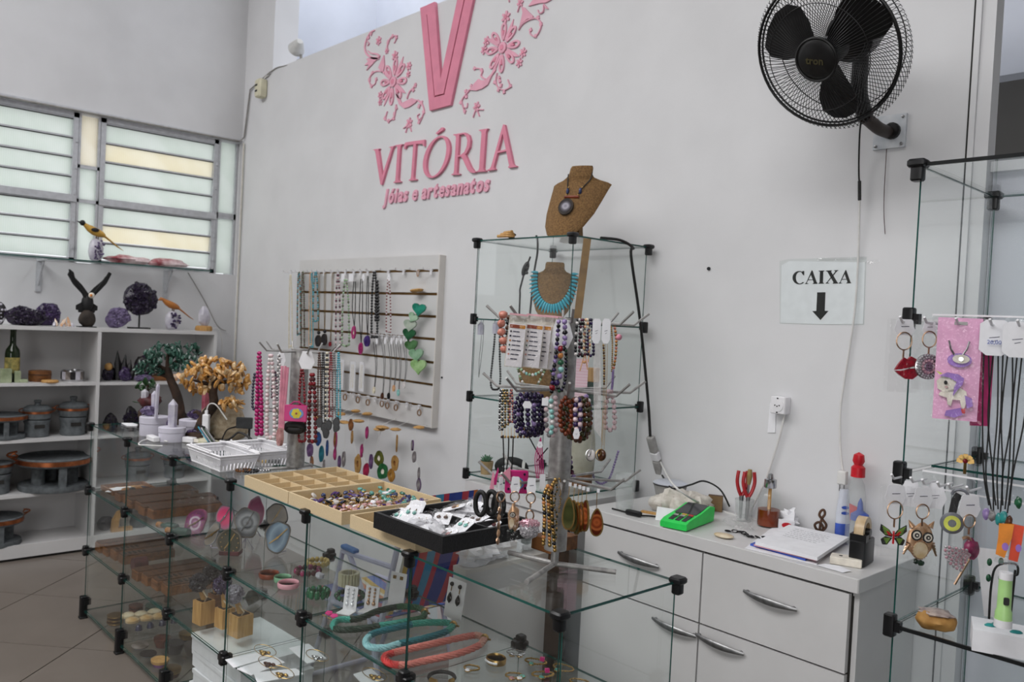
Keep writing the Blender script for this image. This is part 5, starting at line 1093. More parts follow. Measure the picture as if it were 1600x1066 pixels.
# corked bottles and clear jars
for u,v,l in((262,822,'corked green bottle lying on the upper counter shelf, left one'),(279,830,'corked green bottle lying on the upper counter shelf, right one')):
 q=inz(u,v,Z2+.02);t=thing('corked_bottle',l,'bottle',(q.x,q.y,Z2),.9+u*.01)
 b=MB();b.lathe([(.014,-.05),(.018,-.046),(.018,.0),(.009,.02),(.009,.03)],'bottle_glass',TR(0,0,.018)@RY(PI/2),14);b.build('glass',t);b=MB();b.lathe([(.010,.03),(.012,.032),(.012,.055),(.010,.057)],'cork',TR(0,0,.018)@RY(PI/2),12);b.build('cork',t)
for k,(u,v)in enumerate(((288,800),(322,795),(300,783))):
 q=inz(u,v,Z2);t=thing('clear_bag','clear crinkled plastic bag on the upper counter shelf, %s of three'%('front','right','rear')[k],'bag',(q.x,q.y,Z2),k)
 b=MB();b.rock((0,0,.03),(.05,.035,.03),'film',k,.35,2.5,12,8,flatbase=-.9);b.build('bag',t,smooth=0)
# agate clocks
def agate_disc(b,rx,rz,m,rim,seed=0,th=.010):
 out,inn=[],[]
 for k in range(28):
  a=2*PI*k/28;d=1+.10*mnoise.noise(Vector((math.cos(a)*1.3+seed,math.sin(a)*1.3,seed*.7)))*2;out.append((rx*d*math.cos(a),rz*d*math.sin(a)));inn.append((rx*d*.9*math.cos(a),rz*d*.9*math.sin(a)))
 b.prism(inn,th,m);b.ringprism(out,inn,th*.96,rim)
def clock(label,u,v,rx,rz,m,rim,z,lean=.2,yaw=CAMZ,base=None,seed=0,dpt=None,hands=True,tilt=0,hm='gold'):
 q0=atd(u,v,dpt)if dpt else at(u,v,y=1.40);RX_,RZ_=px(rx,q0),px(rz,q0)
 t=thing('agate_clock' if hands else 'agate_slice',label,'clock' if hands else 'stone slice',(q0.x,q0.y,z),yaw);zc_=q0.z-z
 M0=TR(0,0,zc_)@RX(-lean)@RY(tilt)
 b=MB();agate_disc(b,RX_,RZ_,m,rim,seed);d=b.build('dial',t,30,M=M0)
 if hands:
  b=MB();b.prism([(-.0022,-RZ_*.15),(.0022,-RZ_*.15),(.0018,RZ_*.8),(-.0018,RZ_*.8)],.001,hm,TR(0,-.012,0)@RY(.5));b.prism([(-.0025,-RZ_*.1),(.0025,-RZ_*.1),(.002,RZ_*.6),(-.002,RZ_*.6)],.001,hm,TR(0,-.0125,0)@RY(-2.5));b.lathe([(.005,.011),(.004,.015)],hm,RX(PI/2),10);b.build('hands',d)
  b=MB()
  for k in range(12):a=PI*k/6;b.box((RX_*.72*math.sin(a),-.0105,RZ_*.72*math.cos(a)),(.004,.002,.004),hm)
  if m in('agate_pink','agate_olive'):b.build('hour_marks',d,smooth=0,kind='stuff')
 b=MB()
 if base:b.bbox((0,.01,.008),(.075,.05,.016),base,.004);b.cyl((0,.012,.014),(0,.012,max(zc_-RZ_*.8,.02)),.008,base,8)
 else:b.tube([(-.03,.03,.003),(0,-.005,max(.004,zc_-RZ_*.95)),(.03,.03,.003)],.0025,'quartz_clear',6);b.tube([(0,.05,.003),(0,.006,max(.01,zc_-RZ_*.2))],.0025,'quartz_clear',6)
 b.build('stand',t);return t
AGR=dict(rough=.4)
mat_rings('agate_pink',[(0,'#d6b3c8'),(.35,'#c79bb6'),(.5,'#8d3d72'),(.62,'#ded0d8'),(.74,'#9c4b80'),(1,'#6f2a58')],19,rough=.42)
mat_rings('agate_hot',[(0,'#e0306f'),(.55,'#d62668'),(.75,'#b85a80'),(1,'#8f6f7c')],16,rough=.42)
mat_rings('agate_grey',[(0,'#5c5d61'),(.45,'#8b8c90'),(.55,'#4b4c50'),(.7,'#9fa0a3'),(1,'#55565a')],20,rough=.42)
mat_rings('agate_smoke',[(0,'#8f867c'),(.4,'#6c645c'),(.7,'#857b70'),(1,'#403a35')],15,rough=.42)
mat_rings('agate_magenta',[(0,'#6a3a7a'),(.4,'#9a2f62'),(.8,'#7e2450'),(1,'#a04a70')],13,rough=.42)
mat_rings('agate_blue',[(0,'#7e92a6'),(.3,'#53687f'),(.5,'#8ba0b2'),(.7,'#42566c'),(1,'#2d3c50')],14,rough=.42,squash=(1,1,.55))
mat_rings('agate_olive',[(0,'#4a4632'),(.6,'#3a3626'),(1,'#2b2719')],12,rough=.42)
clock('pink and purple banded agate clock with gold hands, leftmost of the clocks',307,818,18,22,'agate_pink','agate_magenta',Z2,.25,CAMZ-.3,tilt=.4)
clock('hot pink agate slice clock above the dark round clock',353,808,14,20,'agate_hot','agate_grey',Z2,.15,CAMZ-.2,dpt=3.22,hands=True,seed=2,hm='silver')
clock('grey ringed agate clock with light hands, right of the hot pink one',386,817,19,24,'agate_grey','agate_smoke',Z2,.2,CAMZ+.4,seed=3,dpt=3.12,hm='silver')
clock('deep magenta agate slice standing behind the grey ringed clock',399,800,12,24,'agate_magenta','agate_hot',Z2,.15,CAMZ+.5,dpt=3.30,hands=False,seed=4)
clock('narrow brownish agate clock turned aside, left of the dark round clock',333,836,9,21,'agate_smoke','agate_grey',Z2,.2,CAMZ-.3,dpt=3.14,seed=5,tilt=.35)
clock('dark round olive agate clock on a dark red base',360,847,19,20,'agate_olive','agate_smoke',Z2,.05,CAMZ,'dark_red',6,3.08)
clock('smoky grey agate slice clock leaning behind the blue one',432,806,17,19,'agate_smoke','tourmaline',Z2,.25,CAMZ+.3,seed=7,dpt=3.28)
clock('large blue-grey agate clock with one straight gold hand pair, rightmost of the clocks',434,840,19,25,'agate_blue','agate_smoke',Z2,.2,CAMZ+.2,seed=8,dpt=3.12,tilt=.3)
# gem ball trees in wooden cubes
def ball_tree(label,u,v,cw,ch,bu,bv,br,m,seed,wood='wood_light'):
 q=inz(u,v,Z3);w=px(cw,q);h=px(ch,q);t=thing('gem_ball_tree',label,'ornamental tree',(q.x,q.y+w*.4,Z3),.15,'gem ball trees in wooden cubes')
 b=MB();b.box((0,0,h/2),(w,w,h),wood);b.build('cube_pot',t,smooth=0);b=MB();b.box((0,0,h+.001),(w*.7,w*.7,.004),'trunk_brown');b.build('soil',t,smooth=0)
 top=atd(bu,bv,dep(q))-Vector((q.x,q.y+w*.4,Z3));r=px(br,q)
 b=MB();b.tube([(0,0,h),tuple(Vector((0,0,h)).lerp(top,.6)),tuple(top)],[.012,.010,.008],'wood_light',8);b.tube([(.02,-.01,h),(.05,-.02,h*1.3),(.02,-.02,h*1.5)],.003,'sack_cloth',5);b.build('stem',t)
 b=MB();rg=random.Random(seed)
 b.sphere(top,r*.85,m,n=12,k=8)
 for k in range(150):
  z=rg.uniform(-1,1);a=rg.uniform(0,2*PI);s_=math.sqrt(1-z*z);n_=Vector((s_*math.cos(a),s_*math.sin(a),z));b.rock(tuple(top+n_*r*.92),r*rg.uniform(.12,.2),m,k,.25,2,5,4)
 b.build('gem_ball',t,30,kind='stuff');return t
mat('hematite','#33323a',.3,color2='#17161b',scale=60);mat('mixed_chip','#a09aa4',.3,color2='#5b5260',scale=40)
ball_tree('small tree with a dark gem ball in a wooden cube, front left of the group',308,975,24,36,310,910,14,'hematite',1)
ball_tree('small tree with a black gem ball in a wooden cube, half hidden at the back',330,958,18,30,331,897,15,'tourmaline',2,'wood_mid')
ball_tree('small tree with a violet gem ball in a wooden cube, middle of the group',342,981,22,30,347,914,14,'amethyst',3)
ball_tree('small tree with a mixed grey gem ball in a pale wooden cube, front right',364,994,28,33,366,928,14,'mixed_chip',4)
o=MB();o.prism([(0,0),(.05,.035),(.03,.07),(-.005,.06),(-.02,.03)],.05,'clear_dark');tag(o.build('dark_stone',M=TR(inz(382,945,Z3)+Vector((.0,.05,0)))@RZ(.5),smooth=0),'dark flat stone standing behind the gem ball trees','stone')
# bottom shelf, left: stacked agate bowls, stoppers, coasters
def bowl(label,u,v,r,h,m,z=Z4,name='agate_bowl',group=None,cat='bowl',rim='gold',dz=0):
 q=inz(u,v,z);r_,h_=px(r,q),px(h,q);t=thing(name,label,cat,(q.x,min(max(q.y,CY0+.02+r_),CY1-.02-r_),z+dz),0,group)
 b=MB();b.lathe([(r_*.75,0),(r_*.97,h_*.6),(r_*.99,h_),(r_*.9,h_*.98),(.001,h_*.55+.001)],m,n=22,sq=(1,.85));b.build('body',t);b=MB();b.lathe([(r_*.98,h_*.55),(r_*1.03,h_*.7),(r_*1.02,h_*1.01),(r_*.97,h_*1.02)],rim,n=22,sq=(1,.85));b.build('rim',t);return t
mat('agate_brown','#5a2c1e',.15,color2='#2e130d',scale=25);mat('agate_purple','#7a3a8a',.15,color2='#3f1c50',scale=25)
q_=dict(group='agate bowls and coasters on the bottom counter shelf')
for k in range(3):bowl('dark agate coaster with gold rim, %s of the left stack'%('bottom','middle','top')[k],178,976,14,4,'agate_brown',dz=.016*k,name='agate_coaster',cat='coaster',**q_)
for k in range(2):bowl('brown agate coaster without gold, %s of the rear left stack'%('bottom','top')[k],212,955,12,4,'agate_brown',dz=.016*k,rim='agate_brown',name='agate_coaster',cat='coaster',**q_)
for k in range(2):bowl('green agate coaster, %s of the stack behind the stoppers'%('bottom','top')[k],240,954,14,4,'bottle_glass',dz=.016*k,rim='leaf_gem_green',name='agate_coaster',cat='coaster',**q_)
bowl('blue agate coaster with pale rim, rear one of the pair',219,1012,14,4,'agate_blue',name='agate_coaster',cat='coaster',rim='mica_mix',**q_)
bowl('blue agate coaster with dark rim, front one of the pair',225,1026,14,4,'agate_blue',name='agate_coaster',cat='coaster',rim='tourmaline',**q_)
bowl('purple agate bowl on the bottom counter shelf',242,1042,15,10,'agate_purple',rim='wood_light',**q_)
bowl('dark red agate bowl behind the purple one on the bottom shelf',253,1010,14,14,'agate_brown',rim='agate_brown',**q_)
bowl('brown agate bowl with golden rim, front of the bottom shelf',254,1060,16,13,'agate_brown',**q_)
bowl('black agate bowl beside the dark red one on the bottom shelf',272,1020,16,16,'tourmaline',rim='tourmaline',**q_)
bowl('clear bowl with gold bands on the bottom shelf, behind the white boxes',292,1005,14,16,'clear_dark',**q_)
bowl('dark layered stone bowl right of the gold banded bowl',303,1022,17,16,'stone_brown',rim='stone_brown',**q_)
def stopper(label,u,v,m,kind):
 q=inz(u,v,Z4);t=thing('glass_jar',label,'jar',(q.x,q.y,Z4),0,'small stoppered glass jars')
 b=MB();b.lathe([(.02,0),(.026,.004),(.026,.045),(.014,.052),(.014,.06)],'film',n=14);b.build('jar',t);b=MB();b.lathe([(.016,.056),(.03 if kind else .014,.06),(.03 if kind else .014,.07),(.018 if kind else .008,.078),(.001,.08)],m,n=16);b.build('stopper',t)
mat('onyx_cream','#d9cdb4',.3,color2='#c0a77f',scale=30);mat('onyx_honey','#c7995c',.3,color2='#dfc7a0',scale=30);mat('sodalite','#2f3450',.2,color2='#1d2035',scale=30)
for k,(u,v,m_,kd,l)in enumerate(((200,984,'onyx_cream',1,'cream, back left'),(219,982,'onyx_cream',1,'cream, back middle'),(240,978,'onyx_cream',1,'cream, back right'),(206,992,'onyx_honey',1,'honey, front left'),(228,988,'onyx_honey',1,'honey, front middle'),(248,985,'onyx_honey',1,'honey, front right'),(216,1004,'sodalite',0,'dark blue, leftmost'),(234,1000,'sodalite',0,'dark blue, second'),(253,996,'sodalite',0,'dark blue, third'),(271,992,'sodalite',0,'dark blue, rightmost'))):stopper('small clear glass jar with stone stopper, %s of its row'%l,u,v,m_,kd)
# white boxes stack, bottom shelf
for k in range(4):
 t=thing('white_box','white cardboard box in the stack on the bottom counter shelf, %s'%('lowest one','second from below','third from below','topmost one')[k],'box',(-2.90+.012*((k*2)%3-1),1.44,Z4+.0645*k),.03*(k%2));t['group']='white cardboard boxes'
 b=MB();b.box((0,0,.030),(.42-.02*(k%2),.28,.060),'paper');b.build('body',t,smooth=0);b=MB();b.box((0,0,.0535),(.426-.02*(k%2),.286,.016),'paper');b.build('lid',t,smooth=0)
# jewellery cards on the middle shelf
def flat_card(label,pts,z,gem,gpos,dz=0,name='jewellery_card'):
 P=[at(u,v,z=z)for u,v in pts];c=sum(P,Vector())/len(P);t=thing(name,label,'card',(c.x,c.y,z+dz))
 b=MB();b.add([tuple(q-c+Vector((0,0,s_)))for s_ in(.003,.0)for q in P],[tuple(range(len(P))),tuple(range(2*len(P)-1,len(P)-1,-1))]+[(k,k+len(P),(k+1)%len(P)+len(P),(k+1)%len(P))for k in range(len(P))],'paper');b.build('card',t,smooth=0)
 g_=at(*gpos,z=z)-c;b=MB();ch=[(0,0),(.03,.012),(.05,.03),(.04,-.01)]
 for k,(dx,dy)in enumerate(ch):b.rock((g_.x+dx*.5,g_.y+dy*.5,.009),(.009,.007,.005),gem,k,.2,2,8,5)
 b.tube([(g_.x+.06*math.cos(a)-.01,g_.y+.03*math.sin(a)+.02,.005)for a in[2*PI*k/18 for k in range(18)]],.0012,'gold',4,closed=True);b.build('jewel',t,40);return t
flat_card('white card with a fine gold chain, rear left of the cards on the middle shelf',[(352,1032),(412,1019),(427,1027),(365,1045)],Z3,'gold',(408,1022))
flat_card('white card with brown stone earrings in the middle of the cards',[(370,1048),(430,1029),(445,1038),(393,1058)],Z3,'agate_brown',(415,1042),.0034)
flat_card('white card with a gold bow pendant at the front of the cards',[(396,1056),(462,1049),(475,1058),(402,1072)],Z3,'gold',(434,1060),.0068)
flat_card('blank white card lying right of the other cards on the middle shelf',[(451,1014),(482,1007),(510,1030),(480,1038)],Z3,'silver',(490,1030))
flat_card('white card with a gold strip, far right on the middle shelf',[(552,1055),(580,1046),(600,1064),(570,1074)],Z3,'gold',(580,1060))
# bracelets on the upper shelf
def ring_bracelet(label,u,v,rpx,z,kind,m,m2=None,hpx=6,n=16,name='bracelet',rz=0,individually=True,lean=0):
 q=inz(u,v,z);r=px(rpx,q);h=px(hpx,q);t=thing(name,label,'bracelet',(q.x,q.y+r*.3,z),rz,'bracelets on the upper counter shelf');b=MB()
 if kind=='band':b.lathe([(r,0),(r*1.06,h*.3),(r*1.06,h*.8),(r,h),(r*.92,h*.9),(r*.92,h*.1),(r,0)],m,n=32);b.build('band',t,60)
 elif kind=='rib':
  for k in range(n):
   a=2*PI*k/n;q2=MB();w=2*PI*r/n;q2.loft([[(w*.46*math.cos(s_),.006*math.sin(s_),z_)for s_ in[2*PI*j/8 for j in range(8)]]for z_ in(0,h*.5,h)],m);q2.build('segment',t,60,M=TR(r*math.cos(a),r*math.sin(a),0)@RZ(a+PI/2))
 else:
  q2=MB();br=PI*r/n;q2.rock((0,0,0),(br*.98,br*.9,max(br*.9,h*.5)),m,3,.12 if kind=='stone' else .02,1.6,10,7);me=q2.mesh('bead',50);me2=me
  if m2:q3=MB();q3.rock((0,0,0),(br*.98,br*.9,max(br*.9,h*.5)),m2,5,.1,1.6,10,7);me2=q3.mesh('bead',50)
  for k in range(n):a=2*PI*k/n;inst('bead',me if k%2 else me2,t,TR(r*math.cos(a),r*math.sin(a),max(br*.9,h*.5))@RZ(a+PI/2))
 return t
mat('br_brown','#7d3a22',.3,color2='#5c2716',scale=40);mat('br_green','#7fae8c',.25,color2='#5d8f6d',scale=30);mat('br_pink','#dfa3ae',.25,color2='#d08d9b',scale=20);mat('br_plum','#a83a68',.2,color2='#53203c',scale=30);mat('br_yellow','#c9b476',.25,color2='#ab9350',scale=30);mat('br_emerald','#1f6b44',.15,color2='#0f4328',scale=40);mat('br_dark','#22382a',.2,color2='#10201a',scale=40);mat('br_ivory','#dcd6bd',.35,color2='#cfc7a8',scale=20)
ring_bracelet('reddish brown bangle at the left of the upper counter shelf',416,903,15,Z2,'band','br_brown',hpx=8)
ring_bracelet('translucent green bangle behind the pink one',438,909,13,Z2,'band','br_green',hpx=8)
ring_bracelet('pink round bangle right in front of the green one',446,918,16,Z2,'band','br_pink',hpx=8)
ring_bracelet('plum and crimson bead bracelet, middle of the upper shelf',476,897,18,Z2,'stone','br_plum','dark_red',9,13)
ring_bracelet('pale yellow stone bracelet behind the plum one',492,884,16,Z2,'stone','br_yellow',None,9,14)
ring_bracelet('tall ivory ribbed cuff bracelet on the upper shelf',541,915,14,Z2,'rib','br_ivory',None,20,18)
ring_bracelet('emerald green cut stone bracelet on the upper shelf',493,934,15,Z2,'stone','br_emerald',None,14,10)
ring_bracelet('dark green stone bracelet behind the first earring stand',541,936,21,Z2,'stone','br_dark','br_emerald',9,18)
o=MB();o.rock((0,0,.012),(.02,.014,.012),'quartz',3,.2,2,9,6,flatbase=-.9);tag(o.build('price_tag_bundle',loc=inz(499,905,Z2+.004),smooth=30),'small white tag beside the plum bead bracelet','tag')
# earring stands
def ear_stand(label,pts,gem,style,mtl='white_plastic',fold=True):
 """upright card: bottom-left, bottom-right pixels on the shelf and top row height"""
 (bl,br_,hpx)=pts;A,B_=at(*bl,z=Z2),at(*br_,z=Z2);c=(A+B_)/2;w=(B_-A).length;h=px(hpx,c);yaw=math.atan2(B_.y-A.y,B_.x-A.x);t=thing('earring_stand',label,'earring display',(c.x,c.y,Z2),yaw,'earring cards standing in the counter')
 b=MB();b.prism([(-w/2,0),(w/2,0),(w/2,h),(-w/2,h)],.003,mtl,RX(-.14));
 if fold:b.box((0,-.018,.0015),(w,.04,.003),mtl)
 b.build('card',t,smooth=0)
 for s_ in(-1,1):
  b=MB();M_=RX(-.14)
  if style=='drop':b.sphere((s_*w*.24,-.006,h*.86),.007,gem,M_);b.cyl((s_*w*.24,-.006,h*.83),(s_*w*.24,-.006,h*.68),.0015,'gold',5,M=M_);b.lathe([(.001,-.016),(.009,-.008),(.010,.0),(.006,.010),(.001,.018)],gem,M_@TR(s_*w*.24,-.008,h*.5),12,(1,.5))
  elif style=='stud':b.box((s_*w*.22,-.006,h*.86),(.010,.004,.010),gem,M_)
  else:
   for k in range(5):b.sphere((s_*w*(.20+.02*k*s_*0),-.005,h*(.88-.15*k)),.0045 if k<4 else .007,gem,M_,6,5)
  b.build('earring',t,60)
 return t
mat('crystal_clear','#e9e9ee',.1,.3)
ear_stand('small clear stand with dangling crystal earrings, left of the three stands',((536,953),(556,957),38),'crystal_clear','chain')
ear_stand('small white stand with gold crystal earrings, middle of the three stands',((569,951),(590,955),36),'rose_gold','chain')
ear_stand('tall white earring card with two small gold studs, right of the three stands',((606,945),(630,951),52),'gold','stud')
ear_stand('white earring card with black drop earrings on the upper counter shelf',((694,961),(720,973),60),'gem_black','drop',fold=False)
q=inz(508,962,Z2);t=thing('fan_earrings','tiny pink and gold fan earrings lying by the glass connector','earrings',q);b=MB()
for s_ in(0,.03):b.prism([(0,0),(.018,.0),(.024,.012),(.01,.02),(-.006,.012)],.004,'gem_hot_pink',TR(s_,.0,.004)@RX(-1.3));b.tube([(s_+.005*k,-.008,.004)for k in range(5)],.002,'gold',5)
b.build('fan',t,smooth=0)
# three twisted bead necklaces lying on the shelf
def rope_necklace(label,path,mats_,z,w):
 P=[at(u,v,z=z)for u,v in path];c=sum(P,Vector())/len(P);P=[q-c for q in P];Q=spline(P+[P[0]],10);N=len(Q);t=thing('bead_necklace',label,'necklace',(c.x,c.y,z),0,'twisted bead necklaces in the counter')
 for s_ in range(5):
  segs={}
  for k in range(N):
   f=k/N;i=int(f*len(mats_))%len(mats_);segs.setdefault(i,[]).append(k)
  b=MB()
  for i,ks in segs.items():
   R_=[]
   for k in ks+([ks[-1]+1]if ks[-1]+1<N else[]):
    tt=(Q[(k+1)%N]-Q[k-1]).normalized();sd=Vector((-tt.y,tt.x,0));ph=k*.55+s_*2*PI/5
    R_.append(Q[k]+sd*w*.62*math.cos(ph)+Vector((0,0,w*.9+w*.55*math.sin(ph))))
   b.tube(R_,w*.42,mats_[i],5)
  b.build('strand',t,50)
 e=Q[0];b=MB();b.sphere((e.x,e.y,w),w*1.2,'gold',n=8,k=6);b.cyl((e.x,e.y,w),(e.x+.02,e.y+.005,w),.003,'gold',6);b.build('clasp',t);return t
def beadmat(n,c,c2):return mat(n,c,.3,color2=c2,scale=420,bump=.7,bscale=500)
beadmat('bd_dgreen','#1d4030','#0c1f16');beadmat('bd_green','#2f6b45','#1b4a2d');beadmat('bd_turq','#4fb3a2','#2c8577');beadmat('bd_ltblue','#a9d8dc','#7fbcc4');beadmat('bd_teal','#1d7f8a','#0f5a63');beadmat('bd_aqua','#48ad9b','#2a8573');beadmat('bd_red','#d3433f','#b32a2c');beadmat('bd_coral','#e08a7e','#c86a60');beadmat('bd_peach','#e5b0a0','#d19483')
rope_necklace('twisted necklace shading from dark green to turquoise, leftmost of the three',[(663,962),(655,955),(625,953),(590,960),(560,972),(530,974),(521,982),(530,989),(560,988),(600,982),(640,975),(660,970)],['bd_green','bd_green','bd_dgreen','bd_dgreen','bd_turq','bd_turq','bd_dgreen','bd_dgreen','bd_turq','bd_green','bd_green'],Z2,.0105)
rope_necklace('twisted necklace shading from light blue to teal, middle of the three',[(708,982),(695,978),(655,979),(615,987),(585,995),(572,1006),(577,1016),(600,1018),(630,1010),(665,1002),(697,992)],['bd_aqua','bd_aqua','bd_teal','bd_teal','bd_ltblue','bd_ltblue','bd_ltblue','bd_teal','bd_teal','bd_aqua'],Z2,.0105)
rope_necklace('twisted necklace shading from red to coral pink, rightmost of the three',[(757,1003),(745,998),(715,1003),(670,1013),(630,1022),(602,1031),(608,1042),(632,1045),(670,1037),(715,1027),(748,1014)],['bd_peach','bd_coral','bd_coral','bd_coral','bd_red','bd_red','bd_coral','bd_coral','bd_coral','bd_peach'],Z2,.0105)
# gold bracelets at the right
def chain_bracelet(label,u,v,rx,ry,charms,m='gold',w=.0016,name='chain_bracelet',rot=0,tagp=None):
 q=inz(u,v,Z2);t=thing(name,label,'bracelet',(q.x,q.y,Z2),.5+rot,'gold bracelets lying in the counter');RX_,RY_=px(rx,q),px(ry,q)*1.9;b=MB();n=26
 b.tube([(RX_*math.cos(a),RY_*math.sin(a)*(1+.1*math.sin(3*a)),.003+.003*abs(math.sin(5*a)))for a in[2*PI*k/n for k in range(n)]],w,m,5,closed=True)
 for k in range(n):a=2*PI*k/n;b.sphere((RX_*math.cos(a),RY_*math.sin(a)*(1+.1*math.sin(3*a)),.004),w*1.7,m,n=5,k=4)
 b.build('chain',t,50)
 for k,cm in enumerate(charms):a=-1.8+.9*k;b=MB();b.lathe([(.008,0),(.0085,.002),(.006,.005),(.001,.006)],cm,TR(RX_*math.cos(a),RY_*math.sin(a),.001),12);b.lathe([(.0088,0),(.0092,.002),(.0086,.003)],'gold',TR(RX_*math.cos(a),RY_*math.sin(a),.0005),12);b.build('charm',t)
 if tagp:b=MB();b.box((RX_*.5,RY_*.8,.008),(.012,.008,.010),'gem_hot_pink');b.build('pink_tag',t,smooth=0)
 return t
q=inz(775,1036,Z2);t=thing('gold_bangle','wide gold bangle set with a row of small stones, right of the necklaces','bracelet',(q.x,q.y,Z2));r=px(15,q);b=MB();b.lathe([(r,0),(r*1.05,.002),(r*1.05,.014),(r,.016),(r*.94,.014),(r*.94,.002),(r,0)],'gold',n=32,sq=(1.08,.95));b.build('band',t,40);b=MB()
for k in range(12):a=-2.2+.13*k;b.sphere((r*1.06*1.08*math.cos(a),r*1.06*.95*math.sin(a),.008),.0035,'crystal_clear',n=6,k=5)
b.build('stones',t,kind='stuff')
q=inz(690,1062,Z2);t=thing('black_bangle','open black and gold bangle at the front of the upper counter shelf','bracelet',(q.x-.0,q.y,Z2));b=MB();r=px(20,q);b.tube([(r*math.cos(a),r*math.sin(a),.006)for a in arc(18,.4,4.6)],.005,'black_rubber',8);b.build('band',t);b=MB();b.tube([(r*math.cos(a),r*math.sin(a),.006)for a in arc(5,4.6,5.2)],.007,'gold',8);b.tube([(r*math.cos(a),r*math.sin(a),.006)for a in arc(5,.0,.4)],.006,'gold',8);b.build('gold_end',t)
chain_bracelet('thin gold bracelet with one pearl white charm, left of the group',737,1046,12,5,['gem_white'])
chain_bracelet('gold bracelet with rose, white and teal charms',803,1058,13,5,['gem_rose','gem_white','turquoise_bit'],rot=.3)
chain_bracelet('gold open bracelet with an aqua stone and a pink tag, rear of the group',837,1036,17,5,['gem_aqua'],tagp=True)
chain_bracelet('gold double bracelet with a pale blue stone and a pink tag',848,1056,17,5,['gem_aqua'],rot=.5,tagp=True)
chain_bracelet('gold open bracelet with a light blue stone near the corner connector',880,1046,17,6,['gem_aqua'],rot=-.3)
chain_bracelet('gold chain bracelet cut off by the lower picture edge',905,1068,15,5,['gold'])
chain_bracelet('silver bracelet with square links under the black connector',806,1022,14,5,['silver','silver'],m='silver')
# BEHIND THE COUNTER: white cupboard, beach chair
t=thing('white_panel_unit','narrow white cupboard panel standing in the aisle behind the counter, left of the drawers','panel',(-2.0705,1.935,0))
b=MB();b.box((0,0,.36),(.065,.38,.72),'white_laminate');b.build('panel',t,smooth=0);b=MB();b.box((0,0,.728),(.067,.384,.016),'laminate_edge');b.build('top_edge',t,smooth=0)
o=MB()
for k in range(5):o.rock((-.01*k,-.13+.07*k,.03+.006*(k%2)),(.045,.06,.035),'film_white',k+20,.4,2.6,12,8,flatbase=-.8)
tag(o.build('plastic_bag',loc=(-2.0705,1.935,.7365),smooth=0),'crumpled white plastic bag lying on top of the narrow white cupboard panel','bag')
mat('chair_tube','#c3c3dc',.35,.2,var=.04);mat('chair_blue','#3b6fb0',.5)
STR=[(0,'#2a3f8f'),(.12,'#b03a4a'),(.22,'#2a3f8f'),(.30,'#c06a2a'),(.36,'#d8d2c4'),(.41,'#c9a23a'),(.48,'#2f58a8'),(.60,'#b7324a'),(.72,'#3b8fb8'),(.84,'#b7324a'),(.92,'#2a3f8f')]
mat_stripe('stripe_back',STR,1,3.1,.8);mat_stripe('stripe_seat',STR,1,2.6,.8,.3)
t=thing('beach_chair','folding beach chair with colourful striped fabric standing behind the counter','chair',(-2.60,2.0,0))
def cq(u,v,y):return at(u,v,y=y)-Vector((-2.60,2.0,0))
b=MB()
bx=[(.04,-.10,.40),(.04,.24,.40),(.17,.24,.90),(.17,-.10,.90)]
n_=8;rows=[]
for i in range(n_+1):
 f=i/n_;sag=-.03*math.sin(PI*f);rows.append([(.04+.13*f-sag*.9,y,.42+.47*f+sag*.2)for y in(-.20,-.03,.12)])
for dz in(0,):b.loft([[tuple(q)for q in r]for r in rows],'stripe_back',cap=False,closed=False);b.loft([[(q[0]+.004,q[1],q[2])for q in reversed(r)]for r in rows],'stripe_back',cap=False,closed=False)
b.build('backrest',t)
b=MB();rows=[[(.02-.52*i/6,y,.40-.035*math.sin(PI*i/6)-.02*i/6)for y in(-.20,-.03,.12)]for i in range(7)]
b.loft(rows,'stripe_seat',cap=False,closed=False);b.loft([[(q[0],q[1],q[2]-.004)for q in reversed(r)]for r in rows],'stripe_seat',cap=False,closed=False);b.build('seat',t)
for nm,y in(('side_frame',-.215),('side_frame',.135)):
 b=MB();b.tube([(.10,y,.012),(-.05,y,.42),(-.20,y,.60)],.011,'chair_tube',8);b.tube([(-.48,y,.012),(-.30,y,.42),(-.25,y,.60),(.10,y,.62)],.011,'chair_tube',8);b.tube([(.04,y,.40),(.17,y,.885)],.011,'chair_tube',8);b.tube([(.03,y,.40),(-.52,y,.37)],.011,'chair_tube',8);b.build(nm,t)
 b=MB();b.bbox((-.20,y,.62),(.10,.03,.016),'chair_blue',.008);b.build('armrest',t)
b=MB();b.tube([(-.48,-.215,.014),(-.48,.135,.014)],.011,'chair_tube',8);b.build('cross_tube',t);b=MB();b.tube([(.10,-.215,.014),(.10,.135,.014)],.011,'chair_tube',8);b.build('cross_tube',t)
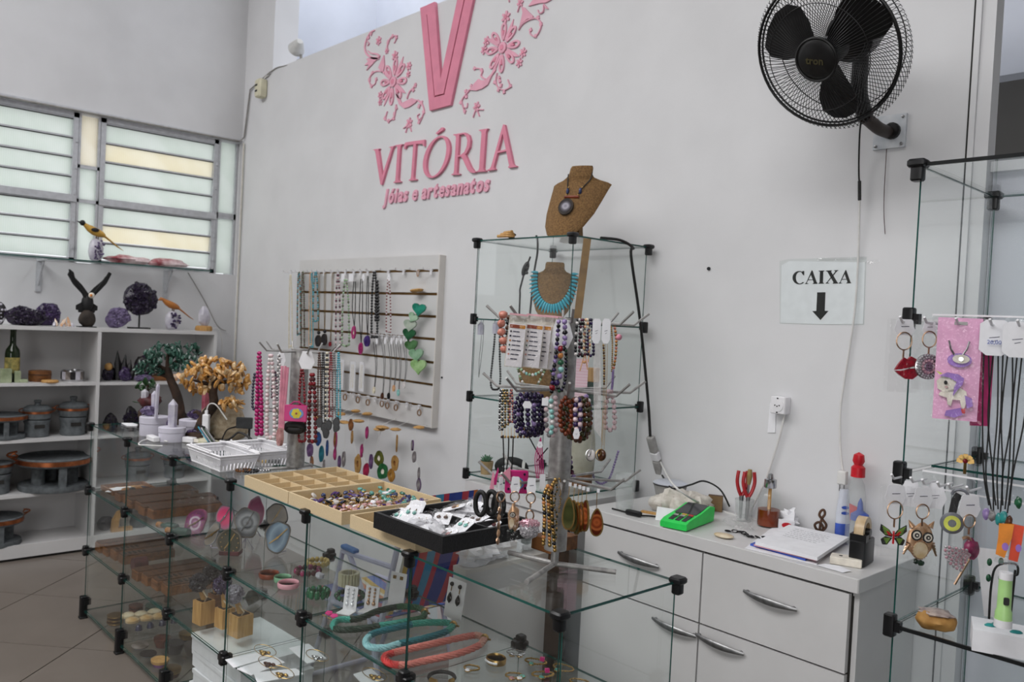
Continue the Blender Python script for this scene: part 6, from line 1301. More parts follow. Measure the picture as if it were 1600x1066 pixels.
# BUILDERS FOR HANGING JEWELLERY
BEADS={}
def bead_me(m,r,sq=1.0,rough=0):
 k=(m,round(r,4),sq,rough)
 if k not in BEADS:
  b=MB()
  if rough:b.rock((0,0,0),(r,r,r*sq),m,3,.15,1.7,8,6)
  else:b.sphere((0,0,0),(r,r,r*sq),m,n=8,k=6)
  BEADS[k]=b.mesh('bead',60)
 return BEADS[k]
def loop_px(u,v0,v1,w,n=12,skew=0):
 """U shaped hanging loop in photo pixels"""
 L=[(u-w*.12,v0),(u-w*.40,v0+(v1-v0)*.35),(u-w*.5,v1-w*.6),(u-w*.34+skew,v1-w*.14),(u+skew,v1),(u+w*.34+skew,v1-w*.14),(u+w*.5,v1-w*.6),(u+w*.40,v0+(v1-v0)*.35),(u+w*.12,v0)]
 return L
def strand(label,pts,P,rpx,mats_,step=1.9,cat='necklace',name='bead_necklace',group=None,closed=False,rough=0,single=None,cord='cord_black',sq=1.0,big=None,zig=0):
 Q=[P(u,v)for u,v in pts];org=Q[0].copy();Q=spline([q-org for q in Q]+([Q[0]-org]if closed else[]),8);r=px(rpx,org)
 t=thing(name,label,cat,org,0,group);single=rpx>=3.0 if single is None else single
 cum=[0]
 for i in range(1,len(Q)):cum.append(cum[-1]+(Q[i]-Q[i-1]).length)
 n=max(2,int(cum[-1]/(r*step)));jb=MB()
 for k in range(n+(0 if closed else 1)):
  s_=cum[-1]*k/n;i=min(len(Q)-2,max(j for j in range(len(cum))if cum[j]<=s_+1e-9));f=(s_-cum[i])/max(1e-9,cum[i+1]-cum[i]);c=Q[i].lerp(Q[i+1],min(1,f))
  if zig:c=c+Vector((random.uniform(-zig,zig)*r,random.uniform(-zig,zig)*r,0))
  rr=r*(1 if big is None else 1+(big-1)*math.sin(PI*k/n)**2);m=mats_[k%len(mats_)]
  if single:inst('bead',bead_me(m,round(rr,3),sq,rough),t,TR(c)@RZ(k)@RX(k*.7 if rough else 0))
  else:
   if rough:jb.rock(tuple(c),(rr,rr,rr*sq),m,k,.2,2,5,4)
   else:jb.sphere(tuple(c),(rr,rr,rr*sq),m,n=5,k=4)
 if not single:jb.build('beads',t,60,kind='stuff')
 b=MB();b.tube(Q,r*.22,cord,4,closed=False);b.build('string',t);return t
def cords(label,cat,name,lines,P,rpx,m,group=None,n=5):
 """several thin cords, each a smooth line through photo pixels"""
 org=P(*lines[0][0]);t=thing(name,label,cat,org,0,group)
 for k,ln in enumerate(lines):
  b=MB();b.tube(spline([P(u,v)-org for u,v in ln],5),px(rpx,org),m[k%len(m)]if isinstance(m,list)else m,n);b.build('cord',t)
 return t
def flat_stone(t,P,u,v,rx,ry,m,rim,part='pendant',th=.006,yaw=0,seed=0,hole=False,org=None):
 q=P(u,v);org=org if org is not None else t.location;RX_,RZ_=px(rx,q),px(ry,q);b=MB();out,inn=[],[]
 for k in range(20):a=2*PI*k/20;d=1+.1*mnoise.noise(Vector((math.cos(a)*1.2+seed,math.sin(a)*1.2,seed*.7)))*2;out.append((RX_*d*math.cos(a),RZ_*d*math.sin(a)));inn.append((RX_*d*(.36 if hole else .82)*math.cos(a),RZ_*d*(.36 if hole else .82)*math.sin(a)))
 b.ringprism(out,inn,th,rim)
 if hole:b.prism([(x*.9,z*.9)for x,z in inn],th*.5,m)
 else:b.prism(inn,th*1.05,m)
 return b.build(part,t,30,M=TR(q-Vector(org))@RZ(yaw))
def card_tag(label,P,u,v,w,h,yaw,shape='hex',m='paper',cat='tag',parent=None,org=None,name='price_tag',mark=True):
 q=P(u,v);W,H_=px(w,q),px(h,q);b=MB()
 pl={'hex':[(-W*.28,0),(W*.28,0),(W*.5,-H_*.6),(W*.3,-H_),(-W*.3,-H_),(-W*.5,-H_*.6)],'rect':[(-W/2,0),(W/2,0),(W/2,-H_),(-W/2,-H_)],'long':[(-W*.3,0),(W*.3,0),(W*.5,-H_*.12),(W*.5,-H_*.85),(W*.25,-H_),(-W*.25,-H_),(-W*.5,-H_*.85),(-W*.5,-H_*.12)]}[shape]
 b.prism(pl,.0012,m)
 if mark:b.prism([(-W*.18,-H_*.5),(W*.16,-H_*.46),(W*.16,-H_*.48),(-W*.18,-H_*.52)],.0014,'pen_ink');b.prism([(-W*.1,-H_*.6),(W*.1,-H_*.56),(W*.1,-H_*.58),(-W*.1,-H_*.62)],.0014,'pen_ink')
 if parent is not None:return b.build('price_tag',parent,smooth=0,M=TR(q-Vector(parent.location if org is None else org))@RZ(yaw))
 return tag(b.build(name,M=TR(q)@RZ(yaw),smooth=0),label,cat)
mat('pen_ink','#3c3c50',.7);mat('batten_wood','#96703a',.6,color2='#7d5a2b',scale=20)
for n_,c,c2 in(('be_cream','#e6dfcc','#d0c6ac'),('be_olive','#6d7558','#3f4636'),('be_brown','#5d3a28','#3a2318'),('be_peach','#d9ad84','#c4946a'),('be_turq','#5aa9b8','#3d8a9c'),('be_plum','#6a2f4a','#3c1829'),('be_mint','#a9c3a2','#8aa984'),('be_black','#1d1c20','#0c0c0e'),('be_red','#8f1f2a','#5e1019'),('be_magenta','#a3256c','#6e1448'),('be_indigo','#2b2440','#171227'),('be_rosequartz','#dcc5c8','#c9adb2'),('be_salmon','#c98675','#b06d5e'),('be_amethyst','#3c2a5c','#1f1436'),('be_lilac','#9b86b5','#7a6797'),('be_aqua','#9fcfca','#7cb5b0'),('be_jasper','#7c3a20','#4e2213'),('be_moss','#4b4a24','#2d2c15'),('be_white','#e4e0df','#cfc9c8'),('be_grey','#8c8a8a','#656364'),('be_orange','#c98a52','#b0703a'),('be_green','#2f6b4a','#1c452f')):mat(n_,c,.22,color2=c2,scale=120)
mat('magenta_plastic','#c42a78',.3,color2='#a81f64',scale=10);mat('pink_ribbon','#d98fa3',.7);mat('mag_ring','#8a1f52',.2,color2='#b0417a',scale=40);mat('purple_disc','#2c1a4c',.15,color2='#48307a',scale=30)
# GLASS TOWER CONTENTS
def bust_y(z):return-.33+.42*min(z,.82)
def bust(label,p,h,yaw,lean=0):
 """burlap neck form: leaning chest plate with shoulders, neck stump and a prop at the back"""
 t=thing('jewellery_bust',label,'jewellery bust',p,yaw);rows=[]
 for z,w,th in((.02,.10,.05),(.06,.18,.06),(.18,.27,.07),(.36,.335,.07),(.55,.37,.07),(.70,.395,.07),(.775,.41,.06),(.80,.36,.06),(.825,.26,.07),(.85,.195,.09),(.89,.165,.10),(.97,.160,.10),(1.0,.145,.09)):
  ring=[]
  for k in range(24):
   a=2*PI*k/24;x=w*math.cos(a);back=.16*(abs(x)/.40)**2*(1 if z<.84 else .3)
   ring.append(((x+lean*(z-.3))*h,(bust_y(z)+back+th*.5*math.sin(a))*h,z*h))
  rows.append(ring)
 b=MB();b.loft(rows,'burlap');b.build('form',t,70)
 b=MB();b.loft([[(x*h,y*h,z*h)for x,y,z in((-w,y0,zz),(w,y0,zz),(w,y1,zz),(-w,y1,zz))]for w,y0,y1,zz in((.15,.0,.18,0),(.12,.02,.16,.1),(.10,.0,.12,.55))],'burlap');b.build('prop',t,30)
 return t
def B3(t):
 R_=RZ(t.rotation_euler.z)
 return lambda x,y,z:tuple(Vector((x,y,z)))
pb1=Vector((-2.235,2.36,TZ[0]+.0005));h1=.295;YB=math.radians(22)
t=bust('tall burlap neck bust with a blue pendant necklace, on top of the glass tower',pb1,h1,YB,.16)
# pendant necklace lying on the bust, a thing of its own
n=thing('pendant_necklace','black cord necklace with blue beads and a grey agate pendant on the top bust','necklace',pb1,YB)
def on_bust(x,z,h=None):ln_=0 if h else .16;h=h or h1;return((x+ln_*(z-.3))*h,(bust_y(z)-.045+.16*(abs(x)/.40)**2)*h,z*h)
L_=[on_bust(-.165,.90),on_bust(-.155,.82),on_bust(-.11,.70),on_bust(-.08,.62)];Rr=[on_bust(.165,.92),on_bust(.16,.82),on_bust(.10,.70),on_bust(.075,.62)]
b=MB();b.tube(spline(L_,4),.0022,'cord_black',5);b.tube(spline(Rr,4),.0022,'cord_black',5);b.build('cord',n)
for s_ in(-1,1):b=MB();b.sphere(on_bust(.088*s_,.655),(.0065,.0065,.013),'gem_blue',n=8,k=6);b.sphere(on_bust(.08*s_,.60),.0035,'gold');b.sphere(on_bust(.097*s_,.71),.0035,'gold');b.build('bead',n,60)
b=MB();b.tube([on_bust(-.10,.575),on_bust(.10,.575)],.0062,'br_brown',8);b.build('bar',n)
mat_rings('agate_pend',[(0,'#8f8d98'),(.4,'#6a6873'),(.6,'#a3a1ab'),(.8,'#56535c'),(1,'#2f2b2c')],34)
b=MB();out=ell(.030,.036,22);inn=ell(.024,.030,22);b.ringprism(out,inn,.008,'stone_brown');b.prism(inn,.009,'agate_pend');b.build('pendant',n,30,M=TR(on_bust(-.02,.43))@RX(-.40))
pb2=Vector((-2.285,2.335,TZ[1]+.0005));h2=.235
t=bust('burlap neck bust with the turquoise spike necklace, upper tower compartment',pb2,h2,math.radians(40))
n=thing('spike_necklace','turquoise blue spike necklace spread on the burlap bust inside the tower','necklace',pb2,math.radians(40));mat('turq_bright','#35aabf',.4,color2='#2790a6',scale=60)
q=MB();q.lathe([(.0042,0),(.0058,-.010),(.0056,-.022),(.001,-.042)],'turq_bright',n=8);sp_me=q.mesh('spike',60);N=29
pc_=[]
for k in range(N):
 a=math.radians(200)*(k/(N-1)-.5);x,y,z=on_bust(.285*math.sin(a),.74-.45*math.cos(a),h2)
 pc_.append((x,y,z));inst('spike',sp_me,n,TR(x,y,z)@RY(-a*.92)@RX(-.25)@SCL(1,1,.75+.3*math.cos(a)))
b=MB();b.tube(pc_,.0014,'cord_black',5);b.build('cord',n)
pb3=Vector((-2.305,2.30,TZ[2]+.0005));t=bust('small burlap bust with green chip necklaces, behind the stone cards',pb3,.235,math.radians(40))
dB=dep(pb3+Vector((.08,-.10,.1)))-.03;PB=lambda u,v:atd(u,v,dB)
strand('pale green chip necklace, upper of two on the small bust',[(806,560),(812,575),(828,586),(845,580),(856,562)],PB,2.6,['be_aqua','be_mint','be_white'],rough=1)
strand('grey-green chip necklace, lower and longer one on the small bust',[(806,564),(814,592),(824,606),(835,608),(846,590),(855,570)],PB,2.2,['be_mint','be_olive','be_white'],rough=1)
# little things on the tower top
q=at(778,370,z=TZ[0]);o=MB();
for k in range(3):o.tube([(-.035+.01*k,.008*k,.006+.007*k),(.045,.012-.006*k,.006+.007*k)],.006,'wood_light',7)
tag(o.build('wooden_sticks',loc=(q.x,q.y+.03,TZ[0]+.0005)),'small pile of wooden sticks on the left of the tower top','sticks')
o=MB();o.rock((0,0,.012),(.02,.012,.012),'stone_brown',4,.2,2,10,7,flatbase=-.9);o.cyl((.0,0,.02),(-.0,0,.028),.004,'stone_brown',6);tag(o.build('tiny_figure',loc=at(793,366,z=TZ[0]+.016)+Vector((0,.02,-.0155)),smooth=50),'tiny brown stone figure beside the wooden sticks on the tower top','figurine')
# lamp, cables, batten
PD_=lambda d:(lambda u,v:atd(u,v,d))
PT=lambda y:(lambda u,v:at(u,v,y=y))
t=thing('led_lamp','small black gooseneck lamp standing inside the top tower compartment','lamp',Vector((at(811,500,y=2.40).x,2.40,TZ[1]+.0005)));lp=at(813,450,y=2.40)-t.location;hp=at(821,420,y=2.40)-t.location
b=MB();b.lathe([(.03,0),(.03,.006),(.004,.01)],'black_plastic',n=16);b.tube(spline([(0,0,.008),(lp.x,0,lp.z*.8),(lp.x,0,lp.z),hp],5),.004,'black_plastic',6);b.build('stem',t)
b=MB();b.sphere((0,0,0),(.014,.014,.034),'black_plastic',RY(.45),10,7);b.cyl((.014,0,.025),(.026,0,.05),.004,'black_plastic',6)
for k in range(3):b.sphere((.016,-.006,-.018+.018*k),.007,'black_plastic',None,6,5)
b.build('lamp_head',t,60,loc=hp)
cable('tower_cable','black cable coming down inside the left of the tower',[at(838,368,y=2.45),at(840,392,y=2.45),at(834,430,y=2.45),at(828,492,y=2.45),Vector((at(827,497,y=2.45).x,2.45,TZ[1]+.006))],.0045,'cord_black')
w0,w1=at(918,368,y=2.30),at(902,497,y=2.30);o=MB();dlt=w1-w0;o.ribbon([(0,0,0),tuple(dlt)],px(12,w0),.006,'batten_wood',up=(.7,-.7,0));tag(o.build('wooden_batten',loc=w0+Vector((0,.0,-.012)),smooth=0),'flat wooden batten leaning inside the right of the tower top compartment','batten')
YC=2.60
XR=TX1+.03
cpt=[at(905,372,x=-2.0),Vector((-2.05,2.33,TZ[0]+.006)),Vector((-2.03,2.42,TZ[0]+.006)),Vector((-2.00,2.46,TZ[0]-.02)),at(986,400,x=-1.99),at(1000,500,x=-1.98),at(1012,620,x=-1.97),at(1016,682,x=-1.96)]
cable('power_cable','thick black power cable running down the right side of the glass tower',cpt[1:],.0055,'cord_black')
qa,qb=at(1016,682,x=-1.96),at(1032,742,x=-1.96);t=thing('plug_adapters','two grey plugs joined through a white adapter, hanging right of the tower','adapter',qa);v_=qb-qa;Mx=v_.to_track_quat('Z','Y').to_matrix().to_4x4();mat('plug_grey','#a3a19f',.5)
for f0,f1,w,m_,nm in((0,.40,.030,'plug_grey','plug'),(.40,.62,.034,'white_plastic','adapter'),(.62,1.0,.032,'plug_grey','plug')):b=MB();b.bbox((0,0,(f0+f1)/2*v_.length),(w,.026,(f1-f0)*v_.length-.002),m_,.006);b.build(nm,t,M=Mx)
# standing and hanging items of the tower
def hang_pt(u,y=2.40,k=1):q=at(u,500,y=y);return q
PH=PT(2.190)
t=cords('fine silver chain with a clear crystal point, hanging far left in the tower','necklace','chain_necklace',[[(752,499),(752,530),(749,560),(748,590)],[(755,499),(755,530),(752,560),(748,590)]],PH,.45,'silver');q=PH(752,502)-t.location;b=MB();b.crystal((q.x,0,q.z-.055),(0,0,1),.014,.055,'quartz_clear',6);b.build('crystal',t,20)
o=MB();o.crystal((0,0,-.055),(0,0,1),.018,.055,'quartz_clear',6);tag(o.build('crystal_pendant',loc=PH(777,500),smooth=20),'clear crystal pendant hanging right of the silver chain in the tower','pendant')
strand('black bead necklace with long dark stones hanging in the left of the tower',[(774,500),(773,528),(770,560),(767,590),(768,606),(774,609),(780,606),(782,590),(781,560),(781,528),(781,500)],PH,2.0,['be_black'],single=False)
for k,(u,v)in enumerate(((769,571),(767,587),(780,574),(781,601))):q=PH(u,v);o=MB();o.bbox((0,0,0),(px(7,q),px(7,q),px(11,q)),'be_black',.003);
mat('pot_tan','#b1946b',.8,color2='#9a7f58',scale=40);mat('succulent','#5f8a6d',.6,color2='#44694f',scale=40)
q=at(760,735,y=2.215);t=thing('potted_succulent','small succulent in a tan pot at the left of the lower tower shelf','potted plant',Vector((q.x,2.215,TZ[3]+.0005)));R=px(10.5,q);b=MB();b.lathe([(R*.82,0),(R,R*1.9),(R*.9,R*1.92),(R*.85,R*1.7),(.001,R*1.7)],'pot_tan',n=20);b.build('pot',t)
lf=MB();lf.lathe([(.002,0),(.008,.012),(.007,.022),(.001,.034)],'succulent',n=6,sq=(1,.5));lm2=lf.mesh('leaf',60)
for k in range(14):inst('leaf',lm2,t,TR(0,0,R*1.72)@RZ(k*2.4)@RX(.25+.07*k))
q=at(798,738,y=2.28);t=thing('hair_band','black hair band with white stripes lying on the lower tower shelf','hair band',Vector((q.x+.0,2.28,TZ[3]+.0005)),.6);b=MB();mat_stripe('bw_stripe',[(0,'#141416'),(.62,'#141416'),(.64,'#d8d6d4'),(.78,'#d8d6d4'),(.80,'#141416')],0,14,.8)
b.tube([(.055*math.cos(a),.01,.032+.045*math.sin(a)*.6)for a in[2*PI*k/24 for k in range(24)]],.016,'bw_stripe',8,closed=True);b.build('band',t,60)
q=at(905,735,y=2.40);t=thing('stone_vase','tall pale stone lamp on a wooden foot, behind the spinner pole in the tower','lamp',Vector((q.x,2.40,TZ[3]+.0005)));mat('pale_salt','#b9b3a4',.7,color2='#a39c8b',scale=18)
b=MB();b.lathe([(.052,.05),(.056,.06),(.060,.12),(.055,.19),(.045,.235),(.001,.245)],'pale_salt',n=20);b.build('stone',t,60);b=MB();b.lathe([(.048,0),(.052,.005),(.052,.045),(.048,.05)],'wood_mid',n=20);b.build('foot',t)
q=at(903,600,y=2.34)
for u,w,h_,l in((905,16,40,'green bottle with a wooden sleeve, left of the pair in the tower'),(923,19,60,'taller green bottle with a wooden sleeve and reed stick in the tower')):
 q=at(u,612,y=2.42);t=thing('diffuser_bottle',l,'bottle',Vector((q.x,2.42,TZ[2]+.0005)),.3);W=px(w,q);H_=px(h_,q);b=MB();b.bbox((0,0,H_*.3),(W,W,H_*.6),'bottle_glass',.004);b.build('bottle',t);b=MB();b.bbox((0,0,H_*.78),(W*1.05,W*1.05,H_*.36),'wood_light',.004);b.build('sleeve',t)
 if u>910:b=MB();b.tube([(-.01,-.02,.01),(-.012,-.02,H_*1.1)],.003,'wood_light',5);b.build('reed',t)
q=at(897,600,y=2.30);b=MB();mat_stripe('pink_grid',[(0,'#e9c7d3'),(.86,'#e9c7d3'),(.88,'#d78ea8')],2,90,.8);b.box((0,0,.09),(.10,.002,.18),'pink_grid');tag(b.build('pink_paper',M=TR(q.x,2.30,TZ[2]+.0005)@RZ(.6),smooth=0),'pink ruled paper standing behind the spinner pole in the tower','paper')
strand('lilac bead necklace hanging over the lower tower shelf',[(928,712),(926,735),(930,750),(940,756),(952,748),(960,726),(966,706)],PT(2.49),2.2,['be_lilac'],single=False)
strand('plum and amethyst bead strand right behind the spinner pole',[(891,715),(893,735),(896,745)],PD_(2.04),3.6,['be_plum','be_lilac','be_indigo'])
cords('crossed black cords and long dark straps hanging behind the spinner','cord','dark_straps',[[(786,680),(787,710),(787,742)],[(795,682),(794,715),(790,742)],[(802,682),(801,712),(799,740)],[(826,682),(838,704),(848,720)],[(856,700),(846,712),(838,722)]],PD_(2.1),1.1,'cord_black')
# SLATTED BOARD
BYF=2.600;bl_,br_=at(468,404,y=BYF),at(686,398,y=BYF);bz1,bz0=at(680,398.5,y=BYF).z,at(668,668,y=BYF).z
gv=[422.7,459.5,494.6,530,566.6,601.5,637];gz=[at(674,v,y=BYF).z for v in gv];bx0,bx1=bl_.x,br_.x;cx_=(bx0+bx1)/2
board=thing('slatted_board','white slatted display board hung with necklaces, on the logo wall','display board',(cx_,WY,bz0))
b=MB();b.box((0,-.006,(bz1-bz0)/2),(bx1-bx0,.012,bz1-bz0),'batten_wood');b.build('back',board,smooth=0)
ed=[bz1]+gz+[bz0]
for k in range(8):
 a,e=ed[k]-(.007 if k else 0),ed[k+1]+(.007 if k<7 else 0);b=MB();b.box((0,-.024,(a+e)/2-bz0),(bx1-bx0,.024,a-e),'white_laminate');b.build('slat',board,smooth=0)
b=MB();b.box(((bx1-bx0)/2+.004,-.020,(bz1-bz0)/2),(.008,.040,bz1-bz0),'laminate_edge');b.build('end_strip',board,smooth=0)
hk=MB();hk.tube([(0,.012,0),(0,-.045,0),(0,-.055,.012)],.0028,'white_plastic',5);hk.box((0,0,-.008),(.016,.004,.026),'white_plastic');HK=hk.mesh('hook')
for zi,us in((0,(455,467,474,486,492,499,507,519,529,540,553,564,575,585,607,631,653,674)),(3,(590,597,605,616,624,632)),(6,(539,552,560,575,586,597,606,619,636,655))):
 for u in us:
  q=at(u,gv[zi]+.02*(u-674),y=BYF-.012);inst('hook',HK,board,TR(q.x-cx_,BYF-.014-WY,gz[zi]-bz0))
PBD=PT(2.560);GB='necklaces hanging on the slatted board'
def nk(label,u,v0,v1,w,r,m,**k):return strand(label,loop_px(u,v0,v1,w),PBD,r,m,group=GB,**k)
nk('long cream pearl necklace, leftmost on the slatted board',454,430,541,5,1.3,['be_cream'])
nk('brown and green bead necklace next to the cream one on the board',467,426,522,5,1.6,['be_olive','be_brown','be_turq'])
nk('long dark olive bead necklace, third on the board',473,426,546,5,1.7,['be_brown','be_olive'])
nk('peach bead necklace between the olive and turquoise ones',485,426,538,4,1.3,['be_peach'])
nk('short double turquoise bead necklace on the board',493,426,502,8,1.8,['be_turq','be_turq','be_olive'])
nk('long turquoise bead necklace behind the short one',487,428,541,4,1.4,['be_turq'])
for u,v,l in((498,533,'gold chain with a dark round disc pendant, left of the pair'),(507.5,531,'gold chain with a dark round disc pendant, right of the pair')):
 t=cords(l+' on the board','necklace','chain_necklace',[[(u-.5,426),(u-.8,480),(u-.5,v-12)],[(u+1.5,426),(u+1,480),(u,v-12)]],PBD,.5,'gold',GB);flat_stone(t,PBD,u,v,8.5,9,'tourmaline','stone_brown',th=.008);b=MB();q=PBD(u,v-13)-t.location;b.sphere(tuple(q),px(3,PBD(u,v)),'tourmaline');b.build('bead',t,60)
t=cords('gold chain with a small red round pendant on the board','necklace','chain_necklace',[[(519,426),(518,480),(516,533)],[(521,426),(520,480),(517,533)]],PBD,.5,'gold',GB);flat_stone(t,PBD,516.5,538,3.6,3.8,'be_red','be_red')
nk('plum bead necklace with spaced round beads on the board',528,430,545,7,1.9,['be_plum','be_rosequartz'],step=2.6)
nk('pale green bead necklace with a white card at its top',540,438,541,11,2.0,['be_mint','be_mint','be_olive'],step=2.5)
for u,w in((536,9),(549,13)):card_tag('white card at the top of the board necklaces, %s'%('over the green beads' if u<540 else 'beside the dark cord'),PBD,u,428,w,12,0,'rect',name='white_card',cat='card',mark=False)
card_tag('white card tag on the board above the black cords',PBD,568,428,8,11,0,'hex')
card_tag('white card tag on the board above the red bead necklace',PBD,608,428,9,12,0,'hex')
def pend(label,u,v0,v1,rx,ry,m,rim,hole=False,cm='cord_black',w=3):t=cords(label,'necklace','pendant_necklace',[[(u-w*.2,v0),(u-w,(v0+v1)/2),(u,v1-ry)],[(u+w*.6,v0),(u+w*.6,(v0+v1)/2),(u,v1-ry)]],PBD,.7,cm,GB);flat_stone(t,PBD,u,v1,rx,ry,m,rim,hole=hole,th=.007);return t
pend('dark cord with an oval magenta ring pendant on the board',553.5,440,520,6,10,'bone_white','mag_ring',True)
pend('black cord with a magenta oval pendant, lowest on the board',564.5,436,545,6,9,'be_magenta','mag_ring')
pend('black cord with a large purple disc pendant on the board',574.5,432,533.5,8.5,8.5,'purple_disc','purple_disc',True,w=2)
nk('thick black bead necklace of round beads on the board',585,426,527,9,2.3,['be_black'],single=False)
nk('short black bead strand in front of the thick black necklace',589,440,500,4,2.6,['be_black'],single=False)
nk('red and white bead necklace right of the black ones',607,438,519,7,1.3,['be_red','be_white'])
o=MB();q=PBD(653,427);o.tube([(px(2.5,q)*math.cos(a),0,px(5,q)*math.sin(a))for a in[2*PI*k/14 for k in range(14)]],.003,'rose_gold',5,closed=True);tag(o.build('gold_earring',loc=q),'single gold hoop on the top groove of the board','earring')
q=at(651,454,y=2.57);o=MB();o.rock((0,0,0),(px(12,q),.03,px(2.8,q)),'wood_light',3,.15,1.5,12,7);tag(o.build('wooden_slice',M=TR(q)@RY(-.12),smooth=50),'flat wooden slice sticking out of the board above the hearts','wood slice')
# chain of stone hearts
t=thing('heart_chain','hanging chain of green stone hearts at the right of the slatted board','wall ornament',PBD(656,474));
for n_,c,c2 in(('heart_teal','#2e8f78','#1f6e5b'),('heart_pale','#a9c4ab','#87aa8c'),('heart_grey','#b3bdb0','#97a596'),('heart_dark','#2d6140','#1c452b'),('heart_mix','#567f55','#33552f'),('heart_mint','#8fb195','#729979'),('heart_lime','#a3c48e','#7fa569')):mat(n_,c,.2,color2=c2,scale=30)
def heart_poly(w,h):return[(w*.0625*16*math.sin(a)**3*.5,h*.03*(13*math.cos(a)-5*math.cos(2*a)-2*math.cos(3*a)-math.cos(4*a)))for a in[2*PI*k/22 for k in range(22)]]
for u,v,w,m_,tl_ in((656,483,19,'heart_teal',.1),(647,496,14,'heart_pale',.5),(642,508,18,'heart_grey',.1),(640.5,522,18,'heart_dark',.1),(644,540,18,'heart_mix',-.2),(651.5,554,20,'heart_mint',-.1),(655,572,22,'heart_lime',-.05)):
 q=PBD(u,v);b=MB();W=px(w*1.3,q);b.prism(heart_poly(W,W*.95),.014,m_);b.build('heart',t,40,M=TR(q-t.location)@RZ(.35)@RY(tl_))
# second row
for u,v1,m_,l,pm in((585,610,'cord_black','dark cord pair with small shell pendants','be_cream'),(598,619,'silver','thin silver chain with a small brown pendant','be_brown'),(608,619,'silver','silver chain with a black tassel pendant','be_black'),(616,607,'silver','silver chain with a beige stone pendant','be_peach'),(623,614,'silver','silver chain with a pale green pendant','be_aqua'),(632,602,'silver','silver chain with a round clear pendant','be_white')):
 t=cords(l+', lower row of the board','necklace','pendant_necklace',[[(u+4-.01*u,534),(u+2,570),(u,v1-5)],[(u+8-.01*u,534),(u+4,570),(u+1,v1-5)]],PBD,.5,m_,GB);flat_stone(t,PBD,u,v1,3.4,5,pm,pm);card_tag('',PBD,u+4,528,6,10,0,'hex',parent=t,mark=False)
for k,(u,v,w)in enumerate(((534,562,14),(552,565,15),(566,566,13))):
 t=thing('jewellery_card','white card with thin chains hanging on the board, %s of three'%('left','middle','right')[k],'card',PBD(u,v),0,'white chain cards on the board');q=t.location;b=MB();W=px(w,q);H_=px(46,q);b.box((0,0,-H_/2),(W,.004,H_),'paper');b.box((0,-.004,-H_/2),(W*1.1,.002,H_*1.05),'film');b.build('card',t,smooth=0);b=MB()
 for s_ in(-1,1):b.tube([(s_*W*.15,-.004,-H_*.1),(s_*W*.18,-.004,-H_*.9)],.0014,'be_cream',4)
 b.build('chain',t)
for k,(u,v)in enumerate(((539,621),(559,625),(574.6,629),(596.6,631),(605,634),(618.5,637),(655,645))):
 q=PBD(u,v);t=thing('gold_earring','small gold earring on the bottom hooks of the board, %s from the left'%('first','second','third','fourth','fifth','sixth','seventh')[k],'earring',q,.3,'gold earrings on the bottom hooks');b=MB();b.tube([(px(3.2,q)*math.cos(a),0,px(4.6,q)*math.sin(a))for a in[2*PI*k_/12 for k_ in range(12)]],px(1.1,q),'rose_gold',5,closed=True);b.tube([(0,0,px(4.6,q)),(0,0,px(9,q))],.001,'gold',4);b.build('hoop',t)
# wind chimes of agate slices below the board
for n_,c,c2 in(('ch_brown','#8a5a34','#5e3a20'),('ch_tan','#b08a54','#8f6a38'),('ch_mag','#a8366e','#7c2450'),('ch_grey','#8b8586','#5f595b'),('ch_crim','#a3244a','#771533'),('ch_purp','#6d5078','#463150'),('ch_olive','#5d6128','#3d4018'),('ch_green','#2d6a3f','#1d4a2b'),('ch_amber','#a87832','#7d5520'),('ch_blue','#2f4f86','#1d335c'),('ch_teal','#2f7080','#1c4c58')):mat(n_,c,.2,color2=c2,scale=40)
def chime(label,top,slices,wood=None,y=2.52):
 P=PT(y);t=thing('wind_chime',label,'wind chime',P(*top),0,'agate wind chimes below the board');b=MB();b.tube([Vector((P(*top).x,WY-.037,bz0+.012))-t.location,P(*top)-t.location]+[P(u,v)-t.location for u,v,*_ in slices],.0012,'cord_white',4);b.build('string',t)
 for k,(u,v,w)in enumerate(wood or[]):q=P(u,v)-t.location;b=MB();b.rock(tuple(q),(px(w/2,P(u,v)),.03,px(2.6,P(u,v))),'wood_light',k+int(u),.12,1.5,12,7);b.build('wood_slice',t,50)
 for k,(u,v,rx,ry,m,rim)in enumerate(slices):flat_stone(t,P,u,v,rx,ry,m,rim,'agate_slice',.007,.3*math.sin(u),int(u),hole=(rim!=m and rx>6))
 return t
chime('wind chime with blue and teal agate slices, leftmost behind the small spinner',(497,650),[(498,686,6,11,'ch_blue','ch_blue'),(503,709,6,13,'ch_teal','ch_teal'),(507,730,5,11,'ch_grey','ch_grey')],[(497,652,18)])
chime('wind chime with purple and brown slices, low behind the small spinner pole',(484,652),[(485,703,6,11,'ch_purp','ch_purp'),(488,722,8,9,'ch_brown','ch_brown')])
chime('wind chime with a magenta and brown slice pair beside the turquoise strand',(526,650),[(525,686,5,14,'ch_brown','ch_mag'),(524,710,3,10,'ch_mag','ch_mag'),(512,700,3,12,'ch_blue','ch_blue')],[(532,647,20)])
chime('wind chime with grey and plum slices under the second wooden slice',(540,655),[(538,717,7,12,'bone_white','ch_grey'),(531,722,4,9,'ch_purp','ch_purp')],[(538,660,24)])
chime('wind chime with tan and brown slices hanging from a wooden bar',(556,652),[(549,664,5,9,'ch_brown','ch_brown'),(551,683,4,10,'ch_tan','ch_tan'),(560,725,7,15,'ch_brown','ch_tan')],[(560,658,22),(556,642.5,14)])
chime('wind chime with thin magenta and crimson slices',(576,648),[(574,676,3,10,'ch_mag','ch_mag'),(566,704,3,11,'ch_mag','ch_mag'),(572.6,734,6,11,'ch_crim','ch_crim')],[(574,647,15)])
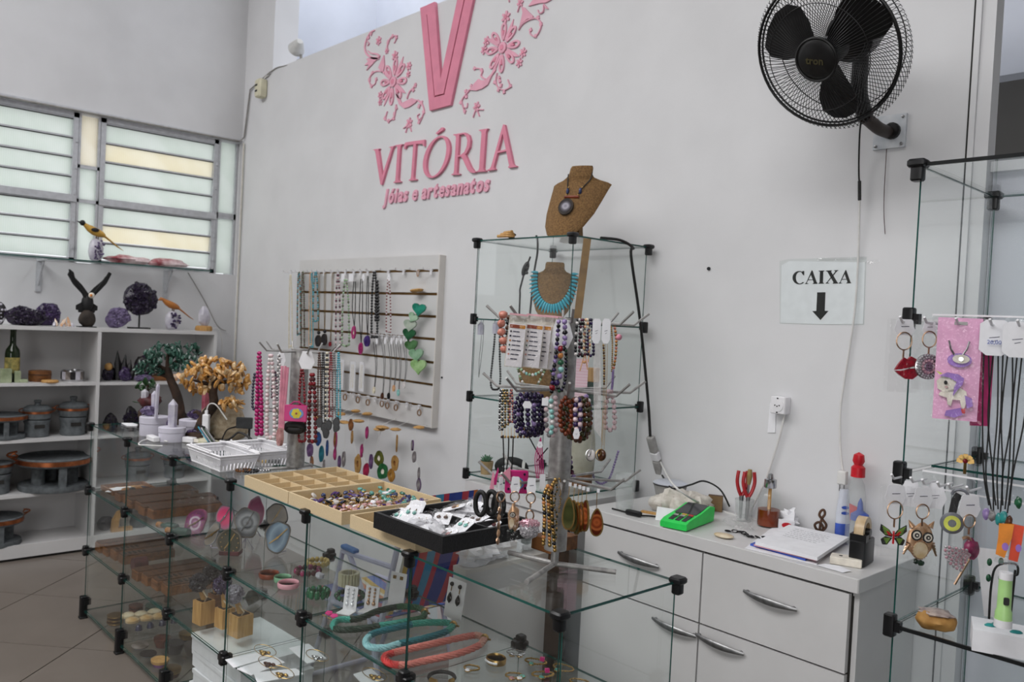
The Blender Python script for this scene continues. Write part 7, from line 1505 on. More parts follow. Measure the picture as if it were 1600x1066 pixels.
chime('wind chime with an olive ring and a green ring slice',(598,664),[(580.5,721,4,12,'ch_purp','ch_purp'),(592.5,716,9,12,'bone_white','ch_olive'),(598.5,737,10,12,'bone_white','ch_green')],[(598,668,30),(593,671,22)])
chime('wind chime with amber and tan slices, right of the green ring',(618,668),[(621,693,2,13,'ch_tan','ch_tan'),(617.5,724,7,12,'ch_brown','ch_tan'),(612,743,7,10,'ch_tan','ch_amber')],[(618,671,16)])
chime('wind chime with grey banded slices, farthest right below the board',(650,666),[(645.5,696,4,9,'ch_grey','ch_purp'),(648,714,4,9,'ch_grey','ch_grey'),(655,740,2,10,'ch_grey','ch_grey'),(655,757,4,10,'ch_grey','ch_purp')],[(655,668,17)])
# JEWELLERY SPINNERS
def spinner(label,base,zs,z_bot,r,L,legs,a0=.35,ztop=None):
 t=thing('jewellery_spinner',label,'display stand',base)
 b=MB();b.cyl((0,0,z_bot),(0,0,ztop),r,'raw_steel',24);b.build('pole',t);b=MB();b.cyl((0,0,.012),(0,0,z_bot+.02),r*.36,'raw_steel',12);b.build('spindle',t)
 for a in legs:b=MB();b.cyl((.0,0,.014),(L*.76*math.cos(a),L*.76*math.sin(a),.007),.0065,'raw_steel',10);b.build('leg',t)
 pm=MB();pm.tube([(r*.9,0,0),(L*.82,0,.0),(L,0,.030)],.0034,'raw_steel',6);me=pm.mesh('prong')
 for z in zs:
  for k in range(8):inst('prong',me,t,TR(0,0,z)@RZ(a0+k*PI/4))
 return t
sb=Vector((-1.388,1.471,CZ[0]+.0005));DS=dep(sb);zpx=lambda u,v:atd(u,v,DS).z
LG=[math.atan2(at(u,v,z=CZ[0]).y-sb.y,at(u,v,z=CZ[0]).x-sb.x)for u,v in((822,915),(942,897),(817,875))]
spinner('large steel jewellery spinner with thick pole, near end of the glass counter',sb,[zpx(885,503)-sb.z,zpx(880,608)-sb.z,zpx(872,746)-sb.z],zpx(866,858)-sb.z,.0275,.198,LG,.82,zpx(886,497)-sb.z)
sb2=Vector((-2.80,1.53,CZ[0]+.0005));D2=dep(sb2);z2=lambda u,v:atd(u,v,D2).z
spinner('smaller steel jewellery spinner hung with necklaces, between the white baskets and the slatted board',sb2,[z2(466,549)-sb2.z,z2(463,642)-sb2.z],.02,.033,.15,(0,2.1,4.2),.5,z2(467,545)-sb2.z)
def PD(d):return lambda u,v:atd(u,v,d)
F1,F0,M1,K1=PD(DS-.13),PD(DS-.17),PD(DS-.04),PD(DS+.08)
# ---- far spinner
A2,Bk2=PD(D2-.10),PD(D2+.03);G2='necklaces on the smaller spinner'
def lp(label,u,v0,v1,w,r,m,P=A2,**k):return strand(label,loop_px(u,v0,v1,w),P,r,m,group=k.pop('group',G2),**k)
lp('long magenta bead necklace at the left of the smaller spinner',405,552,678,7,3.1,['be_magenta','magenta_plastic'],big=1.3)
lp('dark indigo bead necklace behind the magenta one',399,585,640,9,2.6,['be_indigo'],P=Bk2)
lp('pale rose quartz bead necklace, third on the smaller spinner',423,556,684,12,3.2,['be_rosequartz','be_white'],big=1.15)
lp('dark bead bracelet hanging between rose quartz strands',429,582,625,8,2.2,['be_indigo','be_plum'])
lp('grey white crystal bead necklace beside the pink ribbon',436,556,690,6,2.4,['be_white','be_grey'])
t=cords('pink ribbon necklace with a long pink stone pendant','necklace','ribbon_necklace',[[(446,572),(443,610),(440,672)],[(441,572),(439,612),(437,672)],[(450,574),(447,612),(442,672)]],PD(D2-.13),2.2,'pink_ribbon',G2);flat_stone(t,PD(D2-.13),440,683,8,14,'gem_rose','gem_rose',th=.012)
card_tag('white price tags bunched at the left top of the smaller spinner',A2,440,550,14,22,CAMZ,'hex');card_tag('large white hexagonal card hanging on the smaller spinner pole',PD(D2-.11),480,549,25,28,CAMZ,'hex',mark=False,name='white_card',cat='card')
lp('dark red coral chip necklace in front of the smaller pole',472,578,690,10,2.6,['be_red'],rough=1);lp('dark red bead necklace right of the coral chip one',488,586,690,10,3.6,['be_red','dark_red'])
for k,(u,v1,m_,l)in enumerate(((499,650,'be_brown','brown bead'),(505,668,'be_black','black and pale bead'),(511,660,'be_cream','cream and black bead'),(517,650,'be_red','dark red bead'),(522,658,'be_grey','grey bead'),(529,652,'be_turq','turquoise bead'))):lp('%s necklace in the bundle at the right of the smaller spinner'%l,u,552,v1,5,1.9,[m_,'be_black' if k in(1,2)else m_])
t=thing('dark_stones','bunch of dark stone pendants below the necklace bundle','pendants',A2(508,655));
for k,(u,v)in enumerate(((500,660),(507,668),(514,664),(510,677),(526,660),(526,668))):flat_stone(t,A2,u,v,5,8,'be_black','tourmaline','stone',.010,CAMZ,k)
q=PD(D2-.14)(463,633);t=thing('pink_purse','small shiny magenta purse with a yellow and blue printed picture on the smaller spinner','purse',q,CAMZ);W,H_=px(35,q),px(26,q);b=MB();b.bbox((0,0,0),(W,H_,.012),'magenta_plastic',.004,TR(0,0,-H_/2)@RX(PI/2));b.build('purse',t)
b=MB();mat('print_yellow','#d8c83a',.5);mat('print_blue','#6a8fc4',.5);b.prism(ell(W*.32,H_*.32,16,(W*.04,-H_*.5)),.001,'print_blue',TR(0,-.0065,0));
for k in range(6):b.prism(ell(W*.10,H_*.14,8,(W*(.04+.13*math.cos(k)),-H_*(.5+.17*math.sin(k)))),.001,'print_yellow',TR(0,-.0068-.0001*k,0))
b.prism(ell(W*.05,H_*.07,8,(W*.04,-H_*.5)),.001,'be_red',TR(0,-.0078,0));b.build('picture',t,smooth=0);b=MB();b.tube([(-W*.3,0,-.002),(-W*.1,-.004,.012),(W*.1,-.004,.012),(W*.35,0,-.002)],.0025,'magenta_plastic',6);b.build('strap',t)
o=MB();q=PD(D2-.11)(461,668);o.tube([(px(11,q)*math.cos(a),0,px(4,q)*math.sin(a))for a in[2*PI*k/20 for k in range(20)]],px(7,q),'black_rubber',10,closed=True);tag(o.build('hair_scrunchie',M=TR(q)@RZ(CAMZ),smooth=60),'fluffy black hair scrunchie around the smaller spinner pole','scrunchie')
# ---- near spinner, top level
GA='pieces on the top ring of the large spinner'
def ln(label,u,v0,v1,w,r,m,P=F1,**k):return strand(label,loop_px(u,v0,v1,w),P,r,m,group=k.pop('group',GA),**k)
strand('salmon pink big bead bracelet at the left of the top ring',[(786,492),(783,510),(786,530),(788,546)],F1,6.6,['be_salmon'],step=1.8,rough=1,sq=.9,cat='bracelet',name='bead_bracelet',group=GA)
strand('dark brown bead bracelet beside the salmon one',[(795,496),(792,520),(793,545)],M1,3.8,['be_brown','be_black'],cat='bracelet',name='bead_bracelet',group=GA)
# clear packets with printed stone cards
mat('card_print','#e3dfe2',.6,var=.02);mat('print_brown','#8a3d22',.6);mat('print_orange','#c9862a',.6);mat('pack_pink','#d9a2ac',.4);mat('pack_film','#dcd4c6',.25,var=.05,alpha=.62)
dots=('be_black','be_indigo','be_orange','be_green','be_amethyst','be_salmon','be_white')
def stone_card(label,u,v,w,h,d,yaw,skew):
 P=PD(d);q=P(u,v);W,H_=px(w,q),px(h,q);t=thing('stone_card_packet',label,'packet',q,yaw,'clear packets with printed stone cards');t.rotation_euler=(0,skew,yaw)
 b=MB();b.box((0,0,-H_*.58),(W*.9,.0016,H_*.80),'card_print');cd=b.build('card',t,smooth=0)
 b=MB();b.prism([(-W*.42,-H_*.2),(W*.12,-H_*.2),(W*.12,-H_*.265),(-W*.42,-H_*.265)],.0006,'print_brown',TR(0,-.0009,0));b.prism([(W*.12,-H_*.2),(W*.42,-H_*.2),(W*.42,-H_*.265),(W*.12,-H_*.265)],.0006,'print_orange',TR(0,-.0009,0))
 for k in range(7):
  z=-H_*(.33+.085*k);b.prism(ell(W*.055,W*.055,8,(-W*.33,z)),.0008,dots[k],TR(0,-.0009,0));ww=(.34,.40,.44,.44,.5,.42,.36)[k]
  for j in range(2):x0=-W*.22+W*ww*.55*j;b.prism([(x0,z-W*.028),(x0+W*ww*.5,z-W*.028),(x0+W*ww*.5,z+W*.028),(x0,z+W*.028)],.0006,'pen_ink',TR(0,-.0009,0))
 b.build('print',cd,smooth=0)
 b=MB();b.add([(-W*.5,-.004,0),(W*.5,-.004,0),(W*.5,-.006,-H_),(-W*.5,-.006,-H_)],[(0,1,2,3)],'film');b.add([(-W*.5,.004,0),(W*.5,.004,0),(W*.5,.006,-H_),(-W*.5,.006,-H_)],[(3,2,1,0)],'pack_film');b.build('plastic_bag',t,smooth=0);b=MB();b.box((0,-.002,-H_*.01),(W,.006,.004),'pack_pink');b.build('zip',t,smooth=0);return t
for k,(u,v,d,l)in enumerate(((811,491,-.165,'leftmost and nearest'),(838,492,-.14,'second'),(851,493,-.10,'third'),(859,494,-.06,'fourth'),(866,494,-.02,'rearmost, by the pole'))):stone_card('clear packet with a printed list of coloured stones on the spinner, %s'%l,u,v,29,84,DS+d,CAMZ-.10*k,.06)
# amethyst strand card and chip necklaces
card_tag('large white card behind the amethyst bead strand on the top ring',PD(DS-.10),879,500,36,44,CAMZ-.2,'hex',mark=False,name='white_card',cat='card')
strand('amethyst and black bead strand over the large white card, left line',[(873,503),(871,530),(868,560),(864,590),(862,612)],F1,3.6,['be_lilac','be_black','be_amethyst'],rough=1,group=GA);strand('amethyst and black bead strand over the large white card, right line',[(882,503),(883,525),(881,545)],F1,3.8,['be_lilac','be_lilac','be_black'],rough=1,group=GA)
strand('multicoloured chip necklace with red, orange, green and violet stones',[(876,545),(876,560),(877,575),(874,590),(868,602),(863,606)],F1,5.0,['be_red','be_orange','be_green','be_aqua','be_lilac','be_amethyst'],rough=1,group=GA)
strand('dark green and black bead necklace behind the multicoloured one',[(860,545),(861,575),(868,600),(876,612),(882,598),(885,570),(884,548)],M1,3.0,['be_green','be_black'],group=GA,single=False)
strand('black bead necklace hanging lowest below the white card',[(884,560),(884,590),(879,608),(873,606)],F0,2.8,['be_black','be_indigo'],group=GA,single=False)
for k,(u,m_,l)in enumerate(((904,['be_black','be_white','be_black'],'black and silver'),(910,['be_plum','be_black'],'plum and black'),(917,['be_peach','be_cream'],'beige cord'),(923,['be_indigo','be_amethyst'],'dark violet'))):ln('%s bracelet in the bundle right of the pole, top ring'%l,u,500,556-6*(k==2),9,2.8,m_,P=F1,cat='bracelet',name='bead_bracelet',single=False)
t=cords('beige suede cord tied below the bracelet bundle','cord','suede_cord',[[(914,552),(906,580)],[(914,552),(918,578)],[(922,540),(919,566)]],F1,.9,'be_peach');b=MB();b.sphere(tuple(F1(913,566)-t.location),px(2.6,F1(913,566)),'be_peach');b.build('knot',t,60)
for u,l in((933,'long white price tag of the silver chains, left one'),(948,'long white price tag of the gold chains, right one')):card_tag(l,F0,u,498,13,39,CAMZ,'long')
cords('bundle of long silver chains below the left white tag','necklace','silver_chains',[[(928+1.7*k,536),(928+1.7*k,600),(929+1.6*k,672+2*k)]for k in range(7)],F1,.6,'be_white',GA,4)
cords('bundle of long gold chains below the right white tag','necklace','gold_chains',[[(942+1.8*k,536),(943+1.2*k,600),(940+1.0*k,690+3*k)]for k in range(0,6,2)],F1,.42,'gold',GA,4)
strand('gold and dark bead strand between the two long tags',[(943,540),(944,565),(944,600)],F1,2.0,['gold','be_brown'],group=GA)
def wrapped(label,u,v,rx,ry,m,wire,u0,v0):t=cords(label,'necklace','wire_pendant',[[(u0,v0),((u0+u)/2,(v0+v)/2),(u,v-ry-2)]],F1,.5,wire,GA,4);q=F1(u,v)-t.location;X,Z=px(rx,F1(u,v)),px(ry,F1(u,v));b=MB();b.rock(tuple(q),(X,X*.6,Z),m,3,.06,1.4,12,8);b.build('stone',t,50);b=MB();e=X*.75;b.tube([tuple(q+Vector((0,0,Z*1.1))),tuple(q+Vector((e*.5,-e,Z*.2))),tuple(q+Vector((0,-e,-Z*.3))),tuple(q+Vector((-e*.5,-e*.5,Z*.3))),tuple(q+Vector((0,0,Z*1.1)))],.0011,wire,4);b.tube([tuple(q+Vector((X*math.cos(a)*.68,X*math.cos(a)*.73-e*.3,Z*1.02*math.sin(a))))for a in[2*PI*k/16 for k in range(16)]],.0011,wire,4,closed=True);b.build('wire',t);return t
wrapped('white stone pendant wrapped in silver wire, lower left of the long chains',924,711,7.5,9,'be_white','silver',928,640);wrapped('dark brown stone pendant wrapped in gold wire, lower right of the long chains',940,711,8,9,'be_brown','gold',942,640)
strand('orange and gold tassel strand at the right end of the top ring',[(960,508),(963,530),(962,556),(959,575)],M1,2.6,['gold','be_salmon','be_orange'],group=GA);strand('pale gold chain strand behind the orange tassel',[(955,508),(957,540),(956,580)],M1,1.6,['gold'],group=GA)
o=MB();q=M1(967,527);o.sphere((0,0,0),px(5,q),'pink_ribbon',None,10,7);tag(o.build('pompom',loc=q,smooth=60),'tiny coral pompom at the right end of the top ring','pompom')
cords('mauve ribbon carrying the pink quartz loop','ribbon','mauve_ribbon',[[(958,578),(957,600),(955,614)]],M1,2,'be_lilac')
strand('pale pink quartz bead loop at the right of the middle ring',loop_px(953,612,672,15),M1,4.2,['be_rosequartz'],rough=1,group='pieces on the middle ring of the large spinner')
# ---- middle level
GM='pieces on the middle ring of the large spinner'
def ringb(label,u,v,rx,ry,r,m,d=-.13,yaw=0,n='bead_bracelet',**k):
 P=PD(DS+d);return strand(label,[(u+rx*math.cos(a),v+ry*math.sin(a))for a in[2*PI*j/12 for j in range(12)]],P,r,m,cat='bracelet',name=n,group=GM,closed=True,**k)
for k,(u,m_,l)in enumerate(((783,['be_black','silver'],'black and silver'),(787,['gold','be_moss'],'gold and moss'),(792,['be_moss','be_brown','gold'],'thick moss brown'),(799,['be_plum','be_salmon'],'plum pink'))):ln('%s bracelet strand at the left of the middle ring'%l,u,610,672-4*k,5,2.2,m_,P=F1,group=GM,cat='bracelet',name='bead_bracelet')
t=cords('row of tiny gold charms under the left bracelets, middle ring','charm','gold_charms',[[(784+5*k,668),(784+5*k,682)]for k in range(9)],F1,.5,'gold',GM,4)
for k in range(9):b=MB();b.sphere(tuple(F1(784+5*k,683)-t.location),px(2.2,F1(790,683)),'gold' if k%3 else 'be_brown',None,6,5);b.build('charm',t,60)
for k,(u,rx,d,m_,l)in enumerate(((815,11,-.16,['be_amethyst','be_indigo'],'frontmost, dark violet'),(823,13,-.14,['be_indigo','be_indigo','be_lilac','be_amethyst'],'second, with a few lilac beads'),(829,14,-.12,['be_amethyst','be_indigo'],'third, deep purple'),(836,12,-.10,['be_indigo'],'fourth, nearly black'),(842,9,-.08,['be_amethyst','be_indigo','be_lilac'],'rearmost, with lilac beads'))):ringb('amethyst bead bracelet in the cluster left of the pole, %s'%l,u,648,rx,32,3.8,m_,d)
card_tag('white heart shaped tag on the amethyst bracelets',F0,824,627,15,11,CAMZ,'hex',mark=False);card_tag('white square tag between amethyst and aqua bracelets',F0,852,622,10,12,CAMZ,'rect',mark=False)
strand('aqua and white bead strand in front of the pole, middle ring',[(861,627),(862,645),(863,662),(861,676)],F1,4.0,['be_aqua','be_white','be_aqua'],cat='bracelet',name='bead_bracelet',group=GM)
strand('grey rose bead strand left of the aqua one',[(855,624),(853,645),(854,668),(858,680)],PD(DS-.11),4.0,['be_rosequartz','be_grey'],cat='bracelet',name='bead_bracelet',group=GM);strand('dusty pink bead strand right of the aqua one',[(868,622),(869,645),(869,668),(864,680)],PD(DS-.11),4.0,['be_rosequartz'],cat='bracelet',name='bead_bracelet',group=GM)
for k,(u,v,rx,ry,d,m_,l)in enumerate(((884,650,9,28,-.16,['be_jasper'],'red jasper, leftmost'),(893,654,13,30,-.145,['be_jasper','be_moss'],'red and moss'),(900,656,14,32,-.13,['be_moss','be_jasper','be_brown'],'moss and brown'),(906,656,14,33,-.115,['be_moss','be_brown'],'dark moss'),(911,654,12,32,-.10,['be_brown','be_jasper','be_moss'],'brown, rear'),(903,648,4,26,-.18,['be_rosequartz','be_amethyst'],'pink and violet, front'),(916,650,6,30,-.09,['be_lilac','be_white','be_amethyst'],'lilac and white, rightmost'))):ringb('bead bracelet in the jasper cluster right of the pole, %s'%l,u,v,rx,ry,3.9,m_,d)
card_tag('small white price tag on the jasper bracelets',PD(DS-.2),901,670,11,16,CAMZ,'hex')
cords('bunch of red strings hanging beside the pole, below the middle ring','cord','red_strings',[[(845,684),(842-3*k,715),(842-2.5*k+2,748)]for k in range(-2,3)],F1,.7,'magenta_plastic');card_tag('white round tag on the red strings',F0,844,690,9,10,CAMZ,'hex')
# ---- lower level
GL='pieces on the lowest ring of the large spinner'
for k,(u,v,l)in enumerate(((751,787,'leftmost'),(768,786,'second'),(779,790,'third'))):P=PD(DS-.10+.03*k);q=P(u,v);o=MB();o.tube([(px(9,q)*math.cos(a),0,px(18,q)*math.sin(a))for a in[2*PI*j/22 for j in range(22)]],px(4,q),'black_rubber',8,closed=True);tag(o.build('hair_scrunchie',M=TR(q)@RZ(CAMZ-.4),smooth=60),'black velvet hair ring hanging at the left of the lowest ring, %s'%l,'scrunchie','black hair rings')
for k,(u,v,l)in enumerate(((770,742,'left and longest'),(777,736,'middle'),(792,738,'right'))):P=PD(DS-.15+.03*k);q=P(u,v);o=MB();s_=px(1,q);o.prism([(-4*s_,-22*s_),(3*s_,-22*s_),(2*s_,2*s_),(0,6*s_)]if k<2 else[(-10*s_,-12*s_),(10*s_,-10*s_),(2*s_,10*s_)],.004,'pink_ribbon' if k!=1 else 'magenta_plastic');tag(o.build('pink_card',M=TR(q)@RZ(CAMZ)@RY(.15*k),smooth=0),'pointed pink card tip at the left of the lowest ring, %s'%l,'card')
q=PD(DS-.08)(808,735);t=thing('pink_purse','small pink purse with dark spots and a yellow picture hanging behind the lowest ring tags','purse',q,CAMZ+.1);W,H_=px(36,q),px(36,q);b=MB();b.bbox((0,0,0),(W,H_,.012),'magenta_plastic',.004,TR(0,0,-H_/2)@RX(PI/2));b.build('purse',t);b=MB();b.prism(ell(W*.26,H_*.26,14,(W*.05,-H_*.55)),.001,'print_blue',TR(0,-.0065,0));b.prism(ell(W*.17,H_*.2,12,(W*.05,-H_*.55)),.001,'print_yellow',TR(0,-.0068,0));b.prism(ell(W*.06,H_*.04,8,(W*.05,-H_*.6)),.001,'be_red',TR(0,-.0072,0))
for x,z in((-.36,-.2),(.32,-.15),(-.35,-.8),(.38,-.75)):b.prism(ell(W*.05,H_*.06,8,(W*x,H_*z)),.001,'be_indigo',TR(0,-.0065,0))
b.build('picture',t,smooth=0)
def keychain(label,u,v,w,h,body,P,tagh=26,bag=True,yaw=CAMZ,cat='keychain',wtag=17,rr=7):
 q=P(u,v);t=thing('keychain',label,cat,q,yaw,None);s_=px(1,q)
 b=MB();b.prism([(x*s_*wtag,-z*s_*tagh)for x,z in((-.28,0),(.28,0),(.36,.08),(.40,.45),(.46,.62),(.32,1),(-.32,1),(-.46,.62),(-.40,.45),(-.36,.08))],.0012,'paper');b.prism([(-.15*s_*wtag,-tagh*s_*.45),(.2*s_*wtag,-tagh*s_*.42),(.2*s_*wtag,-tagh*s_*.46),(-.15*s_*wtag,-tagh*s_*.49)],.0014,'pen_ink');b.build('price_card',t,smooth=0)
 b=MB();r=s_*rr;b.tube([(r*math.cos(a),-.003,-tagh*s_*.98-r*.8+r*1.15*math.sin(a))for a in[2*PI*k/18 for k in range(18)]],.0016,'rose_gold',6,closed=True);b.tube([(0,-.003,-tagh*s_-r*1.9),(0,-.003,-tagh*s_-r*3)],.0022,'rose_gold',5);b.build('key_ring',t)
 body(t,s_,-tagh*s_-r*3)
 if bag:b=MB();W,H_=w*s_/2,h*s_;b.add([(-W,-.010,0),(W,-.010,0),(W,-.012,-H_),(-W,-.012,-H_)],[(0,1,2,3)],'film');b.add([(-W,.008,0),(W,.008,0),(W,.008,-H_),(-W,.008,-H_)],[(3,2,1,0)],'film');b.build('plastic_bag',t,smooth=0)
 return t
def eye(b,c,r,y,M=None):
 for k,(f,m)in enumerate(((1,'ink'),(.72,'bone_white'),(.42,'ink'),(.16,'bone_white'))):b.prism(ell(r*f,r*f,14,c),.0012,m,TR(0,y-.0008*k,0))
mat('owl_gold','#d9b594',.3,.55,color2='#b78d68',scale=80);mat('rhine_pink','#b98292',.15,.4,color2='#e0c0c8',scale=300);mat('rhine_white','#d2cfd2',.1,.3,color2='#88858a',scale=300)
def owl_side(t,s_,z0):
 b=MB();b.rock((0,0,z0-18*s_),(9*s_,4*s_,20*s_),'owl_gold',2,.15,1.8,14,10);b.build('owl',t,50);b=MB();eye(b,(-2*s_,z0-12*s_),4.5*s_,-4.5*s_);b.prism(ell(4*s_,7*s_,12,(-3*s_,z0-25*s_)),.003,'onyx_cream',TR(0,-3.5*s_,0));b.build('eye',t,smooth=0);b=MB();b.rock((-2*s_,-2*s_,z0-38*s_),(3*s_,2*s_,3*s_),'br_dark',1);b.build('branch',t)
def purse_(t,s_,z0):
 b=MB();b.tube([(6*s_*math.cos(a),0,z0-12*s_+8*s_*math.sin(a))for a in[2*PI*k/16 for k in range(16)]],1.4*s_,'rose_gold',6,closed=True);b.build('ring',t);rg=random.Random(3)
 for nm,m_,zc_,rz_,z_lo,n in(('purse_top','rhine_pink',-25,8,0,70),('purse_body','rhine_white',-34,14,-1,170)):
  b=MB();b.sphere((0,0,z0+zc_*s_),(15.5*s_,6*s_,rz_*s_),m_,n=14,k=8)
  for k in range(n):z=rg.uniform(-.95,.95);a=rg.uniform(PI,2*PI);q_=math.sqrt(1-z*z);b.sphere((15.8*s_*q_*math.cos(a),6.2*s_*q_*math.sin(a),z0+(zc_+rz_*z)*s_),1.3*s_,m_,None,5,4)
  b.build(nm,t,30)
keychain('owl keychain with one round eye in a narrow clear bag, second on the lowest ring',806,745,19,106,owl_side,PD(DS-.15))
keychain('rhinestone purse keychain in pink and white, hanging beside the owl keychain',831,747,0,0,purse_,PD(DS-.17),bag=False)
def chainpiece(t,s_,z0):
 for k in range(5):b=MB();b.rock((0,0,z0-(6+12*k)*s_),(3.2*s_,2*s_,6*s_),'owl_gold' if k%2 else 'rose_gold',k,.2,2,8,6);b.build('link',t,40)
keychain('gold and red keychain in a narrow clear sleeve, leftmost bag of the lowest ring',783,745,11,106,chainpiece,PD(DS-.16),yaw=CAMZ+.5,wtag=9)
card_tag('plain white tag between the purse keychain and the orange bead strands',PD(DS-.14),848,741,9,24,CAMZ+.3,'rect',mark=False)
for k,(u,v0,v1,m_,l)in enumerate(((850,766,850,['be_orange','gold','gold','be_black','gold'],'left'),(857,764,852,['gold','be_orange','gold','gold','be_black'],'middle'),(862,756,860,['gold','gold','be_moss','gold','be_black'],'right'))):strand('gold chain strand with orange and black beads by the pole, %s one'%l,[(u+6,v0-6),(u,v0+10),(u+1,(v0+v1)/2),(u-1+3*k,v1)],PD(DS-.14+.02*k),3.2,m_,step=1.6,group=GL,single=True)
strand('pale gold chain dangling against the pole, lowest ring',[(872,748),(868,780),(869,815),(866,850)],PD(DS-.09),1.8,['gold','be_moss'],group=GL,zig=1.2);strand('thin gold chain right of the pale one on the pole',[(876,750),(876,772),(874,800)],PD(DS-.085),1.4,['gold'],group=GL,zig=1)
mat_rings('ag_slice_olive',[(0,'#54572f'),(.5,'#3b3f22'),(.8,'#5f5d38'),(1,'#2b2c18')],22);mat_rings('ag_slice_red',[(0,'#8a3a1c'),(.25,'#5e2210'),(.45,'#a0522a'),(.65,'#6b2a14'),(.85,'#a55c33'),(1,'#4d1b0d')],42)
for k,(u,v,rx,ry,m_,d,yw,l)in enumerate(((888,802,10,26,'ag_slice_olive',-.13,.0,'olive green, leftmost'),(896,806,8,25,'ag_slice_olive',-.11,-.6,'dark olive, second'),(903,810,4,26,'ag_slice_olive',-.10,-1.2,'seen edge on, third'),(909,808,4,24,'ag_slice_red',-.11,-1.1,'narrow brown red, fourth'),(916,806,5,25,'ag_slice_red',-.12,-.9,'turned brown red, fifth'),(932,816,10.5,22,'ag_slice_red',-.15,.0,'ringed brown teardrop, rightmost'))):
 P=PD(DS+d);t=cords('gold rimmed agate earring on the lowest ring, %s'%l,'earring','agate_earring',[[(u+2,757+2*k),(u+1,770),(u,v-ry)]],P,.6,'gold',GL,4);q=P(u,v);X,Z=px(rx/max(.35,math.cos(yw)),q),px(ry,q);pts=[(X*math.sin(a)*(1-.28*math.cos(a)),Z*math.cos(a))for a in[2*PI*j/22 for j in range(22)]];b=MB();b.ringprism(pts,[(x*.78,z*.9)for x,z in pts],.005,'gold');b.prism([(x*.78,z*.9)for x,z in pts],.0055,m_,TR(0,.0005,0));b.build('slice',t,30,M=TR(q-t.location)@RZ(CAMZ+yw));card_tag('',P,u+3,754+2*k,4.5,6,CAMZ,'rect',parent=t,mark=False)
# THINGS ON THE DRAWER CABINET
KT=KZ+.0006
def onk(u,v):
 q=at(u,v,z=KT)
 if q.y>2.595:w=at(u,v,y=2.595);q=Vector((w.x,2.595,KT))
 return q
mat('tumbler','#d9dedd',.05,trans=.0,alpha=.25,var=.02);mat('machine_green','#2fd35a',.4,var=.04);mat('screen_dark','#2b2c30',.15);mat('plier_red','#a81f26',.35);mat('amber_liquid','#7a3006',.1,color2='#5a2004',scale=8);mat('label_blue','#3a56b0',.4);mat('cloth_white','#d9d4cc',.9,color2='#c3bdb3',scale=50,bump=.4,bscale=80);mat('cap_red','#c41f2c',.35);mat('bristle','#9b8a58',.8);mat('card_brown','#7d6444',.8);mat('tape_tan','#cbb493',.35,color2='#b59b77',scale=40);mat('glass_body','#cfd4d4',.08,alpha=.24,var=.02);mat('bottle_wrap','#d5d9e4',.3,alpha=.75,var=.03)
q=onk(975,797);t=thing('glass_tumbler','clear ribbed glass tumbler standing on the worktop beside the tower','glass',q);R=px(17,q);H_=px(55,q);b=MB();rings=[]
for z,r in((0,.70),(.06,.74),(.3,.8),(.75,.94),(.78,.96),(1,1)):rings.append([(R*r*(1+(.035 if z<.76 and k%2 else 0))*math.cos(2*PI*k/32),R*r*(1+(.035 if z<.76 and k%2 else 0))*math.sin(2*PI*k/32),H_*z)for k in range(32)])
b.loft(rings,'glass_body',cap=False);b.loft([[(x*.92,y*.92,z+.004)for x,y,z in r]for r in rings],'glass_body',cap=False);b.build('wall',t,30);b=MB();b.lathe([(R*.66,.002),(R*.70,.010),(R*.5,.018),(.001,.019)],'tumbler',n=24);b.build('base',t)
t=thing('inline_switch','black inline cable switch lying on the worktop edge','switch',onk(990,806),.1);b=MB();b.bbox((0,0,.009),(.062,.022,.018),'black_plastic',.008);b.build('switch',t);b=MB();b.tube(spline([(-.03,0,.006),(-.06,.01,.004),(-.10,.015,.004)],5),.003,'cord_black',6);b.tube(spline([(.03,0,.006),(.05,.03,.004),(.10,.05,.004),(.16,.06,.004)],5),.003,'cord_black',6);b.build('cable',t)
o=MB();o.box((0,0,.003),(.075,.018,.006),'wood_light');tag(o.build('wooden_strip',M=TR(onk(1018,803))@RZ(.25),smooth=0),'short orange-yellow wooden strip right of the black switch','strip')
q=onk(1052,803);o=MB()
for k,(x,y,r)in enumerate(((-.05,0,.04),(-.01,.02,.05),(.04,.01,.045),(.0,-.02,.04))):o.rock((x*1.2,y*1.2,r*.74),(r*1.32,r*1.15,r*.8),'cloth_white',k,.25,2,14,9,flatbase=-.9)
tag(o.build('crumpled_cloth',M=TR(q+Vector((-.0,.05,0)))@RZ(.7),smooth=60),'crumpled white cloth lying between the tumbler and the green card machine','cloth')
o=MB();o.prism([(-.035,0),(.035,0),(.035,.045),(-.033,.048)],.0015,'paper',RX(-.5));tag(o.build('paper_slip',M=TR(onk(1040,815))@RZ(CAMZ-.3),smooth=0),'small blank white paper slip leaning against the crumpled cloth','paper')
q=onk(1062,785);q.y=2.53;t=thing('plastic_bowl','grey translucent bowl by the wall behind the crumpled cloth','bowl',q);b=MB();R=px(27,q);b.lathe([(R*.6,0),(R*.8,R*.5),(R*.95,R*1.1),(R,R*1.15),(R*.9,R*1.1),(R*.7,R*.3),(.001,R*.1)],'plug_grey',n=24);b.build('bowl',t);b=MB();b.lathe([(R*.96,R*1.2),(R*1.0,R*1.25),(R*.8,R*1.35),(.001,R*1.36)],'bottle_wrap',n=24);b.build('lid',t)
for k,(u,v,w,h,m_,l)in enumerate(((1096,803,.05,.035,'bone_white','cream matchbox with dark edges, left of the small boxes'),(1112,795,.055,.045,'bone_white','cream box standing behind the card machine'),(1118,785,.05,.055,'card_brown','brown cardboard box at the back behind the card machine'))):
 t=thing('small_box',l,'box',onk(u,v),.5);b=MB();b.box((0,0,h/2),(w,w*.6,h),m_);b.build('box',t,smooth=0);b=MB();b.box((0,0,h/2),(w*1.02,w*.4,h*1.03),'wood_dark');b.build('edge_band',t,smooth=0)
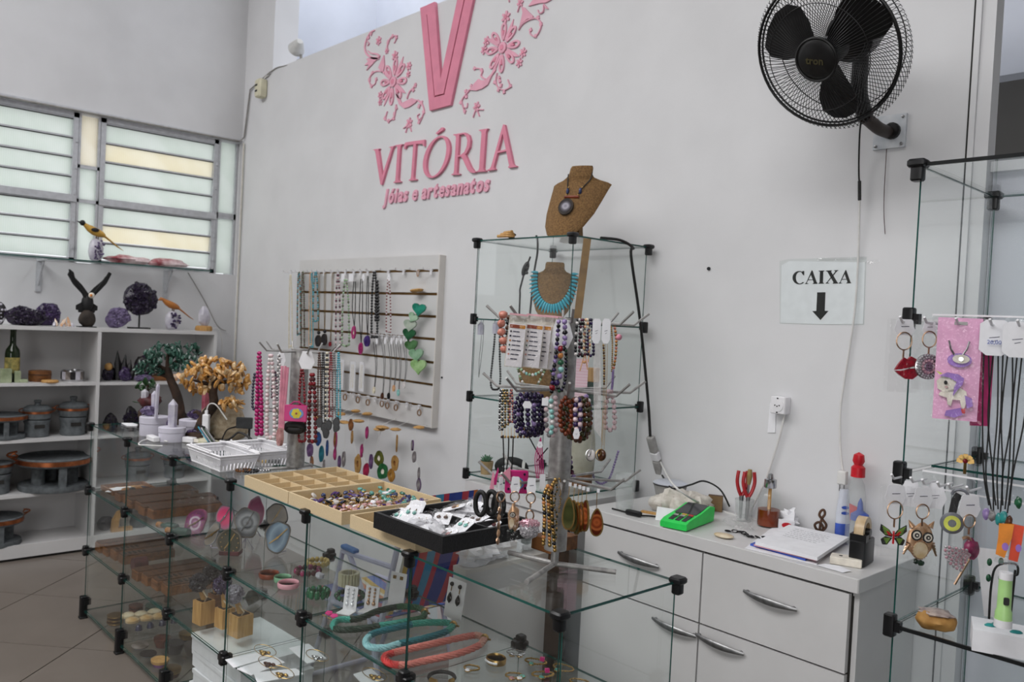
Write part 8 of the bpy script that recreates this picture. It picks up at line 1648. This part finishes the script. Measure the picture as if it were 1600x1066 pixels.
# card machine
f0,f1=onk(1085,832),onk(1140,810);dr=(f1-f0);yw=math.atan2(dr.y,dr.x);t=thing('card_machine','bright green card payment machine lying on the worktop','card machine',onk(1072,832),yw);L=.215;W=.092
b=MB();sec=[(0,.014,.022),(.10,.014,.030),(.55,.030,.042),(.85,.045,.055),(1.0,.045,.050)]
b.loft([[(L*f,0,.003),(L*f,W,.003),(L*f,W+.002,z1),(L*f,W,z2),(L*f,0,z2),(L*f,-.002,z1)]for f,z1,z2 in sec],'machine_green');b.build('body',t,25)
b=MB();P3=[(L*.40,.008,.0395),(L*.40,W-.008,.0395),(L*.88,W-.008,.0565),(L*.88,.008,.0565)];b.add(P3+[(x,y,z-.004)for x,y,z in P3],[(3,2,1,0),(0,1,5,4),(1,2,6,5),(2,3,7,6),(3,0,4,7)],'screen_dark');b.build('screen',t,smooth=0)
for k in range(15):b=MB();b.box((0,0,0),(.010,.016,.004),('screen_dark','screen_dark','plug_grey')[k//5]if k<12 else('cap_red','mixed_yellow','leaf_green')[k-12]);b.build('key',t,smooth=0,M=TR(L*(.10+.055*(k//3)),.018+.023*(k%3),.029+.0025*(k//3))@RY(-.2))
# pliers and brush in a clear cup
q=onk(1162,814);q.y=min(q.y,2.57);t=thing('clear_cup','clear plastic cup holding red handled pliers and a brush','cup',q);b=MB();r=px(15,q);b.lathe([(r*.75,0),(r,.075),(r*.97,.075),(r*.72,.004),(.001,.003)],'glass_body',n=22);b.build('wall',t)
def pliers(label,lx,sp_):
 t=thing('pliers',label,'pliers',q+Vector((lx,0,.006)),CAMZ)
 for s_ in(-1,1):b=MB();b.tube(spline([(0,0,.075),(s_*sp_*.7,0,.10),(s_*sp_*1.1,0,.13),(s_*sp_*.9,0,.165)],5),.0062,'plier_red',8);b.build('handle',t)
 b=MB();b.tube([(0,0,.0),(0,0,.08)],[.004,.008],'steel',8);b.build('jaws',t)
pliers('red handled pliers at the left of the clear cup',-.014,.016);pliers('red handled pliers at the right of the clear cup',.012,.018)
t=thing('paint_brush','brush with tan bristles standing in the clear cup','brush',q+Vector((.0,.012,.006)));b=MB();b.tube([(0,0,0),(.004,0,.12)],.004,'steel',8);b.build('handle',t);b=MB();b.tube([(.004,0,.12),(.006,0,.15),(.006,0,.172)],[.006,.010,.007],'bristle',10);b.build('bristles',t)
# amber bottle
q=onk(1200,822);t=thing('dropper_bottle','round clear bottle half full of amber liquid with a silver collar, by the wall','bottle',q);r=px(17.5,q);h=px(60,q);b=MB();b.lathe([(r,0),(r*1.0,h*.72),(r*.85,h*.88),(r*.42,h*.97),(r*.42,h*1.02)],'clear_glass',n=24);b.build('glass',t);b=MB();b.lathe([(r*.95,.004),(r*.96,h*.44),(.001,h*.445)],'amber_liquid',n=24);b.build('liquid',t);b=MB();b.lathe([(r*.5,h*1.0),(r*.54,h*1.02),(r*.54,h*1.22),(r*.3,h*1.24),(r*.2,h*1.36),(.001,h*1.38)],'chrome',n=18);b.build('collar',t);b=MB();b.tube([(0,0,h*.35),(0,0,h*1.0)],.006,'wood_light',8);b.build('dropper',t)
o=MB();o.rock((0,0,.03),(.035,.025,.03),'paper',5,.4,2.6,10,7,flatbase=-.9);tag(o.build('crumpled_paper',loc=onk(1232,812)+Vector((0,.0,0)),smooth=0),'crumpled white paper beside the amber bottle','paper')
t=thing('printed_box','small white box with a red printed patch beside the amber bottle','box',onk(1228,828),.6);b=MB();b.box((0,0,.016),(.05,.03,.032),'paper');b.build('box',t,smooth=0);b=MB();b.prism(ell(.016,.009,14,(0,.018)),.001,'cap_red',TR(0,-.015,0));b.build('print',t,smooth=0)
o=MB();o.rock((0,0,.006),(.034,.024,.007),'onyx_cream',4,.05,1.4,16,8,flatbase=-.8);tag(o.build('flat_stone',loc=onk(1131,840),smooth=60),'flat pale oval stone on the worktop before the chain','stone')
t=thing('metal_chain','dark metal chain lying beside the flat oval stone','chain',onk(1150,835));
for k in range(9):b=MB();b.tube([(.010*math.cos(a),.006*math.sin(a),0)for a in[2*PI*j/10 for j in range(10)]],.0022,'be_black',5,closed=True);b.build('link',t,M=TR(-.03+.014*k,.02*math.sin(k*.8)+.004*k,.004)@RZ(.4*k)@RX(.5*(k%2)))
o=MB();o.rock((0,0,.015),(.05,.03,.017),'film',4,.4,2.5,12,7,flatbase=-.9);tag(o.build('clear_wrap',loc=onk(1150,826)+Vector((.0,.02,0)),smooth=0),'crinkled clear plastic wrap behind the green card machine','plastic wrap')
# paper stack
P4=[onk(1178,858),onk(1277,884),onk(1327,850),onk(1232,830)];c=sum(P4,Vector())/4;nb=0
for k,(m_,th,s_,rz,l)in enumerate((('paper',.002,1.08,.10,'loose white sheet at the bottom of the paper stack'),('label_blue',.006,.92,-.06,'blue covered notebook low in the paper stack'),('pack_pink',.003,.97,.03,'pinkish folder in the middle of the paper stack'),('paper',.010,.98,.0,'thick white notebook with handwriting on top of the paper stack'))):
 b=MB();Q=[RZ(rz)@((p_-c)*s_)for p_ in P4];b.loft([[(v_.x,v_.y,z)for v_ in Q]for z in(0,th)],m_);o=b.build('paper_sheet' if k==0 else 'notebook',loc=(c.x-.01*(3-k),c.y,KT+nb),smooth=0);nb+=th+.0005;tag(o,l,'paper' if k==0 else 'notebook')
 if k==3:
  e1=(Q[1]-Q[0]).normalized();e2=(Q[3]-Q[0]).normalized();b=MB();rg=random.Random(2);wd=(Q[1]-Q[0]).length;hg=(Q[3]-Q[0]).length
  for j in range(6):
   x=.18
   while x<.75:
    w_=rg.uniform(.02,.07);a_=Q[0]+e1*wd*x+e2*hg*(.86-.075*j);d_=e1*wd*w_;h_=e2*.0022;b.add([tuple(a_+Vector((0,0,th+.0004))),tuple(a_+d_+Vector((0,0,th+.0004))),tuple(a_+d_+h_+Vector((0,0,th+.0004))),tuple(a_+h_+Vector((0,0,th+.0004)))],[(0,1,2,3)],'pen_ink');x+=w_+.02
  b.build('handwriting',o,smooth=0,kind='stuff')
t=thing('treble_clef','small dark wooden treble clef ornament leaning on the wall','ornament',onk(1281,830));s_=px(1,onk(1281,830));b=MB();b.tube(spline([(x*s_,0,z*s_)for x,z in((-6,4),(-2,1),(3,5),(4,14),(-2,20),(-8,15),(-4,8),(5,9),(9,17),(3,25),(-2,31),(0,38),(4,40),(6,34),(2,26),(0,14),(0,0))],5),2.0*s_,'wood_dark',7,flat=((0,1,0),1.6,1));b.build('clef',t,M=RZ(.3));b=MB();b.bbox((0,0,.003),(.03,.02,.006),'wood_dark',.003);b.build('foot',t)
q=onk(1315,842);t=thing('lotion_bottle','white and blue lotion tube standing upright by the tape dispenser','bottle',q,CAMZ);h=px(80,q);r=px(11,q);b=MB();b.lathe([(r*.9,0),(r,.01),(r,h*.55),(r*.72,h*.9),(r*.66,h)],'bottle_wrap',n=20,sq=(1,.6));b.build('body',t);b=MB();b.lathe([(r*1.02,h*.06),(r*1.02,h*.34)],'label_blue',n=20,sq=(1,.62));b.build('label_band',t)
b=MB()
for z in(.55,.66):b.prism(ell(r*.55,r*.22,12,(0,h*z)),.001,'label_blue',TR(0,-r*.62,0))
b.build('label_mark',t,smooth=0)
q=onk(1336,832);q.y=min(q.y,2.59);t=thing('red_cap_bottle','tall translucent bottle with a red knob cap by the wall','bottle',q);h=at(1333,744,y=q.y).z-KT;r=px(14,q);b=MB();b.lathe([(r,0),(r,h*.7),(r*.8,h*.88),(r*.4,h)],'glass_body',n=20);b.build('body',t);b=MB();b.lathe([(r*.75,h),(r*.75,h+.03),(r*.45,h+.038),(r*.65,h+.05),(r*.55,h+.07),(.001,h+.078)],'cap_red',n=18);b.build('cap',t)
q=onk(1341,845);t=thing('glue_bottle','small bottle with a blue cone nozzle behind the tape dispenser','bottle',q);r=px(14,q);h=px(38,q);b=MB();b.lathe([(r,0),(r,h*.8),(r*.9,h)],'glass_body',n=18);b.build('body',t);b=MB();b.lathe([(r*.98,h),(r*.95,h+.018),(r*.35,h+.03),(r*.25,h+.055),(.001,h+.07)],'label_blue',n=18);b.build('nozzle',t);b=MB();b.prism([(-r,h*.9),(-r*1.2,h*1.6),(-r*.2,h*1.5)],.004,'cap_red');b.build('flag',t,smooth=0)
q=onk(1345,880);t=thing('tape_dispenser','black tape dispenser with a roll of beige tape at the right of the worktop','tape dispenser',q,CAMZ+.9);b=MB();b.bbox((0,0,.036),(.10,.045,.072),'black_plastic',.006);b.build('body',t);b=MB();b.tube([(.0,-.022,.092),(.0,.022,.092)],.012,'black_plastic',12);b.box((-.03,0,.08),(.03,.045,.02),'black_plastic');b.build('hub',t);b=MB();R=.042;b.ringprism(ell(R,R,28),ell(R*.62,R*.62,28),.026,'tape_tan',TR(.0,.013,.094));b.build('tape_roll',t,40)
t=thing('white_device','small flat white box with two dark dots before the tape dispenser','box',onk(1322,882),.35);b=MB();b.bbox((0,0,.011),(.085,.05,.022),'bone_white',.004);b.build('body',t);b=MB()
for x in(-.015,.02):b.lathe([(.005,.022),(.005,.0228),(.001,.023)],'ink',TR(x,.0,0),10)
b.build('dots',t)
o=MB();o.add([(-.04,-.015,.001),(.04,-.02,.001),(.05,.01,.004),(.01,.02,.006),(-.03,.015,.003)],[(0,1,2,3,4)],'paper');tag(o.build('torn_paper',loc=onk(1300,888),smooth=0),'torn piece of white paper at the worktop edge','paper')
cable('white_cable','white cable from the hanging plugs down over the worktop to the socket cable',[at(1032,722,x=-1.95),at(1050,755,y=2.36),at(1078,778,y=2.38),onk(1108,790)+Vector((0,0,.012)),onk(1150,797),onk(1185,812)],.0034,'cord_white')
cable('black_charger_cable','black cable arching from the hanging plugs to the card machine',[at(1034,742,x=-1.95),at(1050,763,y=2.45),at(1078,758,y=2.46),at(1100,752,y=2.46),at(1125,765,y=2.45),at(1140,792,y=2.45)],.0032,'cord_black')
# THINGS IN AND ON THE RIGHT SHOWCASE
YH=RY0-.045;PR=PT(YH);PR2=PT(YH+.02)
mat('lip_red','#a8152c',.3,color2='#7d0d1f',scale=200);mat('uni_purple','#9a6fc4',.4);mat('uni_pink','#e3a6cb',.4,var=.04);mat('hot_card','#d0407f',.4);mat('fly_green','#7ba04a',.35);mat('badge_grey','#6d6f76',.4);mat('badge_lime','#cfd45a',.4);mat('toy_orange','#e0861f',.4);mat('toy_red','#dc4620',.4);mat('torch_green','#a9d488',.35,var=.04);mat('turq_stone','#2f8f8c',.3,color2='#1f6a6a',scale=30);mat('geode_rim','#b58a4e',.7,color2='#94692f',scale=30);mat('geode_face','#b3a39a',.3,color2='#7d6d6c',scale=45)
hp=MB();hp.tube([(0,.05,0),(0,-.03,.0),(0,-.045,.012)],.0030,'white_plastic',6);HP=hp.mesh('hook')
for ri,us in((0,(1413,1451,1500,1553,1596)),(1,(1398,1428,1446,1470,1487,1516))):
 for u in us:
  q=PR(u,493 if ri==0 else 768);r_=rails[ri];o=inst('hook',HP,show,TR(rp_((q.x,YH+.02,RZS[1]-.012 if ri==0 else RZS[2]-.012))))
def lips(t,s_,z0):
 b=MB();z=z0-14*s_;up=[(-21,-2),(-14,6),(-6,13),(-1,10),(4,14),(13,9),(21,1),(8,1),(-4,-1),(-12,-2)];lo=[(-21,-3),(-12,-4),(0,-2),(10,-2),(20,0),(13,-11),(4,-16),(-6,-15),(-15,-9)]
 for pl in(up,lo):b.prism([(x*s_*1.05,z+y*s_*1.2)for x,y in pl],5*s_,'lip_red',RY(-.12))
 b.build('lips',t,30);b=MB();b.prism([(-10*s_,z-2.5*s_),(10*s_,z),(12*s_,z+2.5*s_),(-4*s_,z+1*s_)],3*s_,'bone_white',RY(-.12));b.build('teeth',t,smooth=0)
def rhine_disc(t,s_,z0):
 z=z0-18*s_;b=MB();b.lathe([(20*s_,0),(20*s_,3*s_),(16*s_,5*s_),(.001,6*s_)],'silver',TR(0,0,z)@RX(PI/2),26);b.build('disc',t);b=MB()
 for rr,n,m_ in((18,26,'rhine_white'),(14.5,20,'rhine_white'),(9.5,12,'rhine_pink')):
  for k in range(n):a=2*PI*k/n;b.sphere((rr*s_*math.cos(a),-5.5*s_,z+rr*s_*math.sin(a)),(1.9 if m_!='rhine_pink' else 2.4)*s_,m_,None,6,5)
 b.build('rhinestones',t,40,kind='stuff');b=MB();b.lathe([(6*s_,6*s_),(6*s_,7.5*s_),(.001,8*s_)],'chrome',TR(0,0,z)@RX(PI/2),16)
 for x in(-2,2):b.sphere((x*s_,-8*s_,z+1.5*s_),.9*s_,'ink',None,6,5)
 b.tube([(3*s_*math.cos(a),-8*s_,z+3*s_*math.sin(a))for a in arc(7,PI*1.15,PI*1.85)],.6*s_,'ink',5);b.build('smiley',t,40)
keychain('red glitter lips keychain in a clear bag on the upper rail',1414,499,50,114,lips,PR,25,wtag=36,rr=12)
keychain('round rhinestone keychain with a pink centre in a clear bag, right of the lips',1453,502,42,108,rhine_disc,PR2,20,wtag=24,rr=11)
# unicorn pack
q=PR(1501,497);s_=px(1,q);t=thing('unicorn_pack','pink blister pack with a white and purple unicorn charm on the upper rail','charm pack',q,.35)
b=MB();b.box((0,0,-80*s_),(62*s_,.003,160*s_),'uni_pink');b.prism([(-8*s_,-6*s_),(10*s_,-6*s_),(10*s_,-11*s_),(-8*s_,-11*s_)],.0005,'plug_grey',TR(0,-.002,0));b.build('card',t,smooth=0)
def blob(b,pts,y,th,m):b.prism([(x*s_,z*s_)for x,z in pts],th,m,TR(0,y,0))
b=MB();blob(b,[(-28,-100),(-20,-92),(-8,-90),(0,-96),(2,-106),(-4,-116),(-16,-118),(-26,-112)],-.003,.006,'bone_white');blob(b,[(-14,-116),(4,-108),(14,-114),(16,-128),(12,-142),(8,-138),(6,-128),(-4,-128),(-6,-138),(-11,-136),(-12,-126),(-24,-122),(-22,-117)],-.003,.006,'bone_white');b.build('unicorn',t,30)
b=MB();blob(b,[(-24,-92),(-14,-86),(2,-88),(10,-94),(8,-104),(2,-112),(-4,-122),(-3,-108),(0,-100),(-10,-94)],-.0095,.004,'uni_purple');blob(b,[(12,-120),(22,-124),(24,-136),(16,-140),(14,-130)],-.009,.004,'uni_purple');blob(b,ell(17,11,16,(2,-66)),-.003,.004,'uni_purple');blob(b,[(-12,-146),(8,-140),(12,-150),(0,-156),(-14,-154)],-.003,.004,'uni_purple');b.build('mane',t,30)
b=MB();blob(b,[(-30,-84),(-24,-90),(-20,-88)],-.010,.003,'badge_lime');blob(b,ell(2.6,3.4,10,(-15,-102)),-.010,.001,'ink');blob(b,ell(2.5,1.6,10,(-14,-109)),-.010,.001,'gem_rose');blob(b,ell(12,7,14,(4,-64)),-.0075,.003,'bone_white');blob(b,ell(3.5,3.5,10,(4,-64)),-.011,.002,'silver');blob(b,[(8,-142),(14,-140),(14,-148),(10,-148)],-.008,.003,'cap_red');b.build('details',t,smooth=0)
b=MB()
for x in(-14,14):b.tube([(x*s_,-.006,-36*s_),(x*s_*.8,-.008,-48*s_),(x*s_*.4,-.008,-58*s_)],.0022,'silver',6)
b.build('clasp',t);b=MB();W=36*s_;b.add([(-W,-.016,2*s_),(W,-.016,2*s_),(W,-.018,-164*s_),(-W,-.018,-164*s_)],[(0,1,2,3)],'film');b.build('plastic_bag',t,smooth=0)
q=PT(YH+.05)(1541,502);o=MB();o.box((0,0,-.12),(.045,.004,.24),'hot_card');tag(o.build('pink_pack',M=TR(q)@RZ(.9),smooth=0),'dark pink pack seen edge-on behind the unicorn pack','charm pack')
for k,(u,w,l)in enumerate(((1556,42,'white price card with a handwritten price above the black cords'),(1592,42,'white price card cut off by the right picture edge'))):card_tag(l,PT(YH-.01*k),u,500+3*k,w,56,.4,'long')
q=PT(YH-.002)(1553,538);tm=text_mesh('20,00',px(9,q),'label_blue',.0004);o=inst('price',tm,bpy.data.objects['price_tag' if False else[o_.name for o_ in COL.objects if o_.get('label')=='white price card with a handwritten price above the black cords'][0]]);pr=o.parent;o.matrix_local=(TR(pr.location)@RZ(.4)).inverted()@(TR(q)@RZ(.4)@TR(0,-.004,0)@RX(PI/2))
cords('bunch of black cord necklaces hanging below the price cards','necklace','cord_necklaces',[[(1537+7.5*k,552),(1535+6.8*k+5*math.sin(2.3*k),650),(1537+5.4*k-3*math.sin(2.3*k),740),(1545+3.6*k,790+6*(k%3))]for k in range(10)],PR2,1.25,'cord_black',None,5)
for k,(u,v,m_,l)in enumerate(((1541,803,'be_lilac','lilac'),(1550,806,'be_grey','grey'),(1561,812,'turq_stone','teal'),(1568,808,'turq_stone','second teal'),(1576,815,'be_brown','amber brown'),(1591,785,'be_green','green, highest'))):q=PT(YH-.01)(u,v);o=MB();o.rock((0,0,0),(px(5.5,q),px(4,q),px(9,q)),m_,k,.15,1.6,10,8);tag(o.build('stone_pendant',loc=q,smooth=40),'%s stone pendant at the end of the black cords'%l,'pendant')
# lower rail
def butterfly(t,s_,z0):
 z=z0-14*s_
 for sg in(-1,1):
  b=MB();up=[(1,2),(7,10),(20,18),(21,8),(12,0),(2,-2)];lo=[(1,-3),(12,-1),(19,-6),(16,-14),(9,-14)]
  for pl in(up,lo):P_=[(sg*x*s_,z+y*s_)for x,y in pl];b.prism(P_ if sg>0 else P_[::-1],1.5*s_,'ink');
  for k in range(5):b.ribbon([(sg*(4+k)*s_,-2*s_,z+(3+1.5*k)*s_),(sg*(14+k)*s_,-2*s_,z+(3+3*k)*s_)],1.6*s_,.6*s_,'fly_green');b.ribbon([(sg*(5+k)*s_,-2*s_,z-(4+1.6*k)*s_),(sg*(15-k)*s_,-2*s_,z-(4+2*k)*s_)],1.4*s_,.6*s_,'fly_green')
  b.prism([(sg*x*s_,z+y*s_)for x,y in([(2,1),(8,7),(12,8),(8,1)]if sg>0 else[(8,1),(12,8),(8,7),(2,1)])],2.4*s_,'cap_red');b.build('wing',t,smooth=0)
 b=MB();b.tube([(0,-2*s_,z+8*s_),(0,-2.5*s_,z),(0,-2*s_,z-12*s_)],1.6*s_,'cap_red',7);b.build('body',t)
def owl_front(t,s_,z0):
 z=z0-24*s_;b=MB();b.rock((0,0,z),(21*s_,5*s_,28*s_),'owl_gold',4,.08,1.6,18,12)
 for sg in(-1,1):
  b.cyl((sg*14*s_,0,z+22*s_),(sg*20*s_,0,z+32*s_),5*s_,'owl_gold',8,.5*s_)
  for k in range(5):b.tube([(sg*17*s_,-2*s_,z-5*s_),(sg*(22+k)*s_,-1*s_,z-(2+5*k)*s_)],1.6*s_,'rose_gold',5)
 b.build('owl',t,50);b=MB();eye(b,(-9*s_,z+10*s_),8.5*s_,-5.5*s_);eye(b,(9*s_,z+7*s_),8.5*s_,-5.5*s_);b.prism(ell(11*s_,13*s_,18,(-2*s_,z-13*s_)),3*s_,'onyx_cream',TR(0,-4.5*s_,0));b.build('face',t,smooth=0)
 b=MB()
 for k in range(20):a=2*PI*k/20;b.sphere((-2*s_+12.5*s_*math.cos(a),-6.5*s_,z-13*s_+14.5*s_*math.sin(a)),1.2*s_,'rose_gold',None,5,4)
 b.rock((-6*s_,-3*s_,z-32*s_),(5*s_,3*s_,4*s_),'br_dark',1,.2);b.rock((2*s_,-3*s_,z-34*s_),(5*s_,3*s_,4*s_),'br_dark',2,.2);b.build('trim',t,40)
def peacock(t,s_,z0):
 s_*=1.3;z=z0-18*s_;rg=random.Random(8);b=MB();b.rock((6*s_,0,z),(9*s_,4*s_,12*s_),'br_plum',2,.15,1.5,12,8);b.build('body',t,50);b=MB()
 for k in range(9):
  a=PI*.95+k*.17
  for j in range(7):d=(6+4.2*j)*s_;b.sphere((4*s_+d*math.cos(a),-3*s_,z-2*s_+d*math.sin(a)*.8),2.1*s_,'rhine_pink' if(j+k)%2 else 'rhine_white',None,6,5)
 b.build('tail_stones',t,40,kind='stuff');b=MB();b.tube(spline([(6*s_,0,z+8*s_),(0,-1*s_,z+14*s_),(-6*s_,0,z+12*s_)],5),2*s_,'rose_gold',6);b.tube([(4*s_,0,z-12*s_),(-12*s_,0,z-44*s_)],1.6*s_,'rose_gold',6);b.build('neck',t)
keychain('butterfly keychain with green and black striped wings in a clear bag, lower rail',1400,758,44,114,butterfly,PR,30,wtag=36,rr=12)
keychain('golden owl keychain with two round eyes on the lower rail',1443,762,46,120,owl_front,PT(YH-.01),30,wtag=34,rr=10)
keychain('pink rhinestone peacock keychain in a clear bag, right on the lower rail',1516,774,50,134,peacock,PT(YH-.012),34,wtag=38,rr=9)
for k,(u,l)in enumerate(((1424,'white keychain card behind the butterfly one on the lower rail'),(1463,'white keychain card behind the owl one on the lower rail'))):card_tag(l,PT(YH+.03),u,752+3*k,32,40,.5,'hex')
q=PR(1487,817);s_=px(1,q);t=thing('round_badge','grey round badge with a lime ring on a black strap, lower rail','badge',q,.45);b=MB();b.lathe([(16.5*s_,0),(17*s_,3*s_),(14*s_,5*s_),(.001,5.2*s_)],'badge_grey',RX(PI/2),26);b.build('badge',t);b=MB();b.ringprism(ell(12*s_,12*s_,24),ell(6*s_,6*s_,24),.001,'badge_lime',TR(0,-5.3*s_,0));b.build('ring',t,smooth=0);b=MB();b.ribbon([(0,0,14*s_),(3*s_,0,36*s_),(8*s_,0,46*s_)],11*s_,.004,'black_plastic');b.tube([(9*s_+11*s_*math.cos(a),0,44*s_+9*s_*math.sin(a))for a in arc(9,0,PI)],2.5*s_,'badge_grey',6);b.build('strap',t)
q=PT(YH-.015)(1577,820);s_=px(1,q);t=thing('toy_torch','pale green toy torch with an orange and red top hanging at the right','torch',q,.35);b=MB();blob(b,[(-14,0),(6,2),(4,-20),(-4,-52),(-16,-48),(-14,-22)],0,.008,'toy_orange');b.build('orange_wing',t,30);b=MB();blob(b,[(4,2),(20,0),(18,-26),(14,-56),(2,-54),(4,-24)],.004,.008,'toy_red');b.build('red_wing',t,30);b=MB();blob(b,ell(4.5,6,14,(-4,-34)),-.0085,.001,'uni_purple');blob(b,ell(4,6,14,(14,-34)),-.0045,.001,'uni_purple');b.build('spot',t,smooth=0)
b=MB();b.lathe([(18*s_,-60*s_),(16*s_,-55*s_),(10*s_,-52*s_)],'film',n=20);b.build('collar',t);b=MB();b.lathe([(12.5*s_,-160*s_),(12.5*s_,-148*s_),(12*s_,-146*s_),(12*s_,-138*s_),(10*s_,-132*s_),(9.5*s_,-86*s_),(9.5*s_,-76*s_),(.001,-75*s_)],'torch_green',n=20);b.build('barrel',t);b=MB();b.lathe([(12.8*s_,-161*s_),(12.8*s_,-149*s_)],'white_plastic',n=20);b.lathe([(9.8*s_,-86*s_),(9.8*s_,-75*s_)],'white_plastic',n=20);b.build('white_cap',t,kind='stuff');b=MB();b.bbox((0,0,0),(8*s_,12*s_,3*s_),'ink',2*s_,TR(2*s_,-10.5*s_,-118*s_)@RX(PI/2));b.build('button',t)
# on the glass shelves of the right showcase
ZS=RZS[3]+.0006
q=at(1440,985,z=ZS);t=thing('geode_half','cut half geode with a grey crystal face on the glass shelf, right showcase','stone',Vector((q.x+.02,q.y+.03,ZS)),.3);s_=px(1,q);b=MB();b.rock((0,0,16*s_),(29*s_,22*s_,15*s_),'geode_rim',3,.14,1.5,18,10,flatbase=-.95);b.build('rind',t,50);b=MB();b.rock((0,0,27.5*s_),(25*s_,19*s_,5*s_),'geode_face',5,.2,2.5,20,8);b.build('face',t,40)
q=at(1550,1022,z=ZS);t=thing('jewellery_box','white box with turquoise earrings on its lid in the right showcase','box',Vector((q.x,q.y+.05,ZS)),.35);s_=px(1,q);b=MB();b.box((0,0,17*s_),(80*s_,70*s_,34*s_),'paper');b.build('box',t,smooth=0)
for x,y in((-14,-2),(-4,10),(20,-14)):b=MB();b.lathe([(6*s_,34*s_),(6.4*s_,35.5*s_),(4*s_,38*s_),(.001,38.5*s_)],'turq_stone',TR(x*s_,y*s_,0)@RZ(.3),16,(1.5,.8));b.build('earring',t)
t=thing('gold_brooch','small gold flower brooch on the glass shelf above the lower rail','brooch',Vector((at(1491,745,z=RZS[2]).x,RY0+.12,RZS[2]+.0006)),.3);b=MB()
for k in range(5):b.prism([(0,0),(.006,.008),(.005,.019),(-.005,.019),(-.006,.008)],.003,'gold',TR(0,0,.03)@RY(-1.4+.7*k))
b.build('petals',t,smooth=0);b=MB();b.cyl((0,0,0),(0,0,.03),.004,'gold',6);b.sphere((0,-.004,.032),.006,'be_red');b.build('stem',t)
q=at(1535,968,z=ZS);t=thing('earring_card','pale stand with dark green drop earrings behind the toy torch','earring display',Vector((q.x+.02,RY0+.28,ZS)),.5);b=MB();b.prism([(-.03,0),(.03,0),(.02,.17),(-.05,.17)],.003,'white_plastic',RX(-.2));b.build('card',t,smooth=0);b=MB()
for x,z in((-.035,.15),(-.01,.155),(-.035,.11),(-.008,.115)):b.sphere((x,-.045,z),(.006,.004,.010),'be_green',None,8,6)
b.build('earrings',t,60)
t=thing('bracelet_stand','thin black wire stand on the glass shelf of the right showcase','stand',Vector((at(1508,1000,z=ZS).x,RY0+.20,ZS)));b=MB();b.tube(spline([(0,0,.003),(.0,0,.10),(.01,0,.15),(.05,0,.165),(.055,0,.14),(.04,0,.14)],5),.0028,'cord_black',6);b.tube([(.04,.02,.003),(.05,.0,.15)],.0028,'cord_black',6);b.tube([(-.02,0,.003),(.06,.0,.003)],.0028,'cord_black',6);b.build('wire',t)
# pale green board wall seen inside
